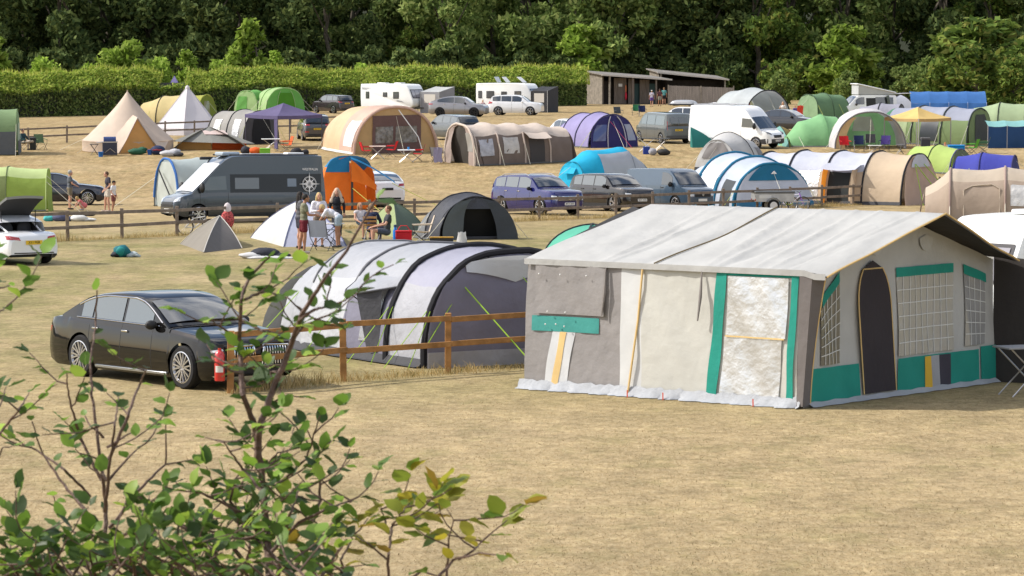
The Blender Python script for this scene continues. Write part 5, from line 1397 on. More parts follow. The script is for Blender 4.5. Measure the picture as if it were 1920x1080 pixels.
# orange and blue tent
OR = fab((.80, .20, .025), .3, .4); BL = fab((.02, .20, .42), .2, .35)
t = Tunnel('orange tent with blue top between the camper van and the white fastback car', at(655, 394), R(100), [(0, 1.22, 2.45, 3.4), (1.1, 1.2, 2.4, 3.2), (2.2, 1.1, 2.2, 2.8)], .02, 7)
t.patch(0, 2, -.5, .5, BL, 'roof_panel'); t.patch(0, 2, -.998, -.5, OR, 'side_panel'); t.patch(0, 2, .5, .998, OR, 'side_panel'); t.cap(0, -1, .25, OR, 'front_panel', 0, 0, 1, .0, 1); t.cap(0, -1, .25, BL, 'front_top', 0, .70, 1, .0, 1, .02); t.cap(2, 1, .1, OR, 'rear_panel')
b = MB(); b.grid([[Vector((-.25 - .1*i/5, -.05 - 1.15*j/6, 2.28 - 1.15*(j/6)**1.2 - (1 - i/5)*0 - (i/5)*(1.0 - .75*j/6))) for j in range(7)] for i in range(6)]); b.build('door_flap', OR, t.th)
b = MB(); b.grid([[Vector((-.05 - .35*i/5, -.05 - 2.0*j/8, 2.40 - .10*i/5 - 1.10*(j/8)**1.25)) for j in range(9)] for i in range(6)]); b.build('awning_flap', BL, t.th)
b = MB(); b.box((-.22, -.1, 1.0), (.06, .1, 2.1)); b.build('door_edge', MUD, t.th, False); t.guys([(Vector((-.3, -.1, 1.0)), Vector((-1.3, -1.2, 0)))], GUY, .014); t.guys([(Vector((.4, -2.0, 1.2)), Vector((.2, -4.4, 0)))], GUY, .014)

# --- back-left cluster
BELL = fab((.60, .49, .40), .2, .4, 3, .06); PEACH = fab((.72, .40, .14), .4, .3)
def bell_tent():
    c_ = at(240, 282); n = 18; r = 2.75; cs = [(r*math.cos(2*PI*k/n), r*math.sin(2*PI*k/n)) for k in range(n)]
    th = thing('bell_tent', 'large cream bell tent with peach glow painted in its open door and gas barbecue in front', 'tent', c_, 0)
    b = MB(); P_ = []
    for i in range(13):
        s_ = i/12; row = []
        for k in range(37):
            a = 2*PI*k/36; rr_ = r*(1 - s_)**1.06 + .02; g = 1 - .035*math.cos(a*n/2)**2*math.sin(PI*s_)
            row.append((rr_*g*math.cos(a), rr_*g*math.sin(a), .62 + 2.95*s_ - .12*math.sin(PI*s_) + .02*math.sin(a*5 + s_*9)*math.sin(PI*s_)))
        P_.append(row)
    b.grid(P_); b.build('canvas_roof', BELL, th, ang=60)
    b = MB(); P_ = [[((r + q)*math.cos(2*PI*k/36), (r + q)*math.sin(2*PI*k/36), z) for k in range(37)] for q, z in ((.02, .66), (0, .62), (0, .02))]
    b.grid(P_); b.build('canvas_wall', fab((.62, .50, .40), .25, .4), th, ang=60)
    a0 = R(-70); d = Vector((math.cos(a0), math.sin(a0), 0)); sd = Vector((-d.y, d.x, 0)); ap = d*2.5 + Vector((0, 0, 2.1))
    # porch: ridge from the cone to the A-pole, two flaps and a peach sheet painting the canvas glow in the doorway
    root = d*1.3 + Vector((0, 0, 2.2))
    for sg in (1, -1):
        foot = d*3.1 + sd*sg*1.35; back = d*2.0 + sd*sg*2.0 + Vector((0, 0, .6)); b = MB()
        b.grid([[root.lerp(ap, i/8).lerp((back.lerp(foot, i/8)), j/8) - Vector((0, 0, .10*math.sin(PI*j/8))) for j in range(9)] for i in range(9)]); b.build('porch_flap', BELL, th)
    b = MB(); P_ = []
    for i in range(9):
        s_ = i/8; L_ = (d*2.92 - sd*1.2).lerp(ap - d*.1, s_); R_ = (d*2.92 + sd*1.2).lerp(ap - d*.1, s_); P_.append([L_.lerp(R_, j/8) - d*.05*math.sin(PI*j/8)*(1 - s_) for j in range(9)])
    b.grid(P_); b.build('doorway_lining', PEACH, th)  # peach colour paints light glowing through the canvas
    b = MB(); b.grid([[P_[2 + i][2 + j] + d*.02 + Vector((0, 0, -.1)) for j in range(5)] for i in range(2)]); b.build('inner_window', fab((.75, .6, .4), .4), th)
    b = MB(); b.tube([ap + Vector((0, 0, .12)), ap - Vector((0, 0, .1)), d*3.0 + sd*1.25], .016, 5); b.tube([ap, d*3.0 - sd*1.25], .016, 5); b.build('porch_pole', STEEL, th)
    b = MB(); b.tube([(0, 0, 3.5), (0, 0, 3.64)], .035); b.build('cap', BELL, th)
    for a in (PI, 2.2, 4.0): b = MB(); p = Vector((r*math.cos(a), r*math.sin(a), .66)); b.tube([p, Vector((p.x*1.5, p.y*1.5, .02))], .01, 4); b.build('guy_rope', GUYW, th)
    return th, d
bell, bd = bell_tent()
WHT_T = fab((.66, .63, .66), .2, .3, 3, .05)
c_ = at(352, 252)
th, rb = dome('white pyramid tipi tent standing behind the cream bell tent and far rail fence', c_, R(12), [(2.4*math.cos(2*PI*k/6 + .3), 2.4*math.sin(2*PI*k/6 + .3)) for k in range(6)], (0, 0, 3.25), [WHT_T], sag=.05, wall=.45, name='tipi_tent', ribs=WHT_T, rib_r=.015)
b = MB(); b.ell((0, 0, 3.1), (.16, .16, .22)); b.build('peak_cap', WHT_T, th)
YG = fab((.42, .42, .10), .3, .3); TNy = fab((.55, .45, .22), .2, .4); OLG = fab((.20, .26, .04), .3, .2)
t = Tunnel('yellow green tunnel tent behind the white tipi tent', at(388, 236), R(160), [(0, 1.7, 2.3, 2.3), (1.6, 1.75, 2.35, 2.3), (3.4, 1.7, 2.2, 2.3), (5.0, 1.4, 1.7, 2.2)], .03, 9)
t.patch(0, 1, -.998, .998, YG, 'flysheet'); t.patch(1, 3, -.998, .998, TNy, 'flysheet'); t.cap(0, -1, .15, OLG, 'front_panel'); t.cap(0, -1, .15, mat('tent_window', (.22, .24, .14), .2, 0, .5), 'window', 0, .25, .8, -.2, .5, .03); t.cap(3, 1, .4, TNy, 'rear_panel')
for u in (0, 1, 2): t.pole(u, .035, fab((.30, .34, .06), 0) if u == 0 else DKP)
EM = fab((.16, .42, .10), .3, .4); EML = fab((.38, .55, .25), .3, .4); EMD = fab((.10, .32, .03), .35, .3)
t = Tunnel('bright green tunnel tent by the hedge, larger of the green pair', at(535, 214), R(112), [(0, 1.75, 2.25, 2.4), (1.6, 1.8, 2.3, 2.4), (3.4, 1.7, 2.2, 2.4), (4.6, 1.5, 1.8, 2.3)], .03, 10)
t.patch(0, 3, -.45, .45, EML, 'roof_panel'); t.patch(0, 3, .45, .998, EML, 'side_panel'); t.patch(0, 3, -.998, -.45, EM, 'side_panel'); t.cap(0, -1, .2, EM, 'front_panel'); t.cap(0, -1, .2, EMD, 'door', 0, 0, .82, -.5, .45, .03); t.cap(3, 1, .3, EM, 'rear_panel'); t.pole(0, .04, EML); t.pole(1, .03, EMD)
for y in (-.5, .45): b = MB(); b.tube([t.capP(0, -1, .2, y, q/8*.9, .05) for q in range(9)], .03, 5); b.build('door_edge', EML, t.th)
t.side_guys([0, 1], GUYW, reach=1.4, r=.014)
t = Tunnel('smaller green tunnel tent by the hedge, left of its larger twin', at(462, 213), R(60), [(0, 1.2, 2.0, 2.6), (1.4, 1.25, 2.05, 2.6), (2.8, 1.1, 1.8, 2.4)], .03, 11)
t.patch(0, 2, -.998, .998, EM, 'flysheet'); t.cap(0, -1, .15, EML, 'front_panel'); t.cap(0, -1, .15, EM, 'door', 0, 0, .75, -.1, .8, .03); t.cap(2, 1, .2, EM, 'rear_panel'); t.pole(0, .03, EML); t.side_guys([0, 1], GUYW, reach=1.1, r=.014)
SG = fab((.34, .33, .31), .2, .5); SGD = fab((.07, .068, .075), .05)
t = Tunnel('grey tunnel tent behind the purple gazebo with dark open porch', at(490, 270), R(140), [(0, 1.6, 2.1, 2.4), (1.5, 1.65, 2.15, 2.4), (3.2, 1.6, 2.0, 2.4)], .03, 12)
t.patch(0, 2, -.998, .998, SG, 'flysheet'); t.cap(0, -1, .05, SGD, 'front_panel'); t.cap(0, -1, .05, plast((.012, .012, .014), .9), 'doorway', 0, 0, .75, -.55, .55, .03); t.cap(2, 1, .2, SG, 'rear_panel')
for u in (0, 1, 2): t.pole(u, .03, DKP)
for i_, u in enumerate((.35, 1.4)): t.patch(u, u + .35, .5, .9, shiny((.55, .56, .58)), 'side_window', .02)
PUR = fab((.13, .11, .22), .25, .35); 
gz1 = gazebo('purple pop-up gazebo over a dark grey car and camping kitchen', 532, 276, R(40), 3.4, 3.4, 2.02, 2.72, PUR, mat('gazebo_leg', (.07, .065, .10), .4, .4), .20)
b = MB(); b.grid([[Vector((-1.68 + .0, -1.68 + .35*j/4 + .02*math.sin(i), 2.0 - i*.25)) for j in range(5)] for i in range(9)]); b.build('tied_curtain', PUR, gz1)
GRS = fab((.24, .24, .22), .2, .4); 
th, rb = dome_px('low grey and orange tent between the bell tent and the purple gazebo', [(318, 284), (400, 291), (478, 286), (440, 270), (350, 270)], (392, 237), None, [None, None, GRS, GRS, GRS], sag=.06, curve=1.25)
P_ = []
def awn(th, pts, m, nm):
    b = MB(); b.add(pts, [tuple(range(len(pts)))]); return b.build(nm, m, th, False)
cc = Vector(th.location); q = lambda px, py: Vector((at(px, py) - cc))
def qh(px, py, y): return atd(px, py, y) - cc
yb = cc.y - 1.4
awn(th, [qh(322, 264, yb), qh(398, 266, yb - .5), qh(392, 237, cc.y)], GRS, 'flysheet_panel'); awn(th, [qh(398, 266, yb - .5), qh(478, 268, yb), qh(392, 237, cc.y)], GRS, 'flysheet_panel')
awn(th, [qh(330, 285, yb + .4), qh(398, 288, yb + .2), qh(396, 264, yb + .1), qh(334, 263, yb + .3)], PEACH, 'inner_panel'); awn(th, [qh(398, 288, yb + .25), qh(462, 286, yb + .4), qh(462, 267, yb + .3), qh(398, 264, yb + .15)], fab((.60, .10, .02), .3), 'inner_panel')
awn(th, [qh(378, 243, cc.y - .35), qh(420, 244, cc.y - .35), qh(428, 251, cc.y - 1.0), qh(384, 251, cc.y - 1.0)], fab((.62, .50, .47), .2), 'roof_patch')
# purple tip behind the hedge
dome('small purple tent peak showing behind the hedge', Vector((atd(327, 150, 307.5).x, 307.5, gz(0, 307.5))), 0, [(-1.8, -1.4), (1.8, -1.4), (1.8, 1.4), (-1.8, 1.4)], (0, 0, 3.25), [fab((.32, .28, .55), .2)], sag=.05, name='tipi_tent', N=5)

# --- middle cluster
BG = fab((.66, .47, .30), .2, .45, 3, .07); BGP = fab((.60, .42, .34), .2, .4, 3, .06); BGD = fab((.52, .36, .18), .2, .3)
t = Tunnel('large beige air-beam tunnel tent with wide arched front and red chairs outside', at(742, 287), R(118), [(0, 2.75, 2.75, 2.15), (.25, 2.8, 2.8, 2.15), (2.2, 2.7, 2.75, 2.3), (4.3, 2.5, 2.6, 2.4), (5.6, 2.2, 2.2, 2.4)], .04, 14)
t.patch(0, 2, -.998, .998, BGP, 'flysheet'); t.patch(2, 4, -.998, .998, BG, 'flysheet'); t.cap(4, 1, .2, BG, 'rear_panel'); t.pole(0, .09, BGP, 'front_hood')
t.cap(0, -1, -.15, BGD, 'front_panel'); t.cap(0, -1, -.12, fab((.14, .085, .08), .05), 'doorway_panel', 0, .0, .82, -.62, .55, .03, clipw=True)
t.cap(0, -1, -.12, mat('tent_window', (.16, .16, .16), .12, 0, .7, .3, .8, 5, .6, 4), 'window', 0, .22, .58, -.52, .0, .05, clipw=True); t.cap(0, -1, -.12, mat('tent_window', (.16, .16, .16), .12, 0, .7, .3, .8, 5, .6, 4), 'window', 0, .22, .58, .06, .48, .05, clipw=True)
t.patch(.9, 1.75, .52, .92, shiny((.72, .72, .74)), 'side_window', .02); t.skirt(0, 4, fab((.55, .54, .52), 0, .6)); b = MB(); b.tube([(-.4, 0, 2.6), (-1.0, -1.0, 1.0), (-1.2, -1.2, .1)], .03, 5); b.build('canopy_pole', plast((.7, .7, .7)), t.th)
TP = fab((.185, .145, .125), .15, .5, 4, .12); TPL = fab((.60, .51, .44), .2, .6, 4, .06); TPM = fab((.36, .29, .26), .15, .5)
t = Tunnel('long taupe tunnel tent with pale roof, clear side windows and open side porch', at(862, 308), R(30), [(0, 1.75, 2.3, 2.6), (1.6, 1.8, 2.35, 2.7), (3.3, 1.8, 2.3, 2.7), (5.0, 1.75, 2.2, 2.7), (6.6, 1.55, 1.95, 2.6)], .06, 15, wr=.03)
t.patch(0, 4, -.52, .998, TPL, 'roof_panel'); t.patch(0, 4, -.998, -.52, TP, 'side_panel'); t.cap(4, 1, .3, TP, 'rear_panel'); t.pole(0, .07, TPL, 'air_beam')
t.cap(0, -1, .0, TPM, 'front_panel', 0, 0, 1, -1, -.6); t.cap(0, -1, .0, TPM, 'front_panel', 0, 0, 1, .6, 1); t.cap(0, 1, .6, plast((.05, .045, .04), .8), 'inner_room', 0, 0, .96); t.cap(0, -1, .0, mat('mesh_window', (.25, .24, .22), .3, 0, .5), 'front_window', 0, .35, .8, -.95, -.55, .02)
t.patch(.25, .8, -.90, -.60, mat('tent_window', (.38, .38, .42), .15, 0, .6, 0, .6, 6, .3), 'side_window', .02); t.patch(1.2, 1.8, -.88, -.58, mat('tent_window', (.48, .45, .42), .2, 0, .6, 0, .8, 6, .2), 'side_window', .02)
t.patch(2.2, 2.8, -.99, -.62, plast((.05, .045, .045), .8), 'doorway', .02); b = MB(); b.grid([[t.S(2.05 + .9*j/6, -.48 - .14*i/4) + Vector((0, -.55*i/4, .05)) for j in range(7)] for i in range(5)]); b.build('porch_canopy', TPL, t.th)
for u in (0.1, 1, 2, 3): t.pole(u, .05, fab((.45, .37, .32), 0), 'air_beam', -1, -.5, .03)
t.side_guys([0, 1, 2], GUYW, sides=(-1,), r=.02, reach=.8)
PU = fab((.032, .030, .13), .1, .35); PUL = fab((.30, .27, .48), .2, .4)
t = Tunnel('dark purple tunnel tent with lavender flanks beside the grey people carrier', at(1148, 276), R(122), [(0, 1.75, 2.0, 2.15), (1.5, 1.8, 2.1, 2.15), (3.2, 1.75, 2.0, 2.15), (4.4, 1.4, 1.5, 2.1)], .03, 16)
t.patch(0, 3, -.998, .998, PUL, 'flysheet'); t.cap(0, -1, .25, PU, 'front_panel'); t.cap(3, 1, .3, PUL, 'rear_panel')
for u in (0, 1, 2): t.pole(u, .04, fab((.05, .05, .10), 0))
t.cap(0, -1, .25, mat('tent_window', (.06, .08, .22), .15, 0, .6), 'window', 0, .2, .7, .35, .92, .03); t.cap(0, -1, .25, mat('tent_window', (.25, .27, .36), .15, 0, .6), 'window', 0, .2, .7, -.92, -.6, .03)
for y in (.28, -.5): b = MB(); b.tube([t.capP(0, -1, .25, y, q_/8*.95, .05) for q_ in range(9)], .035, 5); b.build('door_seam', fab((.45, .44, .50), 0), t.th)
b = MB(); b.tube([t.capP(0, -1, .25, .2, .8, .05), Vector((-1.6, -.4, 0))], .014, 4); b.build('guy_rope', mat('red_guy_rope', (.5, .05, .12), .6), t.th)
CY = fab((.02, .42, .66), .25, .35); CYG = fab((.46, .48, .52), .2, .3)
t = Tunnel('cyan blue tunnel tent with grey flank behind the three parked vehicles', at(1072, 352), R(42), [(0, 1.0, 1.35, 2.2), (1.2, 1.25, 1.9, 2.4), (3.4, 1.3, 2.0, 2.4), (4.6, 1.0, 1.3, 2.2)], .03, 17)
t.patch(0, 3, -.62, .998, CY, 'flysheet'); t.patch(1, 3, -.998, -.30, CYG, 'side_panel', .015); t.patch(0, 1, -.998, -.62, CY, 'side_panel'); t.cap(0, -1, .15, CY, 'front_panel'); t.cap(3, 1, .3, CYG, 'rear_panel')
t.pole(0, .02, fab((.02, .2, .3), 0)); t.pole(2, .02, fab((.2, .22, .25), 0), 'pole', -1, -.3)
b = MB(); b.grid([[t.capP(0, -1, .15, -.6 + 1.2*j/6, .78 - .22*i/3, .05 + .25*i/3) for j in range(7)] for i in range(4)]); b.build('front_hood', CY, t.th)

# --- right-hand rows
SLV = fab((.50, .50, .50), .2, .4); SLM = mat('tent_mesh', (.16, .15, .15), .6)
t = Tunnel('low silver tent with grey mesh end behind the white and blue tent', at(1345, 322), R(62), [(0, 1.25, 1.75, 2.0), (1.5, 1.7, 2.1, 2.0), (3.2, 1.5, 1.7, 2.0), (4.4, 1.0, .9, 1.9)], .06, 18)
t.patch(0, 3, -.998, .998, SLV, 'flysheet'); t.cap(0, -1, .35, SLV, 'front_panel'); t.cap(0, -1, .35, SLM, 'mesh_window', 0, .42, .92, -.75, .75, .03); t.cap(0, -1, .35, MUD, 'mud_flap', 0, 0, .14, off=.03); t.cap(3, 1, .3, SLV, 'rear_panel'); t.pole(0, .035, fab((.3, .3, .3), 0)); t.pole(1, .02, DKP)
t.patch(1.6, 2.4, -.85, -.5, SLM, 'mesh_window', .02)
WB = fab((.50, .55, .64), .2, .35); TB = fab((.02, .17, .30), .15, .35)
t = Tunnel('white tunnel tent with petrol blue beams by the fence right of the slate blue van', at(1448, 390), R(118), [(0, 2.1, 2.05, 2.05), (1.5, 2.25, 2.35, 2.1), (3.3, 2.25, 2.5, 2.2), (5.0, 1.8, 2.0, 2.2)], .03, 19)
t.patch(0, 3, -.60, .60, WB, 'roof_panel'); t.patch(0, 1, .60, .998, WB, 'side_panel'); t.patch(1, 3, .60, .998, TB, 'side_panel'); t.patch(0, 3, -.998, -.60, WB, 'side_panel'); t.cap(3, 1, .4, TB, 'rear_panel')
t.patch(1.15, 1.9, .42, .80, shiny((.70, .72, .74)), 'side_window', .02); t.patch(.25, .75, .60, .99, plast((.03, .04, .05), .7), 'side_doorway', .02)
t.cap(0, -1, .25, fab((.58, .62, .72), .2, .4), 'front_panel'); t.cap(0, -1, .25, TB, 'top_panel', 0, .62, .97, -.82, .82, .03); t.cap(0, -1, .25, fab((.05, .20, .36), .1), 'lower_panel', 0, 0, .16, off=.04)
for u in (0, 1, 2): t.pole(u, .07, TB, 'air_beam')
b = MB(); m0 = t.capP(0, -1, .25, .0, .80, .08); b.add([m0 + Vector((0, .16, -.07)), m0 + Vector((0, -.16, -.07)), m0 + Vector((0, -.03, .07)), m0 + Vector((0, .04, .05))], [(0, 1, 2, 3)]); b.build('emblem', plast((.8, .8, .8)), t.th, False)
# long sand coloured tent
SN = fab((.62, .49, .35), .25, .45, 4, .06); SNG = fab((.52, .54, .62), .2, .4); SNW = mat('pvc_window', (.60, .58, .55), .25, .3, .6, 0, .9, 7, .2)
t = Tunnel('long sand coloured tunnel tent with silver roof bays and orange lined porch behind the fence', at(1722, 383), R(150), [(0, 2.1, 2.4, 2.2), (2.0, 2.15, 2.5, 2.3), (4.0, 2.15, 2.5, 2.3), (6.0, 2.15, 2.5, 2.3), (7.8, 2.0, 2.4, 2.3), (9.4, 1.6, 1.9, 2.2)], .05, 20)
t.patch(0, 1, -.998, .998, SN, 'flysheet'); t.patch(1, 5, -.60, .60, SNG, 'roof_panel'); t.patch(1, 5, .60, .998, SN, 'side_panel'); t.patch(1, 5, -.998, -.60, SN, 'side_panel'); t.cap(5, 1, .6, SNG, 'rear_panel')
t.cap(0, -1, .25, fab((.50, .36, .29), .2, .45), 'front_panel'); t.cap(0, -1, .25, fab((.55, .57, .64), .2), 'visor', 0, .74, .985, -.75, .75, .06); t.patch(2.15, 2.85, .58, .93, SNW, 'side_window', .02); t.patch(3.2, 3.9, .56, .92, SNW, 'side_window', .02); t.patch(4.1, 4.6, .62, .90, SNW, 'side_window', .02)
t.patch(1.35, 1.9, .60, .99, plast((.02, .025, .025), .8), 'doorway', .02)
b = MB(); b.grid([[t.S(1.1 + .9*j/6, .48 + .10*i/4) + Vector((0, .7*i/4, .06)) for j in range(7)] for i in range(5)]); b.build('porch_canopy', SNG, t.th)
for u, m_ in ((1.95, fab((.72, .26, .03), .35)), (1.2, SN)): b = MB(); b.grid([[t.S(u, .55 + .44*i/6) + Vector((0, (.65 - .25*i/6)*j/3, 0)) for j in range(4)] for i in range(7)]); b.build('porch_wing', m_, t.th)
for u in (0, 1, 2, 3, 4): t.pole(u, .05, DKP, 'pole')
t.skirt(0, 5, MUD, .16); t.guys([(t.capP(0, -1, .25, .5, .8, .1), Vector((-1.6, .2, 0))), (t.capP(0, -1, .25, .55, .8, .1), Vector((-.9, 1.5, 0))), (t.capP(0, -1, .25, -.2, .8, .1), Vector((-1.7, -1.0, 0)))], GUYG, .02)
# lime tent and blue tent behind it
LM = fab((.46, .60, .18), .3, .35); 
t = Tunnel('lime green tunnel tent behind the long sand coloured tent', at(1800, 324), R(140), [(0, 1.1, 1.3, 2.1), (1.4, 1.25, 1.5, 2.2), (2.8, 1.2, 1.35, 2.2)], .03, 21)
t.patch(0, 2, -.998, .998, LM, 'flysheet'); t.cap(0, -1, .3, fab((.12, .15, .10), .1), 'front_panel'); t.cap(2, 1, .4, LM, 'rear_panel'); t.pole(0, .035, fab((.10, .09, .22), 0)); t.pole(1, .025, DKP)
VB = fab((.06, .07, .38), .2, .35)
t = Tunnel('royal blue tunnel tent rising behind the taupe tent on the right', at(1902, 345), R(165), [(0, 1.6, 1.5, 2.1), (1.7, 1.7, 1.65, 2.2), (3.0, 1.5, 1.4, 2.2)], .03, 22)
t.patch(0, 2, -.998, .998, VB, 'flysheet'); t.cap(0, -1, .15, fab((.03, .035, .16), .1), 'front_panel'); t.cap(2, 1, .3, VB, 'rear_panel'); t.pole(0, .045, fab((.03, .03, .10), 0)); t.pole(1, .03, fab((.03, .03, .10), 0))
# long taupe tent at the right edge
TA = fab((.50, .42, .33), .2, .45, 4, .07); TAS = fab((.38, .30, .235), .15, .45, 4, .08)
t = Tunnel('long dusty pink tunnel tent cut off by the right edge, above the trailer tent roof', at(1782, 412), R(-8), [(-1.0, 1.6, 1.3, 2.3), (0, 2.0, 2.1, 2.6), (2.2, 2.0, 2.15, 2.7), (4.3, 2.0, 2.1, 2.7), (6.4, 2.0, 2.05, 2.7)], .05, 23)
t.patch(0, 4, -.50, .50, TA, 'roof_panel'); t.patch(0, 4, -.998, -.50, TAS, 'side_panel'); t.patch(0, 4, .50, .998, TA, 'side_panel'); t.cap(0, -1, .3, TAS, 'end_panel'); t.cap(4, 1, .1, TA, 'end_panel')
t.patch(2.1, 2.9, -.88, -.58, SNW, 'side_window', .02); t.patch(3.1, 3.9, -.88, -.58, SNW, 'side_window', .02)
b = MB(); b.tube([t.S(1.25, -.97, .03), t.S(1.25, -.66, .03), t.S(1.4, -.58, .03), t.S(1.75, -.57, .03), t.S(1.9, -.66, .03), t.S(1.9, -.97, .03)], .025, 6); b.build('door_outline', TA, t.th)
for u in (1, 2, 3): t.pole(u, .045, fab((.30, .22, .19), 0), 'pole')
t.side_guys([1, 2, 3], GUYW, sides=(-1,), r=.02, reach=.5)

# --- far right cluster
SLA = fab((.48, .52, .54), .3, .3)
t = Tunnel('silver arched event shelter with open front near the shower block', at(1440, 226), R(125), [(0, 2.3, 2.4, 2.0), (2.0, 2.5, 2.6, 2.0), (4.2, 2.3, 2.3, 2.0)], .03, 24, name='event_shelter')
t.patch(0, 2, -.998, .998, SLA, 'canopy'); t.pole(0, .05, DKP); t.cap(2, 1, .1, fab((.40, .42, .28), .3), 'rear_panel'); t.cap(1, -1, 0, fab((.45, .05, .08), .2), 'inner_screen', 0, 0, .7, .1, .9)
SGN = fab((.14, .24, .13), .2, .35)
t = Tunnel('sage green tunnel tent at the wood edge behind the silver shelter', at(1515, 224), R(35), [(0, 1.4, 2.0, 2.4), (1.5, 1.5, 2.1, 2.4), (3.2, 1.4, 1.95, 2.3)], .03, 25)
t.patch(0, 2, -.998, .998, SGN, 'flysheet'); t.cap(0, -1, .2, fab((.24, .36, .2), .2), 'front_panel'); t.cap(2, 1, .2, SGN, 'rear_panel'); t.pole(1, .03, fab((.06, .10, .06), 0)); t.pole(0, .03, fab((.06, .10, .06), 0))
MG = fab((.26, .52, .25), .3, .35)
t = Tunnel('mint green tunnel tent with dark mesh door left of the cream event shelter', at(1566, 273), R(195), [(0, 1.5, 1.8, 2.1), (1.0, 1.6, 1.95, 2.1), (2.4, 1.35, 1.5, 2.0), (3.2, .8, .6, 1.9)], .03, 26)
t.patch(0, 3, -.998, .998, MG, 'flysheet'); t.cap(0, -1, .15, fab((.09, .09, .10), .1), 'front_panel'); t.cap(3, 1, .2, MG, 'rear_panel'); t.pole(0, .035, DKP); t.pole(1, .02, fab((.14, .3, .14), 0))
TD = fab((.20, .42, .38), .3, .3)
dome_px('pale teal dome tent with open orange edged door right of the white panel van', [(1440, 270), (1480, 276), (1500, 270), (1465, 262)], (1462, 236), None, [TD, fab((.30, .22, .06), .2), TD, TD], sag=.05, ribs=DKP, rib_r=.02, curve=1.6)
CRS = fab((.60, .58, .60), .25, .3)
t = Tunnel('cream arched event shelter with camp chairs under it', at(1632, 279), R(92), [(0, 2.15, 2.25, 2.1), (2.0, 2.3, 2.4, 2.1), (4.0, 2.15, 2.25, 2.1)], .03, 27, name='event_shelter')
t.patch(0, 2, -.998, .998, CRS, 'canopy'); t.pole(0, .05, fab((.20, .19, .20), 0)); t.cap(2, 1, 0, MG, 'rear_panel'); t.cap(2, -1, .1, fab((.7, .7, .68), .3), 'rear_window', 0, .4, .8, -.4, .3, .05); t.cap(0, -1, 0, fab((.60, .42, .22), .3), 'side_curtain', 0, 0, .85, .72, 1.0)
YW = fab((.72, .52, .20), .3, .3)
gazebo('sand yellow pop-up gazebo in front of the green tunnel tents on the right', 1720, 277, R(40), 2.9, 2.9, 1.85, 2.5, YW, STEEL, .18, vm=fab((.50, .34, .15), .2))
t = Tunnel('dark green tunnel tent directly behind the sand yellow gazebo', at(1712, 262), R(110), [(0, 1.4, 1.9, 2.2), (2.0, 1.5, 2.0, 2.2), (3.4, 1.3, 1.6, 2.2)], .03, 28)
t.patch(0, 2, -.998, .998, fab((.06, .20, .11), .2), 'flysheet'); t.cap(0, -1, .1, fab((.08, .24, .14), .2), 'front_panel'); t.cap(2, 1, .2, fab((.06, .20, .11), .2), 'rear_panel'); t.pole(0, .03, DKP)
BGN = fab((.20, .27, .12), .2, .35); BGS = fab((.34, .36, .44), .2, .4)
t = Tunnel('big olive green tunnel tent with grey roof bays right of the yellow gazebo', at(1836, 271), R(148), [(0, 1.9, 2.25, 2.3), (1.8, 2.0, 2.35, 2.3), (3.8, 2.0, 2.35, 2.3), (5.6, 1.9, 2.2, 2.3)], .03, 29)
t.patch(0, 3, -.55, .55, BGS, 'roof_panel'); t.patch(0, 3, .55, .998, BGN, 'side_panel'); t.patch(0, 3, -.998, -.55, BGN, 'side_panel'); t.cap(0, -1, .2, BGN, 'front_panel'); t.cap(0, -1, .2, fab((.06, .065, .06), .05), 'mesh_door', 0, .12, .84, -.55, .55, .03); t.cap(3, 1, .2, BGN, 'rear_panel')
for u in (0, 1, 2): t.pole(u, .05, fab((.04, .05, .05), 0))
t.patch(1.1, 1.7, .55, .95, plast((.04, .045, .05), .3), 'side_window', .02); t.patch(2.2, 2.8, .58, .92, fab((.42, .50, .28), .3), 'door_panel', .02); t.side_guys([0, 1, 2], GUYW, sides=(1,), r=.02, reach=1.2)
PG = fab((.40, .50, .30), .3, .35)
t = Tunnel('pale green tunnel tent at the right edge below the wood', at(1925, 250), R(165), [(0, 1.6, 2.0, 2.2), (1.8, 1.7, 2.1, 2.2), (3.6, 1.5, 1.7, 2.2)], .03, 30)
t.patch(0, 2, -.998, .998, PG, 'flysheet'); t.cap(0, -1, .2, PG, 'front_panel'); t.cap(2, 1, .3, PG, 'rear_panel'); t.pole(0, .035, DKP); t.pole(1, .035, DKP)
def windbreak(label, p0, p1, n, h, m, pm, lean=0, top=None, tm=None):
    a, b_ = p0, p1; th = thing('windbreak', label, 'windbreak', (a + b_)/2, 0, None, False); o = Vector(th.location)
    for i in range(n):
        q0, q1 = a.lerp(b_, i/n) - o, a.lerp(b_, (i+1)/n) - o; b = MB(); P_ = []
        for k in range(7):
            z = h*k/6; P_.append([q0.lerp(q1, j/8) + Vector((0, lean*k/6 - .10*math.sin(PI*j/8)*math.sin(PI*k/6), z - .06*math.sin(PI*j/8)*(k/6))) for j in range(9)])
        b.grid(P_); b.build('cloth_panel', m, th)
        if top:
            b = MB(); b.grid([[q0.lerp(q1, j/8) + Vector((0, lean - top[0]*k/4*-1, h + top[1]*math.sin(k/4*PI/2) - .05*math.sin(PI*j/8))) for j in range(9)] for k in range(5)]); b.build('canopy', tm, th)
    for i in range(n + 1):
        q0 = a.lerp(b_, i/n) - o; b = MB(); b.tube([q0, q0 + Vector((0, lean, h + .06))], .025, 6); b.build('pole', pm, th)
    return th
RB = fab((.07, .20, .52), .3, .35)
y_ = 300; a = Vector((atd(1708, 218, y_).x, y_, gz(0, y_))); b_ = Vector((atd(1853, 218, y_).x, y_ + 1, gz(0, y_ + 1)))
windbreak('bright blue tarpaulin shelter in four bays along the back of the field', a, b_, 4, .95, RB, fab((.35, .42, .6), 0), .1, (1.3, 1.0), RB)
NV = fab((.02, .06, .16), .1, .35)
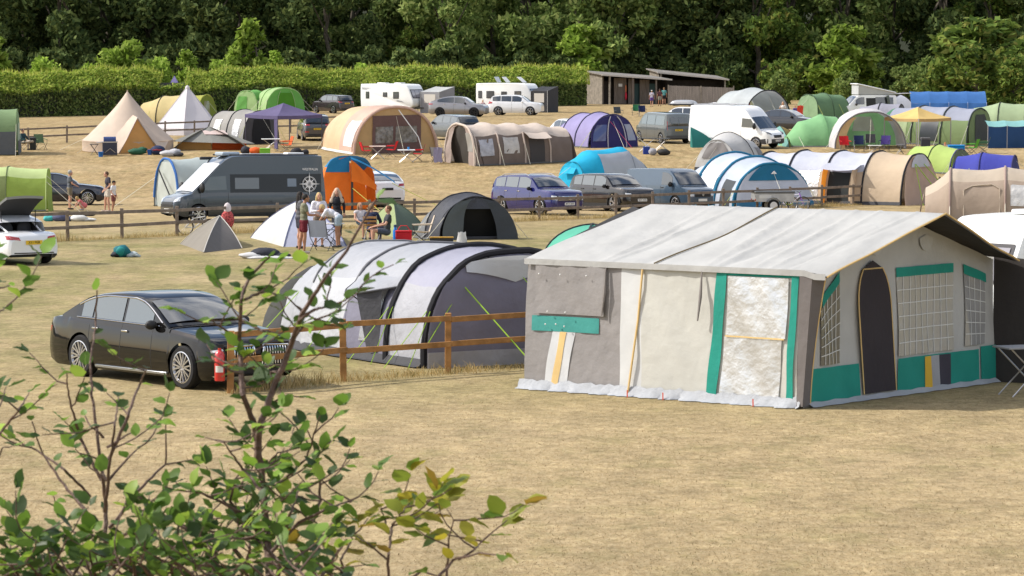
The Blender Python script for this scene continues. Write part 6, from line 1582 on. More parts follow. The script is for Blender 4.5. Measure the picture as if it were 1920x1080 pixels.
windbreak('navy windbreak under a pale turquoise awning at the right edge', at(1852, 278), at(1960, 277), 3, 1.35, NV, STEEL, 0, (1.6, .32), fab((.25, .52, .52), .3))
d_ = at(1575, 224)
# small tents beside the pop-top camper
dome_px('small lime and white dome tent beside the pop-top camper van', [(1648, 222), (1668, 226), (1688, 222), (1668, 216)], (1664, 196), None, [fab((.40, .55, .06), .3), fab((.6, .62, .55), .3)], sag=.05, ribs=fab((.3, .42, .05), 0), rib_r=.03, curve=1.6)
t = Tunnel('grey tunnel tent between the cream shelter and the pop-top camper van', at(1690, 240), R(160), [(0, 1.3, 1.7, 2.1), (1.5, 1.4, 1.8, 2.1), (3.0, 1.2, 1.5, 2.1)], .03, 31)
t.patch(0, 2, -.998, .998, fab((.32, .32, .38), .2), 'flysheet'); t.cap(0, -1, .2, fab((.12, .12, .13), .1), 'front_panel'); t.cap(2, 1, .2, fab((.32, .32, .38), .2), 'rear_panel'); t.pole(0, .035, DKP); t.pole(1, .035, DKP)
dome('small white dome tent between the pop-top camper van and the blue tarpaulin', Vector((atd(1688, 210, 312).x, 312, gz(0, 312))), 0, [(-1.3, -1), (1.3, -1), (1.3, 1), (-1.3, 1)], (0, 0, 1.5), [fab((.50, .52, .58), .3)], sag=.05, curve=1.6, ribs=DKP, rib_r=.02)
dome('dark teal pop-up shelter between the people carrier and the white panel van', at(1318, 276), R(20), [(-.9, -.5), (.9, -.5), (.6, .6), (-.6, .6)], (-.75, .2, 1.25), [fab((.03, .20, .18), .2)], sag=.05, curve=1.3, name='beach_shelter')
# caravan awnings
def awning(label, px, py, yaw, w, d, h0, h1, rm, wm, loc=None):
    th = thing('caravan_awning', label, 'awning', loc if loc is not None else at(px, py), yaw); b = MB()
    b.grid([[Vector((-w/2 + w*j/6, d*i/4, h0 + (h1 - h0)*i/4 - .05*math.sin(PI*j/6))) for j in range(7)] for i in range(5)]); b.build('roof', rm, th)
    for x in (-w/2, w/2):
        b = MB(); b.add([(x, 0, 0), (x, d, 0), (x, d, h1), (x, 0, h0)], [(0, 1, 2, 3)]); b.build('side_wall', wm, th, False)
    b = MB(); b.grid([[Vector((-w/2 + w*j/4, -.01, h0*i/3)) for j in range(5)] for i in range(4)]); b.build('front_wall', wm, th)
    b = MB(); b.add([(-w*.3, -.03, .9), (w*.3, -.03, .9), (w*.3, -.03, h0 - .2), (-w*.3, -.03, h0 - .2)], [(0, 1, 2, 3)]); b.build('window', mat('awning_window', (.55, .52, .48), .3), th, False)
    for x in (-w/2, w/2): b = MB(); b.tube([(x, -.03, 0), (x, -.03, h0 + .05)], .025); b.build('pole', STEEL, th)
    return th
awning('grey caravan awning with white frame right of the caravan at the hedge', 806, 212, R(-33), 2.0, 2.4, 1.85, 2.3, fab((.45, .46, .46), .2), fab((.26, .26, .28), .1))
awning('black caravan awning with pale window right of the caravan with roof panels', 1011, 211, R(-24), 1.6, 2.4, 1.9, 2.3, fab((.03, .03, .033), 0), fab((.04, .04, .045), 0))

for i_, t in enumerate(TUN):        # hems, vents and guy ropes on the tents that have none yet
    n_ = len(t.st) - 1
    if 's' not in t.done and t.th.name[:5] != 'event': t.skirt(0, n_, fab((.10, .10, .095), 0, .4), .07)
    if 'g' not in t.done:
        t.side_guys([0, n_ - .6], GUYW if i_ % 3 else GUY, reach=.95, r=.012)
        p_ = t.capP(0, -1, .2, 0, .8, .05); t.guys([(p_, Vector((p_.x - 1.7, .3, .02)))], GUYW, .011)
# ------------------------------------------------------------------ fences
WOOD = mat('new_fence_wood', (.36, .185, .065), .75, 0, .25, 0, .4, 14, .35, 5, stretch=(.4, 1, 1))
OLDW = mat('weathered_wood', (.21, .165, .13), .85, 0, .2, 0, .4, 12, .3, 4)
PALEW = mat('pale_wood', (.62, .58, .50), .8, 0, .2, 0, .3, 12, .2, 4)
def on_line(P0, P1, px):
    k = (px - 960) / FPX; dx, dy = P1.x - P0.x, P1.y - P0.y
    t = (k * P0.y - P0.x) / (dx - k * dy); return gnd(P0.x + dx*t, P0.y + dy*t)
def fence(label, pts, H, wood, pw=.10, rails=(.88, .46), rh=.10, rt=.045, seed=1, off=0):
    rr = random.Random(seed); th = thing('rail_fence', label, 'fence', pts[0], 0, None, False); o = Vector(pts[0])
    for p in pts:
        q = p - o; b = MB(); t_ = (rr.uniform(-.015, .015), rr.uniform(-.015, .015)); hh = H*rr.uniform(.97, 1.03)
        b.box(q + Vector((0, 0, hh/2 - .05)), (pw, pw, hh + .1)); b.v = [(v[0] + t_[0]*(v[2]-q.z), v[1] + t_[1]*(v[2]-q.z), v[2]) for v in b.v]
        b.build('post', wood, th, False, bev=.012)
    for k in range(len(pts) - 1):
        a, c_ = pts[k] - o, pts[k+1] - o; d = (c_ - a); d.z = 0; d.normalize(); n_ = Vector((d.y, -d.x, 0))
        if n_.y > 0: n_ = -n_
        for z in rails:
            b = MB(); e1, e2 = rr.uniform(-.02, .02), rr.uniform(-.02, .02); s_ = n_*(pw/2 + rt/2 + .003)
            b.bar(a + s_ + Vector((0, 0, z*H + e1)) + d*.004, c_ + s_ + Vector((0, 0, z*H + e2)) - d*.004, rt, rh); b.build('rail', wood, th, False, bev=.01)
    return th
f1 = [at(432, 737), at(644, 715), at(840, 700), at(1020, 686)]
fence('new orange-brown post-and-rail fence in front of the silver and violet tent', f1, 1.09, WOOD, .115, (.92, .50), .10, .05, 2)
P0, P1 = at(228, 447), at(1600, 385)
cols = [-60, 22, 126, 228, 331, 427, 520, 610, 693, 777, 857, 935, 1011, 1084, 1155, 1224, 1292, 1356, 1420, 1481, 1541, 1600, 1657, 1711, 1762, 1812]
f2 = [on_line(P0, P1, c_) for c_ in cols]
fence('long weathered grey rail fence across the middle of the field', f2, 1.02, OLDW, .11, (.88, .45), .11, .045, 3)
Q0, Q1 = at(0, 274), at(126, 267)
f3 = [on_line(Q0, at(365, 256), c_) for c_ in (-20, 54, 126, 190, 250, 310, 365, 420, 480, 545, 612, 650)]
fence('weathered rail fence behind the bell tent and the folding chairs on the left', f3, 1.08, OLDW, .11, (.9, .45), .11, .045, 4)
f4 = [on_line(at(1535, 214), at(1600, 213), c_) for c_ in (1535, 1558, 1585, 1612)]
fence('short pale rail fence left of the pop-top camper van', f4, .95, PALEW, .12, (.9, .45), .14, .05, 5)
fence_grass('fence_grass', f1, 260, .28, .10, .50, 11)
fence_grass('rank_fence_grass', f2, 230, .34, .15, .62, 12)

# ------------------------------------------------------------------ timber shower block
def shower_block():
    TW = mat('timber_boards', (.19, .155, .13), .85, 0, .2, 0, .3, 9, .35, 2, stretch=(6, 6, .5)); DKI = mat('dark_timber', (.035, .03, .027), .9, 0, .2, 0, 0, 1, .3, 3)
    RFM = mat('shed_roof', (.20, .185, .17), .8, 0, .3, 0, .3, 3, .25, 2); TRIM = mat('roof_trim', (.50, .46, .42), .7)
    BRD = mat('pale_boards', (.27, .24, .20), .85, 0, .2, 0, .3, 9, .3, 3)
    def shed(name, label, px, py, yaw, L, D, h0, h1, hr, h1r):
        th = thing(name, label, 'shed', at(px, py), yaw, None, False)   # origin: front left corner, x along the front, y into depth
        b = MB(); b.add([(-.35, -.55, h0), (L + .35, -.55, hr), (L + .35, D + .3, h1r), (-.35, D + .3, h1)] + [(-.35, -.55, h0 + .12), (L + .35, -.55, hr + .12), (L + .35, D + .3, h1r + .12), (-.35, D + .3, h1 + .12)], [(0, 3, 2, 1), (4, 5, 6, 7), (0, 1, 5, 4), (1, 2, 6, 5), (2, 3, 7, 6), (3, 0, 4, 7)])
        b.build('roof', RFM, th, False); b = MB(); b.bar((-.37, -.58, h0 + .05), (L + .37, -.58, hr + .05), .05, .16); b.build('fascia', TRIM, th, False)
        b = MB(); b.add([(0, 0, 0), (0, D, 0), (0, D, h1), (0, 0, h0)], [(0, 1, 2, 3)]); b.build('side_wall', DKI, th, False)
        b = MB(); n = int(D/.24)
        for i in range(n): y = (i + .5)*D/n; b.box((-.03, y, (h0 + (h1-h0)*y/D)/2), (.04, D/n*.72, h0 + (h1-h0)*y/D - .06))
        b.build('side_cladding', BRD, th, False)
        b = MB(); b.add([(L, 0, 0), (L, D, 0), (L, D, h1r), (L, 0, hr)], [(0, 1, 2, 3)]); b.add([(0, D, 0), (L, D, 0), (L, D, h1r), (0, D, h1)], [(3, 2, 1, 0)]); b.build('back_wall', DKI, th, False)
        return th, L, D, h0
    th, L, D, h0 = shed('shower_block', 'timber shower block with open doorways and sloping roof at the wood edge', 1130, 196, R(24), 7.2, 3.8, 2.95, 3.35, 2.45, 2.8); hf = lambda x: 2.95 - .5*x/7.2
    rr = random.Random(5)
    for x0, x1, m in ((.0, .55, TW), (1.7, 3.1, TW), (3.3, 4.0, TW), (4.6, 5.7, TW)):
        b = MB(); n = max(2, int((x1-x0)/.16))
        for i in range(n): b.box((x0 + (i+.5)*(x1-x0)/n, .9 + rr.uniform(-.01, .01), hf(x1)/2), ((x1-x0)/n*.93, .04, hf(x1) - .1))
        b.build('board_panel', m, th, False)
    b = MB(); b.box((L/2, 1.5, 1.2), (L, .05, 2.4)); b.build('inner_wall', DKI, th, False)
    b = MB(); b.box((4.3, 1.2, 1.05), (.85, .05, 2.1)); b.build('door', plast((.03, .07, .07), .6), th, False); b = MB(); b.box((6.2, 1.2, 1.05), (.85, .05, 2.1)); b.build('door', plast((.03, .07, .07), .6), th, False)
    for x in (.62, 3.2, 5.85): b = MB(); b.box((x, -.35, hf(x)/2), (.15, .15, hf(x))); b.build('post', BRD if x < 1 else TW, th, False)
    b = MB(); b.box((2.4, .86, 1.95), (.42, .02, .30)); b.build('notice', plast((.7, .7, .7)), th, False)
    b = MB(); b.ell((2.95, .7, .85), (.12, .08, .42)); b.build('red_towel', fab((.6, .03, .06), 0), th); b = MB(); b.ell((2.95, .72, 1.6), (.09, .06, .42)); b.build('orange_towel', fab((.65, .22, .10), 0), th)
    th2, L2, D2, h2 = shed('timber_shed', 'second timber shed with sloping roof and dark open front, right of the shower block', 1236, 194, R(14), 7.0, 3.4, 3.15, 3.5, 2.4, 2.75)
    b = MB(); b.box((L2/2, 1.6, 1.2), (L2, .05, 2.4)); b.build('inner_wall', DKI, th2, False)
    for x in (.1, L2): b = MB(); b.box((x, -.3, (3.1 - .7*x/L2)/2), (.14, .14, 3.1 - .7*x/L2)); b.build('post', BRD, th2, False)
    p = thing('board_fence', 'vertical board screen fence in front of the second timber shed', 'fence', at(1253, 197), R(1), None, False); b = MB(); n = 40; FL = 6.55
    for i in range(n): b.box(((i + .5)*FL/n, rr.uniform(-.012, .012), .98 - .12*(i/n)), (FL/n*.94, .03, 1.95 - .22*(i/n) + rr.uniform(-.02, .02)))
    b.build('boards', mat('screen_boards', (.30, .265, .24), .85, 0, .2, 0, .3, 9, .3, 2, stretch=(5, 5, .4)), p, False)
    for x in (.0, FL/2, FL): b = MB(); b.box((x, -.06, 1.0), (.1, .1, 2.05 - (.2 if x else 0))); b.build('post', BRD, p, False)
shower_block()

# ------------------------------------------------------------------ camping gear
def camp_chair(label, loc, yaw, col, group=None, low=False):
    th = thing('camp_chair', label, 'camp chair', loc, yaw, group); m = fab(col, .1, .3); w_ = .29; h = .42
    b = MB(); b.grid([[Vector((-.24 + .5*i/5, -w_ + 2*w_*j/6, h - .05*math.sin(PI*j/6)*math.sin(PI*(i+1)/7) + .03*i/5)) for j in range(7)] for i in range(6)]); b.build('seat', m, th)
    b = MB(); b.grid([[Vector((-.24 - .18*i/6 - .03*math.sin(PI*j/6), -w_ + 2*w_*j/6, h + .52*i/6)) for j in range(7)] for i in range(7)]); b.build('backrest', m, th)
    for s in (1, -1):
        b = MB(); b.tube([(-.24, s*w_, .0), (.26, s*w_, h)], .012, 5); b.tube([(.26, s*w_, 0), (-.26, s*w_, h), (-.43, s*w_, h + .54)], .012, 5); b.tube([(.24, s*w_, h), (.26, s*w_, h + .22)], .012, 5); b.build('side_frame', DSTEEL, th)
        b = MB(); b.tube([(.28, s*w_, h + .22), (-.33, s*w_, h + .24)], .022, 6); b.build('armrest', m, th)
    b = MB(); b.tube([(.26, -w_, .02), (-.24, w_, h*.5)], .010, 5); b.build('brace', DSTEEL, th)
    return th
def folding_table(label, loc, yaw, L=.9, W=.6, H=.68, top=None, leg=None, cat='table'):
    th = thing('folding_table', label, cat, loc, yaw); b = MB(); b.box((0, 0, H), (L, W, .03)); b.build('tabletop', top or plast((.55, .53, .50), .4), th, bev=.006)
    for s in (1, -1):
        for x in (-1, 1): b = MB(); b.tube([(x*L*.44, s*W*.42, H), (-x*L*.40, s*W*.42, 0)], .014, 5); b.build('leg', leg or STEEL, th)
    return th
def blob(name, label, cat, loc, parts, yaw=0):
    """soft luggage and piles: parts = (part name, material, list of (centre, radii))"""
    th = thing(name, label, cat, loc, yaw, None)
    for nm, m, es in parts:
        b = MB()
        for c_, r in es: b.ell(c_, r, None, 12, 8)
        rr = random.Random(len(label)); b.v = [(x + .02*math.sin(y*23 + z*17), y + .02*math.sin(x*19 + z*13), max(0, z + .015*math.sin(x*21 + y*15))) for x, y, z in b.v]
        b.build(nm, m, th)
    return th
def boxy(name, label, cat, loc, size, m, lidm=None, yaw=0):
    th = thing(name, label, cat, loc, yaw); b = MB(); b.box((0, 0, size[2]*.42), (size[0], size[1], size[2]*.84)); b.build('tub', m, th, bev=.02)
    b = MB(); b.box((0, 0, size[2]*.92), (size[0]*1.04, size[1]*1.04, size[2]*.16)); b.build('lid', lidm or m, th, bev=.02); return th
def towel(label, loc, col, w_, h_, z0, yaw=0):
    th = thing('towel', label, 'towel', loc, yaw); b = MB(); b.grid([[Vector((.05 + .05*(1 - i/8) + .025*math.sin(j*1.7 + i*.5), -w_/2 + w_*j/8 + .02*math.sin(i), z0 + h_ - h_*abs(i - 1)/7 - .02*math.sin(j*1.1))) if i else Vector((-.06, -w_/2 + w_*j/8, z0 + h_ - h_*.3)) for j in range(9)] for i in range(9)]); b.build('cloth', fab(col, .1), th); return th
RD = (.50, .015, .02); NVY = (.012, .02, .07)
camp_chair('olive green folding chair, empty, beside the seated man on the left', at(77, 281), R(-60), (.10, .16, .08))
camp_chair('dark folding chair holding a seated man beside the tall grey-green tent', at(45, 281), R(-30), (.02, .07, .07))
boxy('cool_box', 'dark upright cool box between the two folding chairs on the left', 'cool box', at(62, 281), (.35, .35, .75), plast((.025, .028, .03)))
bq = thing('barbecue', 'blue hooded gas barbecue on a stand in front of the bell tent', 'barbecue', at(206, 292), R(-80))
b = MB(); b.box((0, 0, .42), (.5, .85, .74)); b.build('cabinet', plast((.03, .035, .06)), bq, bev=.02)
b = MB(); P_ = [[Vector((.27*math.cos(PI*i/8), -.36 + .72*j/4, .86 + .27*math.sin(PI*i/8))) for j in range(5)] for i in range(9)]; b.grid(P_); b.f += [tuple(i*5 for i in range(9)), tuple(i*5 + 4 for i in range(8, -1, -1))]; b.build('hood', plast((.03, .05, .15), .2), bq)
b = MB(); b.box((0, 0, .82), (.54, .92, .06)); b.box((0, -.62, .80), (.4, .3, .03)); b.build('shelf', STEEL, bq)
b = MB(); b.tube([(.26, -.3, .2), (.33, 0, .45), (.26, .3, .2)], .02, 5); b.build('handle', STEEL, bq)
folding_table('small black folding side table left of the barbecue', at(177, 290), R(5), .5, .4, .62, plast((.03, .03, .03)), DSTEEL)
def bucket(label, loc, col, r=.16, h=.28):
    th = thing('bucket', label, 'bucket', loc); b = MB(); b.lathe([(r*.75, 0), (r, h), (r*1.05, h + .01), (r*.93, h), (r*.7, .02)], 16, None, True); b.build('tub', plast(col, .4), th); b = MB(); b.tube([(r*math.cos(PI*k/8), 0, h - .02 + .02*math.sin(PI*k/8) - .1*math.sin(PI*k/8)) for k in range(9)], .006, 4); b.build('handle', STEEL, th); return th
bucket('blue bucket on the ground beside the barbecue', at(189, 294), (.01, .12, .40)); bucket('small blue tub inside the doorway of the bell tent', at(281, 290), (.02, .10, .40))
blob('sleeping_bag', 'dark green sleeping bag lying in the bell tent doorway', 'sleeping bag', at(257, 290), [('roll', fab((.02, .09, .05), 0), [((0, 0, .18), (.55, .3, .2)), ((.3, .1, .3), (.3, .25, .15))])])
blob('holdall', 'dark navy holdall at the right side of the bell tent doorway', 'bag', at(296, 290), [('body', fab((.02, .03, .08), 0), [((0, 0, .25), (.45, .3, .3))]), ('strap', fab((.25, .04, .05), 0), [((0, -.28, .3), (.3, .04, .05))])])
blob('bedding_pile', 'pale grey heap of bedding spilling out right of the bell tent', 'bedding', at(318, 293), [('sheet', fab((.42, .42, .44), 0), [((0, 0, .16), (.6, .35, .2)), ((.3, .1, .28), (.35, .3, .16))]), ('dark_blanket', fab((.05, .05, .055), 0), [((.5, -.1, .12), (.35, .3, .15))])])
g = gz1.location
folding_table('white folding table under the purple gazebo', at(508, 283), R(10), 1.1, .6, .72, plast((.62, .62, .60)))
boxy('crate', 'lime green plastic crate under the purple gazebo', 'crate', at(497, 290), (.6, .4, .38), plast((.16, .42, .03)))
camp_chair('orange folding chair under the purple gazebo', at(536, 285), R(200), (.60, .10, .02)); blob('bag_pile', 'orange and black bags piled left under the purple gazebo', 'bags', at(476, 289), [('orange_bag', fab((.6, .10, .02), 0), [((.1, 0, .2), (.4, .25, .22))]), ('dark_bag', fab((.03, .03, .04), 0), [((-.5, .1, .22), (.3, .25, .25))])])
blob('bag_pile', 'black bags on the ground at the right leg of the purple gazebo', 'bags', at(556, 291), [('bag', fab((.02, .02, .025), 0), [((0, 0, .2), (.35, .25, .24)), ((.5, .1, .16), (.25, .2, .18))])])
for lb, q, yw in (('red folding chair on the left of the round table at the beige tent', (688, 296), 20), ('red folding chair to the right of the round table at the beige tent', (732, 294), 165), ('red folding chair side-on at the right of the beige tent front', (783, 302), 180)): camp_chair(lb, at(*q), R(yw), RD)
folding_table('small folding table between the red chairs', at(708, 298), R(0), .95, .6, .74, plast((.55, .42, .36))); folding_table('low grey camping table with blue cup in front of the beige tent', at(762, 304), R(5), 1.0, .6, .70, plast((.6, .6, .6)))
towel('lavender towel hanging over a chair between the beige and taupe tents', at(821, 308), (.30, .28, .42), .5, .85, .12, R(-90)); camp_chair('grey folding chair under the lavender towel between the beige and taupe tents', at(821, 306), R(60), (.25, .25, .27))
bt = thing('cup', 'blue cup standing on the low camping table', 'cup', at(766, 304) + Vector((0, 0, .715))); b = MB(); b.lathe([(.05, 0), (.06, .16), (.055, .16), (.045, .01)], 12); b.build('body', plast((.02, .22, .55)), bt)
folding_table('white folding camp kitchen beside the dark purple tent', at(1213, 284), R(-5), 1.1, .5, .80, plast((.05, .05, .05)), plast((.75, .75, .75))); folding_table('black grill table in front of the people carrier', at(1240, 283), R(8), 1.0, .5, .75, plast((.05, .05, .05)), STEEL)
boxy('cool_box', 'bright blue cool box under the camp kitchen', 'cool box', at(1212, 289), (.4, .35, .45), plast((.01, .04, .28)), plast((.02, .05, .2)))
blob('bag_pile', 'grey and black bags on the ground by the people carrier', 'bags', at(1238, 291), [('grey_bag', fab((.3, .3, .33), 0), [((-.45, 0, .2), (.25, .2, .22))]), ('black_bag', fab((.03, .03, .03), 0), [((.2, 0, .18), (.4, .25, .2))])])
for lb, q, yw, cl_ in (('grey folding chair rising behind the dark purple tent', (1160, 222), -70, (.06, .07, .08)), ('green folding chair on open ground before the shower block', (1192, 217), -100, (.01, .10, .04)), ('navy folding chair right of the green one, before the shower block', (1205, 219), -80, NVY)): camp_chair(lb, at(*q), R(yw), cl_)
for lb, q, yw, cl_ in (('red folding chair at the left under the cream shelter', (1585, 285), -80, RD), ('navy folding chair second from left under the cream shelter', (1611, 284), -90, NVY), ('charcoal folding chair in the middle under the cream shelter', (1632, 281), -95, (.04, .04, .045)), ('violet folding chair at the right under the cream shelter', (1658, 284), -110, (.05, .03, .16))): camp_chair(lb, at(*q), R(yw), cl_)
folding_table('low pale table between the chairs under the cream shelter', at(1640, 287), 0, .8, .5, .45); boxy('cool_box', 'black cool box standing under the yellow gazebo', 'cool box', at(1735, 281), (.55, .4, .75), plast((.03, .035, .045)), plast((.1, .1, .11)))
folding_table('small dark table at the right edge of the cream shelter', at(1688, 289), R(5), .5, .4, .55, plast((.1, .1, .1)), DSTEEL)
ct = boxy('camping_cart', 'bright blue folding cart on the grass right of the yellow gazebo', 'cart', at(1793, 286), (.95, .55, .45), fab((.01, .22, .55), .1)); 
for x in (-.35, .35):
    for y in (-.28, .28): b = MB(); b.lathe([(.001, -.03), (.11, -.03), (.11, .03), (.001, .03)], 12, Matrix.Translation((x, y, .11)) @ Matrix.Rotation(PI/2, 4, 'X')); b.build('wheel', TYRE, ct)
camp_chair('bright green folding chair in front of the big olive tent', at(1822, 290), R(150), (.08, .28, .03)); camp_chair('dark green folding chair at the far side of the blue cart', at(1843, 287), R(170), (.03, .10, .05))
# mid field camp
folding_table('camping table the standing group leans over', at(612, 462), R(-15), 1.0, .65, .72, plast((.62, .60, .58)), DSTEEL)
camp_chair('white and blue folding chair at the near end of the camping table', at(604, 470), R(70), (.35, .38, .48)); wc = thing('wooden_chair', 'folding wooden slat chair with a camper sitting on it', 'chair', at(698, 456), R(75))
b = MB()
for k in range(3): b.box((-.22 - .03*k, 0, .60 + .12*k), (.02, .46, .07))
b.build('backrest', WOOD, wc, bev=.005); b = MB()
for k in range(5): b.box((-.18 + .09*k, 0, .44), (.07, .44, .02))
b.build('seat', WOOD, wc, bev=.005)
for s in (1, -1): b = MB(); b.tube([(.22, s*.23, 0), (-.18, s*.23, .5), (-.29, s*.23, .90)], .014, 5); b.tube([(-.24, s*.23, 0), (.2, s*.23, .44)], .014, 5); b.build('side_frame', STEEL, wc)
rt = boxy('cool_bag', 'red cool bag on the grass beside the blue bottle', 'cool bag', at(757, 455), (.52, .34, .40), fab((.55, .02, .03), 0)); b = MB(); b.tube([(-.2, 0, .4), (-.1, 0, .55), (.1, 0, .55), (.2, 0, .4)], .015, 5); b.build('handle', fab((.55, .02, .03), 0), rt)
bt = thing('water_bottle', 'tall blue water bottle beside the red cool bag', 'bottle', at(741, 453)); b = MB(); b.lathe([(.07, 0), (.075, .05), (.075, .36), (.045, .42), (.045, .48)], 14); b.build('body', plast((.02, .16, .55), .3), bt); b = MB(); b.lathe([(.05, .48), (.05, .55), (.02, .56)], 14); b.build('cap', plast((.03, .05, .12)), bt)
camp_chair('beige folding chair seen side-on, right of the red cool bag', at(790, 459), R(185), (.50, .42, .33)); boxy('crate', 'black crate with yellow and orange packets by the charcoal tent', 'crate', at(828, 458), (.75, .4, .24), plast((.03, .03, .03)), plast((.6, .33, .03)))
cb = thing('carrier_bag', 'white carrier bag beside the black crate', 'bag', at(866, 460)); b = MB(); b.grid([[Vector(((.17 - .05*i/6 + .012*math.sin(k*2.3 + i))*math.cos(2*PI*k/16), (.12 - .07*i/6)*math.sin(2*PI*k/16), .02 + .40*i/6 + .02*math.sin(k*1.7)*i/6)) for k in range(17)] for i in range(7)]); b.build('bag', fab((.55, .55, .55), .2), cb)
blob('backpack', 'teal backpack lying on the open grass left of the grey tent', 'backpack', at(229, 482), [('body', fab((.01, .12, .14), 0), [((0, 0, .16), (.26, .18, .2))]), ('front_pocket', fab((.02, .22, .22), 0), [((-.03, -.12, .18), (.14, .10, .14))]), ('dark_base', fab((.015, .02, .03), 0), [((-.15, -.02, .08), (.2, .16, .09))])])
blob('clothes_pile', 'crumpled pale clothes beside the teal backpack', 'clothes', at(247, 482), [('cloth', fab((.40, .46, .48), 0), [((0, 0, .07), (.2, .12, .09)), ((.14, 0, .04), (.12, .1, .06))])])
blob('collapsed_tent', 'collapsed black and white tent lying flat in front of the cream dome tent', 'tent', at(497, 484), [('flysheet', fab((.03, .032, .045), .1), [((0, 0, .14), (.45, .35, .17)), ((.35, 0, .08), (.4, .3, .08))]), ('groundsheet', fab((.55, .55, .56), .1), [((-.35, -.15, .08), (.4, .2, .1)), ((.2, -.35, .03), (.7, .12, .05))])])
q_ = f2[5]; fl = mat('floral_cloth', (.50, .10, .10), .8, 0, .2, 0, .3, 20, .9, 22, .1)
bg = thing('floral_bag', 'red and white floral bag hanging on a post of the middle fence', 'bag', q_ + Vector((0, -.2, .15))); b = MB(); b.ell((0, 0, .35), (.24, .12, .34), None, 14, 10); b.build('bag', fl, bg); b = MB(); b.ell((0, 0, .75), (.13, .08, .2), None, 12, 8); b.build('gathered_top', fab((.62, .55, .56), 0), bg)
blob('beach_kit', 'heap of white and blue beach bags behind the fence beside the lime green tent', 'bags', at(122, 415), [('white_bag', fab((.6, .6, .58), 0), [((.55, 0, .12), (.36, .2, .15)), ((.85, .1, .06), (.4, .2, .08))]), ('blue_bag', fab((.08, .09, .16), 0), [((-.2, 0, .14), (.34, .2, .17)), ((.1, .1, .1), (.2, .2, .12))]), ('teal_bag', fab((.05, .35, .35), 0), [((-.65, 0, .1), (.24, .15, .13))])])
blob('jumper', 'dark jumper dropped on the grass behind the middle fence', 'clothing', at(165, 405), [('cloth', fab((.05, .05, .055), 0), [((0, 0, .06), (.3, .15, .08))])])
# extinguisher on the front fence
fe = thing('fire_extinguisher', 'red fire extinguisher with pale label hanging on the end post of the front fence', 'fire extinguisher', f1[0] + Vector((-.17, -.12, .22)), 0, None, False)
RP = paint((.50, .008, .010), 0, .3); b = MB(); b.lathe([(.085, 0), (.09, .02), (.09, .42), (.075, .48), (.03, .52), (.03, .56)], 20); b.build('cylinder', RP, fe); b = MB(); b.grid([[Vector((.0925*math.cos(-PI*.75 + PI*.5*i/8), .0925*math.sin(-PI*.75 + PI*.5*i/8), z)) for z in (.15, .26)] for i in range(9)]); b.build('label', plast((.6, .58, .55)), fe)
b = MB(); b.box((.02, 0, .60), (.10, .03, .05)); b.tube([(.05, 0, .58), (.10, -.02, .45), (.09, -.02, .12)], .012, 5); b.build('valve_and_hose', BLACK, fe)
# folding table at the right edge
tb = folding_table('grey folding table with tubular legs at the right edge beside the trailer tent', at(1925, 741), R(20), 1.0, .6, .82, plast((.25, .26, .27)), STEEL)
# trailer and bicycle by the fence
tr = thing('box_trailer', 'grey box trailer with flat lid and pale wheels by the middle fence', 'trailer', on_line(P0, P1, 1445) + Vector((0, -1.3, 0)), R(8), None)
b = MB(); b.box((0, 0, .62), (1.75, 1.05, .38)); b.build('tub', mat('galvanised', (.42, .43, .44), .4, .6, .5, 0, 0, 1, .2, 3), tr, bev=.01); b = MB(); b.box((0, 0, .86), (1.82, 1.12, .09)); b.build('lid', plast((.10, .105, .11), .4), tr, bev=.02)
for s in (1, -1):
    b = MB(); Mx = Matrix.Translation((-.1, s*.62, .27)) @ Matrix.Rotation(PI/2, 4, 'X'); b.lathe([(.17, -.07), (.25, -.07), (.27, -.04), (.27, .04), (.25, .07), (.17, .07)], 20, Mx, False); wo = b.build('wheel', TYRE, tr)
    b = MB(); b.lathe([(.001, -.075), (.17, -.075), (.17, .075), (.001, .075)], 16, Mx); b.build('rim', plast((.6, .6, .6), .3), wo)
    b = MB(); b.grid([[Vector((-.1 + .33*math.cos(PI*i/8), s*(.54 + .16*j), .29 + .33*math.sin(PI*i/8))) for j in range(2)] for i in range(9)]); b.build('mudguard', DSTEEL, tr)
b = MB(); b.bar((.8, 0, .42), (1.7, 0, .42), .06, .06); b.tube([(1.6, 0, .45), (1.6, 0, .02)], .02); b.build('drawbar', STEEL, tr); b = MB(); b.box((-.45, -.53, .66), (.55, .012, .14)); b.build('number_plate', plast((.6, .6, .58)), tr)
for s in (1, -1): b = MB(); b.box((-.885, s*.42, .52), (.03, .16, .09)); b.build('tail_lamp', RED, tr)
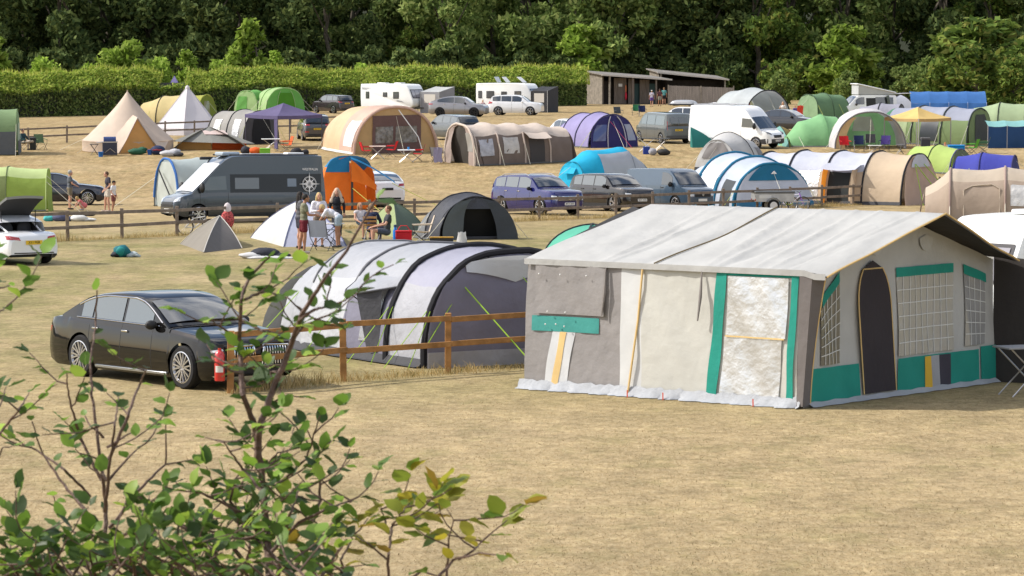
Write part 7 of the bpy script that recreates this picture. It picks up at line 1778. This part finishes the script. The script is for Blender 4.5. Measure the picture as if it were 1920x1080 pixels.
def bicycle(label, loc, yaw, c1, c2, sc=1):
    th = thing('bicycle', label, 'bicycle', loc, yaw); r = .31*sc; wb_ = .98*sc
    for x in (-wb_/2, wb_/2):
        b = MB(); b.tube([(x + r*math.cos(2*PI*k/24), 0, r + r*math.sin(2*PI*k/24)) for k in range(25)], .022, 6); w_ = b.build('wheel', TYRE, th)
        b = MB()
        for k in range(10): b.tube([(x, 0, r), (x + r*.95*math.cos(2*PI*k/10), 0, r + r*.95*math.sin(2*PI*k/10))], .004, 4)
        b.tube([(x + r*.93*math.cos(2*PI*k/24), 0, r + r*.93*math.sin(2*PI*k/24)) for k in range(25)], .010, 5); b.build('rim', STEEL, w_)
    S_ = lambda x, z: (x*sc, 0, z*sc); b = MB()
    for p, q in (((-.12, .28), (-.20, .72)), ((-.12, .28), (.33, .66)), ((-.18, .66), (.31, .74)), ((-.49, .31), (-.12, .28)), ((-.49, .31), (-.18, .64))): b.tube([S_(*p), S_(*q)], .022*sc, 6)
    b.build('frame', plast(c1, .3), th); b = MB(); b.tube([S_(.30, .80), S_(.36, .60), S_(.49, .31)], .02*sc, 6); b.build('fork', plast(c2, .3), th)
    b = MB(); b.tube([(.27*sc, -.27, .86*sc), (.31*sc, 0, .82*sc), (.27*sc, .27, .86*sc)], .014, 6); b.build('handlebar', BLACK, th); b = MB(); b.ell(S_(-.22, .78), (.13, .06, .035)); b.build('saddle', BLACK, th); return th
bicycle('white and purple bicycle lying against the trailer by the middle fence', on_line(P0, P1, 1482) + Vector((0, -1.6, 0)), R(-25), (.55, .52, .62), (.25, .06, .5)); bicycle('lime yellow bicycle standing beside the box trailer', on_line(P0, P1, 1466) + Vector((0, -1.75, 0)), R(-140), (.35, .42, .03), (.1, .1, .1))
bicycle('small pale bicycle leaning behind the grey pyramid tent', on_line(P0, P1, 368) + Vector((0, .35, 0)), R(10), (.6, .6, .6), (.2, .2, .2), .85)

# ------------------------------------------------------------------ people
SKIN = mat('skin', (.50, .27, .185), .55, 0, .3, 0, 0, 1, .08, 8); SKINT = mat('tanned_skin', (.36, .18, .11), .55, 0, .3, 0, 0, 1, .08, 8)
def voxel(b, name, m, parent, vs, sm=4):
    o = b.build(name, m, parent); r = o.modifiers.new('r', 'REMESH'); r.mode = 'VOXEL'; r.voxel_size = vs; r.use_smooth_shade = True
    s_ = o.modifiers.new('s', 'SMOOTH'); s_.factor = .5; s_.iterations = sm
    mod_mesh(o); o.data.materials.clear(); o.data.materials.append(m); return o
def person(label, loc, yaw, h=1.75, top=None, bottom=None, hair=(.06, .035, .02), pose='stand', J=None, hairlen=0, female=False, skin=None, shoes=(.05, .05, .05), sleeves=.55, legs=.55, cap_=None, dress=None, hood=None):
    sk = skin or SKIN; th = thing('person', label, 'person', loc, yaw, None, False); k = h / 1.75
    j = dict(pel=(0, 0, .95), wst=(0, 0, 1.08), chs=(.01, 0, 1.28), nck=(0, 0, 1.46), hd=(.03, 0, 1.62), shL=(0, .185, 1.40), shR=(0, -.185, 1.40), elL=(-.02, .25, 1.12), elR=(-.02, -.25, 1.12), wrL=(.06, .26, .88), wrR=(.06, -.26, .88),
             hpL=(0, .09, .92), hpR=(0, -.09, .92), knL=(.02, .10, .50), knR=(.02, -.10, .50), anL=(-.01, .11, .08), anR=(-.01, -.11, .08))
    if pose == 'sit':
        for n_ in ('pel', 'wst', 'chs', 'nck', 'hd', 'shL', 'shR', 'elL', 'elR', 'hpL', 'hpR'): x, y, z = j[n_]; j[n_] = (x - .02 - .12*(z - .95), y, z - .47)
        j.update(knL=(.42, .13, .50), knR=(.42, -.13, .50), anL=(.44, .12, .08), anR=(.40, -.12, .08), wrL=(.28, .18, .60), wrR=(.28, -.18, .60), elL=(.05, .26, .70), elR=(.05, -.26, .70))
    if pose == 'bend':
        a = R(62)
        for n_ in ('wst', 'chs', 'nck', 'hd', 'shL', 'shR'):
            x, y, z = j[n_]; dz = z - .95; j[n_] = (x*math.cos(a) + dz*math.sin(a) - .06, y, .95 + dz*math.cos(a) - x*math.sin(a))
        j.update(elL=(.52, .22, .88), elR=(.52, -.22, .88), wrL=(.64, .16, .74), wrR=(.66, -.14, .74))
    if pose == 'crouch':
        for n_ in ('pel', 'hpL', 'hpR'): x, y, z = j[n_]; j[n_] = (-.12, y, .27)
        a = R(48)
        for n_ in ('wst', 'chs', 'nck', 'hd', 'shL', 'shR'):
            x, y, z = j[n_]; dz = z - .95; j[n_] = (-.12 + dz*math.sin(a), y, .29 + dz*math.cos(a))
        j.update(knL=(.22, .14, .47), knR=(.22, -.14, .47), anL=(.02, .12, .08), anR=(.02, -.12, .08), elL=(.36, .2, .42), elR=(.36, -.2, .42), wrL=(.48, .12, .24), wrR=(.48, -.12, .24))
    if J: j.update(J)
    V = {n_: Vector(p) * k for n_, p in j.items()}; b = MB(); f = .9 if female else 1.0
    up = (V['nck'] - V['pel']).normalized(); fwd = Vector((0, 1, 0)).cross(up).normalized(); side = Vector((0, 1, 0)); Mt = Matrix((fwd, side, up)).transposed()
    def torso(b, g=0, lo=0):
        b.ell(V['pel'] + up*.0, ((.115 + g)*k, (.165 + g)*k, .13*k), Mt, 14, 9); b.ell(V['wst'], ((.10 + g)*k, (.145*f + g)*k, .16*k), Mt, 14, 9); b.ell(V['chs'], ((.115 + g)*k, (.175*f + g)*k, .19*k), Mt, 14, 9)
        b.cap(V['shL']*.93 + V['shR']*.07, V['shR']*.93 + V['shL']*.07, (.068 + g)*k, (.068 + g)*k, 10)
    torso(b); b.cap(V['nck'] - up*.05*k, V['hd'] - Vector((.01, 0, .06))*k, .055*k, .05*k)
    hd = V['hd']; hv = (hd - V['nck']).normalized()
    fh = fwd if pose != 'bend' else Vector((.75, 0, -.65)).normalized()
    b.ell(hd + Vector((0, 0, .01))*k, (.095*k, .076*k, .115*k), None, 14, 10); b.ell(hd + fh*.055*k - Vector((0, 0, .065))*k, (.04*k, .045*k, .045*k)); b.ell(hd + fh*.10*k - Vector((0, 0, .01))*k, (.018*k, .013*k, .024*k), None, 8, 6)
    for s in (1, -1): b.ell(hd + Vector((0, s*.077, 0))*k, (.018*k, .012*k, .028*k), None, 8, 6)
    for s in ('L', 'R'):
        b.cap(V['sh'+s], V['el'+s], .047*k, .038*k); b.cap(V['el'+s], V['wr'+s], .038*k, .026*k)
        d = (V['wr'+s] - V['el'+s]).normalized(); sd_ = Vector((0, 0, 1)).cross(d); sd_ = sd_.normalized() if sd_.length > .1 else Vector((1, 0, 0)); b.ell(V['wr'+s] + d*.05*k, (.032*k, .032*k, .032*k), None, 8, 6)
        nn = d.cross(sd_)
        for q, (o_, l_) in enumerate(((-.027, .07), (-.009, .082), (.009, .078), (.027, .06))):
            p0 = V['wr'+s] + (d*.06 + sd_*o_)*k; p1 = p0 + (d*l_*.55 + sd_*o_*.3)*k; b.cap(p0, p1, .0095*k, .009*k, 6); b.cap(p1, p1 + (d*l_*.4 - nn*.02)*k, .009*k, .008*k, 6)
        b.cap(V['wr'+s] + (d*.025 + sd_*.025)*k, V['wr'+s] + (d*.07 + sd_*.06 - nn*.01)*k, .011*k, .009*k, 6)
        b.cap(V['hp'+s], V['kn'+s], .083*k, .055*k); b.cap(V['kn'+s], V['an'+s], .055*k, .036*k); cf = V['kn'+s].lerp(V['an'+s], .3); b.ell(cf - Vector((.02, 0, 0))*k, (.05*k, .05*k, .12*k)); b.cap(V['an'+s] - Vector((.03, 0, .03))*k, V['an'+s] + Vector((.13, 0, -.045))*k, .034*k, .026*k)
    voxel(b, 'body', sk, th, .011*k)
    if top:
        b = MB(); torso(b, .014)
        for s in ('L', 'R'): b.cap(V['sh'+s], V['sh'+s].lerp(V['el'+s], min(1, sleeves)), .062*k, .056*k); 
        if sleeves > 1:
            for s in ('L', 'R'): b.cap(V['el'+s], V['el'+s].lerp(V['wr'+s], .92), .054*k, .04*k)
        voxel(b, 'shirt', fab(top, 0, .5, 14, .12), th, .014*k, 2)
    if bottom or dress:
        b = MB(); b.ell(V['pel'] - up*.02, (.137*k, .187*k, .13*k), Mt, 14, 9)
        for s in ('L', 'R'): b.cap(V['hp'+s], V['hp'+s].lerp(V['kn'+s], legs), .103*k, .098*k)
        if legs > 1.01:
            for s in ('L', 'R'): b.cap(V['kn'+s], V['kn'+s].lerp(V['an'+s], .9), .08*k, .06*k)
        if dress: torso(b, .02); b.ell(V['pel'] + Vector((.05, 0, .02)), (.26*k, .24*k, .2*k))
        voxel(b, 'dress' if dress else 'shorts', fab(dress or bottom, 0, .5, 14, .12), th, .014*k, 2)
    HM = mat('hair', hair, .6, 0, .3, 0, .6, 40, .3, 20)
    if hair and not hood:
        b = MB(); b.ell(hd - fh*.018*k + Vector((0, 0, .03))*k, (.102*k, .086*k, .103*k), None, 14, 9)
        if hairlen: b.cap(hd - fh*.05*k, V['nck'] - fh*.07*k - up*hairlen*k, .08*k, .06*k); [b.cap(hd + Vector((0, s*.06, 0))*k - fh*.02*k, V['nck'] + Vector((0, s*.085, -.03))*k, .045*k, .035*k) for s in (1, -1)]
        voxel(b, 'hair', HM, th, .013*k, 2)
    if hood:
        b = MB(); b.ell(hd - fh*.03*k + Vector((0, 0, .03))*k, (.115*k, .105*k, .125*k)); [b.cap(hd + Vector((0, s*.08, 0))*k - fh*.03*k, V['sh' + ('L' if s > 0 else 'R')] + Vector((.02, 0, -.1))*k, .06*k, .08*k) for s in (1, -1)]; voxel(b, 'hood', fab(hood, 0), th, .014*k, 2)
    if cap_:
        b = MB(); b.ell(hd + Vector((-.01, 0, .05))*k, (.108*k, .09*k, .08*k)); b.ell(hd + fh*.12*k + Vector((0, 0, .045))*k, (.09*k, .07*k, .012*k)); b.build('cap', fab(cap_, 0), th)
    for s in ('L', 'R'): b = MB(); b.cap(V['an'+s] - Vector((.035, 0, .035))*k, V['an'+s] + Vector((.14, 0, -.045))*k, .042*k, .033*k, 10); b.build('shoe', fab(shoes, 0), th)
    for s in (1, -1): b = MB(); b.ell(hd + fh*.083*k + Vector((0, s*.032, .018))*k, (.012*k, .014*k, .009*k), None, 8, 5); b.build('eye', plast((.03, .025, .02), .2), th)
    b = MB(); b.ell(hd + fh*.088*k - Vector((0, 0, .055))*k, (.012*k, .026*k, .008*k), None, 8, 5); b.build('mouth', plast((.32, .10, .09), .5), th)
    return th
GRY = (.10, .11, .13)
person('grey-haired man in grey t-shirt standing at the corner of the lime green tent', at(131, 393), R(15), 1.8, GRY, (.20, .17, .12), (.38, .37, .35), J=dict(elR=(.08, -.24, 1.15), wrR=(.28, -.18, 1.05)))
person('young girl in pink dress with fair hair crouching by the navy car', at(155, 394), R(-160), 1.25, None, None, (.50, .33, .13), 'crouch', hairlen=.1, female=True, dress=(.62, .16, .17), shoes=(.25, .27, .33))
person('man in navy polo shirt and cream shorts looking down, standing on open grass', at(203, 397), R(200), 1.82, (.045, .042, .06), (.55, .50, .44), (.10, .05, .025), J=dict(hd=(.08, 0, 1.59), anR=(.12, -.1, .08), knR=(.10, -.1, .5), wrR=(.14, -.22, .92), wrL=(.16, .2, .95)), shoes=(.5, .4, .33))
person('boy in white t-shirt, maroon shorts and black cap beside the man in navy', at(213, 399), R(-20), 1.42, (.66, .66, .68), (.17, .055, .05), (.03, .02, .015), skin=SKINT, J=dict(anL=(-.14, .1, .08), knL=(-.02, .1, .5), wrR=(.2, -.3, .92)), cap_=(.01, .01, .012), shoes=(.5, .42, .4))
person('man in dark top sitting in a folding chair at the far left', at(45, 281), R(-30), 1.75, (.02, .05, .06), (.35, .30, .24), (.03, .02, .02), 'sit', sleeves=1.5, legs=1.3)
person('man in olive t-shirt and maroon shorts standing side-on at the camping table', at(570, 475), R(10), 1.80, (.17, .17, .115), (.13, .012, .022), (.015, .012, .010), skin=SKINT, J=dict(hd=(.06, 0, 1.61), elL=(.12, .22, 1.13), wrL=(.36, .14, 1.12), elR=(.12, -.22, 1.13), wrR=(.36, -.12, 1.10), anL=(-.14, .1, .08), knL=(-.06, .1, .5)), shoes=(.5, .42, .38))
person('dark-haired woman half hidden behind the man in the olive t-shirt', at(562, 466), R(20), 1.78, (.10, .10, .11), (.05, .05, .07), (.015, .01, .008), hairlen=.22, female=True)
person('blonde woman in white sweatshirt and brown shorts facing the photo at the table', at(598, 463), R(-75), 1.72, (.66, .64, .70), (.20, .16, .13), (.55, .40, .17), hairlen=.12, female=True, sleeves=1.5, J=dict(elL=(.08, .24, 1.14), wrL=(.28, .08, 1.12), elR=(.06, -.24, 1.14), wrR=(.24, -.10, 1.16)), legs=.45)
person('woman in white t-shirt and light denim shorts bending over the table', at(634, 464), R(165), 1.72, (.68, .67, .72), (.36, .44, .52), (.45, .33, .15), 'bend', female=True, skin=SKINT, legs=.40)
person('woman in a beige hooded blanket standing at the far side of the table', at(632, 446), R(-95), 1.68, (.015, .015, .02), (.05, .05, .06), (.5, .36, .18), hood=(.50, .38, .28), female=True, sleeves=1.5, legs=1.3)
person('young woman in white vest top sitting side-on near the olive green tent', at(677, 448), R(-60), 1.68, (.60, .55, .56), (.04, .07, .10), (.30, .18, .08), 'sit', female=True, sleeves=.1, hairlen=.1, J=dict(pel=(0, 0, .62), hpL=(0, .09, .6), hpR=(0, -.09, .6)))
person('camper in navy top sitting with back turned on the wooden folding chair', at(698, 456), R(75), 1.78, (.015, .022, .06), (.04, .05, .09), (.25, .15, .07), 'sit', sleeves=1.5, legs=1.3)
person('brown-haired man in dark grey t-shirt sitting beside the red cool bag', at(724, 462), R(190), 1.78, (.04, .045, .05), (.06, .07, .10), (.12, .055, .025), 'sit', J=dict(wrL=(.40, .16, .62), wrR=(.42, -.12, .60)))
person('child in white cap and purple shorts walking towards the shower block', at(1222, 200), R(80), 1.62, (.45, .42, .50), (.12, .07, .28), (.3, .2, .1), cap_=(.6, .6, .62), J=dict(anL=(.15, .1, .08), anR=(-.15, -.1, .08)))
person('person in dark vest with a pink towel at the shower block', at(1237, 199), R(100), 1.70, (.10, .04, .05), (.25, .26, .22), (.05, .03, .02), skin=SKINT, J=dict(anL=(.12, .1, .08)))
person('person in teal t-shirt and black shorts at the shower block door', at(1245, 197), R(90), 1.76, (.10, .30, .30), (.02, .02, .025), (.25, .15, .07))
person('blonde woman in white top under the silver event shelter', at(1468, 232), R(-120), 1.68, (.6, .58, .56), (.3, .3, .35), (.50, .34, .18), hairlen=.15, female=True, J=dict(elR=(.1, -.25, 1.2), wrR=(.2, -.1, 1.4)))
person('child in violet top holding a red towel beside the sage green tent', at(1491, 233), R(-60), 1.45, (.10, .07, .25), (.1, .1, .14), (.25, .16, .08)); towel('red towel hanging beside the child in violet', at(1500, 234), (.65, .07, .04), .45, .95, .5, R(-90))
person('ginger-haired child sitting on the grass beside the blue cart', at(1768, 288), R(-70), 1.35, (.55, .52, .52), (.2, .2, .25), (.42, .13, .03), 'crouch')
person('person in pink top sitting by the caravan behind the white SUV', at(906, 212), R(-60), 1.6, (.55, .35, .36), (.15, .15, .2), (.4, .3, .2), 'sit')
# ------------------------------------------------------------------ beech shrubs in the foreground
def beech(label, stems, seed, yd=8.2, leaf=.041, dk=1.0, fol=None, extra=None, name='beech_shrub'):
    """stems: pixel polylines with stem radius (m) and leaf density; each keeps its own depth"""
    rng = random.Random(seed); base = None; th = None; tubes = MB(); LV = []; LFc = []; twig = 0
    first = atd(*stems[0][0][0], yd); th = thing(name, label, 'shrub', Vector((first.x, yd, gz(0, yd))), 0, None, False); O = Vector(th.location)
    def leaf_at(p, d, size):
        d = d.normalized(); up = Vector((rng.uniform(-.6, .6), rng.uniform(-.6, .6), 1)).normalized()
        sd_ = d.cross(up); sd_ = sd_.normalized() if sd_.length > .05 else Vector((1, 0, 0)); nn = sd_.cross(d)
        L_ = size*rng.uniform(.65, 1.25); W_ = L_*rng.uniform(.33, .42); curl = rng.uniform(-.25, .45); fold = rng.uniform(.0, .35); o = len(LV); st_ = L_*.12
        for i in range(6):
            u = i/5; w_ = W_ * (math.sin(PI*min(1, u*.94 + .03)**.82)) ** .8 if 0 < i < 5 else 0.0; c_ = p + d*(st_ + L_*u) - nn*(curl*L_*u*u)
            wav = .10*W_*math.sin(i*2.4 + o)
            LV.extend([c_ - sd_*w_ + nn*(fold*w_ + wav), c_, c_ + sd_*w_ + nn*(fold*w_ - wav)])
        for i in range(5):
            q = o + i*3; LFc.extend([(q, q+1, q+4, q+3), (q+1, q+2, q+5, q+4)])
    def run(pts, r0, dens, lvl, dpt):
        W_ = []
        for i, (px, py) in enumerate(pts): W_.append(atd(px, py, yd + dpt + .10*math.sin(i*1.7 + seed + px)) - O)
        fine = []
        for a, c_ in zip(W_[:-1], W_[1:]):
            n_ = max(2, int((c_ - a).length/.02))
            for q in range(n_): fine.append(a.lerp(c_, q/n_) + Vector((rng.uniform(-1, 1), rng.uniform(-1, 1), rng.uniform(-1, 1)))*.0018)
        fine.append(W_[-1]); m_ = len(fine)
        tubes.tube(fine, [r0*(1 - .75*i/m_) for i in range(m_)], 6)
        acc = 0; sgn = 1
        for i in range(1, m_):
            acc += (fine[i] - fine[i-1]).length; fr = i/m_
            if acc > .036/(dens*dk):
                acc = 0; sgn = -sgn; t_ = (fine[i] - fine[i-1]).normalized()
                out = (t_*.5 + Vector((sgn*rng.uniform(.4, 1), rng.uniform(-.7, .7), rng.uniform(-.35, .5)))).normalized()
                if lvl < 1 and rng.random() < .38:
                    tw = [fine[i]]; dd = out.copy()
                    for q in range(rng.randint(3, 6)): dd = (dd + Vector((rng.uniform(-.3, .3), rng.uniform(-.3, .3), rng.uniform(-.1, .35)))).normalized(); tw.append(tw[-1] + dd*.03)
                    tubes.tube(tw, [.0024*(1 - .6*q/len(tw)) for q in range(len(tw))], 5)
                    for q in range(1, len(tw)): leaf_at(tw[q], ((tw[q] - tw[q-1]).normalized()*.6 + Vector((rng.uniform(-1, 1), rng.uniform(-.6, .6), rng.uniform(-.4, .5)))), leaf)
                    leaf_at(tw[-1], dd, leaf)
                else: leaf_at(fine[i], out, leaf)
        leaf_at(fine[-1], (fine[-1] - fine[-2]), leaf*.8)
    for pts, r0, dens in stems: run(pts, r0, dens, 0 if dens > .5 else 1, rng.uniform(-.35, .35))
    # rooted stems below the frame
    for pts, r0, dens in stems:
        if pts[0][1] >= 1060 or pts[0][0] < 0: a = atd(pts[0][0], pts[0][1], yd) - O; tubes.tube([Vector((a.x*.8, 0, -.05)), Vector((a.x*.9, 0, a.z*.5)), a], [r0*1.3, r0*1.15, r0], 6)
    tubes.build('stems', mat('beech_stem', (.105, .062, .045), .6, 0, .35, 0, .4, 60, .3, 30), th)
    b = MB(); b.v = [tuple(p) for p in LV]; b.f = LFc; lo = b.build('foliage', fol or BEECH, th, ang=75)
    at_ = lo.data.attributes.new('tone', 'FLOAT', 'POINT'); nl = len(LV)//18; at_.data.foreach_set('value', np.repeat(np.random.default_rng(seed).uniform(0, 1, nl), 18).astype(np.float32))
    return th
BEECH = leafy('beech_leaves', [(.04, .08, .016), (.09, .17, .026), (.05, .10, .02), (.17, .30, .04), (.07, .135, .024), (.24, .40, .05), (.10, .19, .03), (.045, .09, .02), (.32, .46, .06), (.08, .15, .026), (.15, .27, .036), (.06, .11, .02), (.45, .42, .04)], .48, .45, .35, True)  # light and dark leaf tones paint in shade and highlights, besides some yellowing
for n_ in BEECH.node_tree.nodes:
    if n_.type == 'VALTORGB': n_.color_ramp.interpolation = 'CONSTANT'
BEECHY = leafy('yellowing_leaves', [(.10, .19, .03), (.42, .38, .03), (.13, .24, .034), (.50, .42, .04), (.17, .28, .04), (.34, .22, .03), (.11, .20, .034)], .48, .5, .3, True)
beech('tall twin-stemmed beech shrub with dense lower leaves in the foreground', [
    ([(505, 1085), (500, 1000), (492, 900), (478, 800), (455, 740), (449, 640), (452, 560), (470, 515), (505, 482)], .011, 1.0),
    ([(482, 860), (486, 800), (510, 735), (540, 660), (565, 590), (610, 520), (650, 470), (705, 375)], .009, .42),
    ([(452, 700), (420, 690), (395, 675)], .004, .9), ([(452, 640), (425, 620), (395, 600)], .004, .9), ([(540, 650), (570, 610), (620, 590)], .004, 1.0), ([(560, 600), (590, 580), (630, 570)], .004, .9), ([(500, 760), (540, 740), (570, 745)], .004, 1.0), ([(460, 560), (500, 545), (540, 560), (590, 600)], .004, .9), ([(455, 600), (490, 620), (530, 625)], .004, 1.0), ([(448, 680), (480, 690), (520, 700)], .004, 1.1),
    ([(490, 920), (455, 880), (420, 830), (385, 820)], .004, .9), ([(492, 930), (530, 900), (575, 860), (600, 780)], .005, .9), ([(575, 1000), (600, 940), (598, 860), (572, 795)], .005, .9),
    ([(500, 1010), (450, 960), (390, 930), (330, 905)], .005, 1.2), ([(505, 1040), (560, 980), (620, 950), (660, 940)], .005, 1.2), ([(490, 980), (430, 1000), (350, 990), (300, 960)], .005, 1.3), ([(500, 960), (540, 930), (570, 900)], .004, 1.2), ([(480, 1085), (440, 1030), (410, 990), (380, 960)], .006, 1.4), ([(540, 1085), (570, 1040), (600, 1000), (640, 980)], .006, 1.4), ([(470, 1000), (430, 940), (440, 900), (470, 870)], .005, 1.2),
    ([(520, 1085), (530, 1020), (545, 960), (560, 920)], .006, 1.4), ([(420, 1085), (400, 1040), (370, 1010)], .005, 1.4), ([(600, 1085), (630, 1040), (650, 1010)], .005, 1.3), ([(450, 1085), (470, 1030), (460, 970)], .005, 1.4), ([(560, 1085), (520, 1050), (480, 1010), (430, 1010)], .005, 1.4), ([(495, 880), (520, 850), (560, 840)], .004, 1.3), ([(490, 940), (460, 920), (420, 900)], .004, 1.3)], 3, leaf=.041, dk=1.0)
beech('slim many-branched beech shrub with sparse leaves in front of the dark saloon car', [
    ([(200, 1085), (196, 1010), (200, 950), (188, 860), (172, 740), (170, 680), (180, 600), (182, 545)], .006, .45),
    ([(196, 960), (205, 880), (215, 800), (222, 745)], .005, .8), ([(200, 870), (240, 780), (262, 720), (275, 690)], .005, .55), ([(190, 900), (150, 820), (128, 740), (125, 700)], .005, .7), ([(180, 980), (120, 910), (80, 850), (60, 790)], .005, .8), ([(205, 990), (260, 920), (310, 870), (312, 785)], .005, .6), ([(170, 930), (120, 880), (60, 840), (30, 825)], .004, 1.0), ([(200, 900), (180, 860), (150, 850)], .004, 1.2), ([(205, 900), (240, 860), (260, 840)], .004, 1.1), ([(200, 1010), (140, 1000), (110, 960), (100, 930)], .004, .8),
    ([(215, 1020), (260, 980), (280, 930)], .005, .9), ([(200, 840), (230, 820), (250, 810)], .004, 1.1), ([(195, 820), (170, 800), (160, 780)], .004, 1.1)], 7, 8.6, dk=.5)
beech('low dense beech hedge growth along the bottom left edge', [
    ([(x, 1110), (x + 10*((i*7) % 5 - 2), 1080), (x + 14*((i*5) % 7 - 3), 1052 - 9*((i*3) % 5))], .005, 1.6) for i, x in enumerate(range(-30, 420, 22))] + [
    ([(x, 1110), (x + 18, 1080), (x - 10, 1055)], .005, 1.6) for x in range(-20, 640, 26)], 11, 7.7)
beech('yellowing beech sprays at the bottom, right of the twin-stemmed shrub', [
    ([(728, 1090), (728, 1040), (735, 985), (755, 960), (770, 940)], .004, .8), ([(730, 1000), (718, 965), (712, 945)], .003, .8), ([(728, 1050), (690, 1020), (660, 1000)], .003, .9), ([(815, 1090), (850, 1050), (900, 1035), (945, 1042)], .004, .6), ([(838, 1065), (842, 1010), (850, 975), (838, 955)], .003, .7), ([(860, 1050), (890, 1030), (905, 1015)], .003, .7), ([(650, 1095), (640, 1050), (660, 1010), (650, 985)], .004, 1.0), ([(760, 1095), (790, 1070), (820, 1080)], .004, .8)], 17, 8.0, leaf=.054, dk=.8, fol=BEECHY)
beech('beech twigs reaching in at the left edge', [
    ([(-30, 850), (10, 800), (35, 770), (55, 735)], .004, .9), ([(-30, 800), (0, 760), (12, 725)], .003, 1.1), ([(-20, 900), (5, 840), (30, 835)], .003, .4), ([(-20, 600), (0, 585), (12, 575)], .003, .6), ([(-25, 560), (0, 540), (18, 535)], .003, .8)], 23, 8.0, dk=.8)
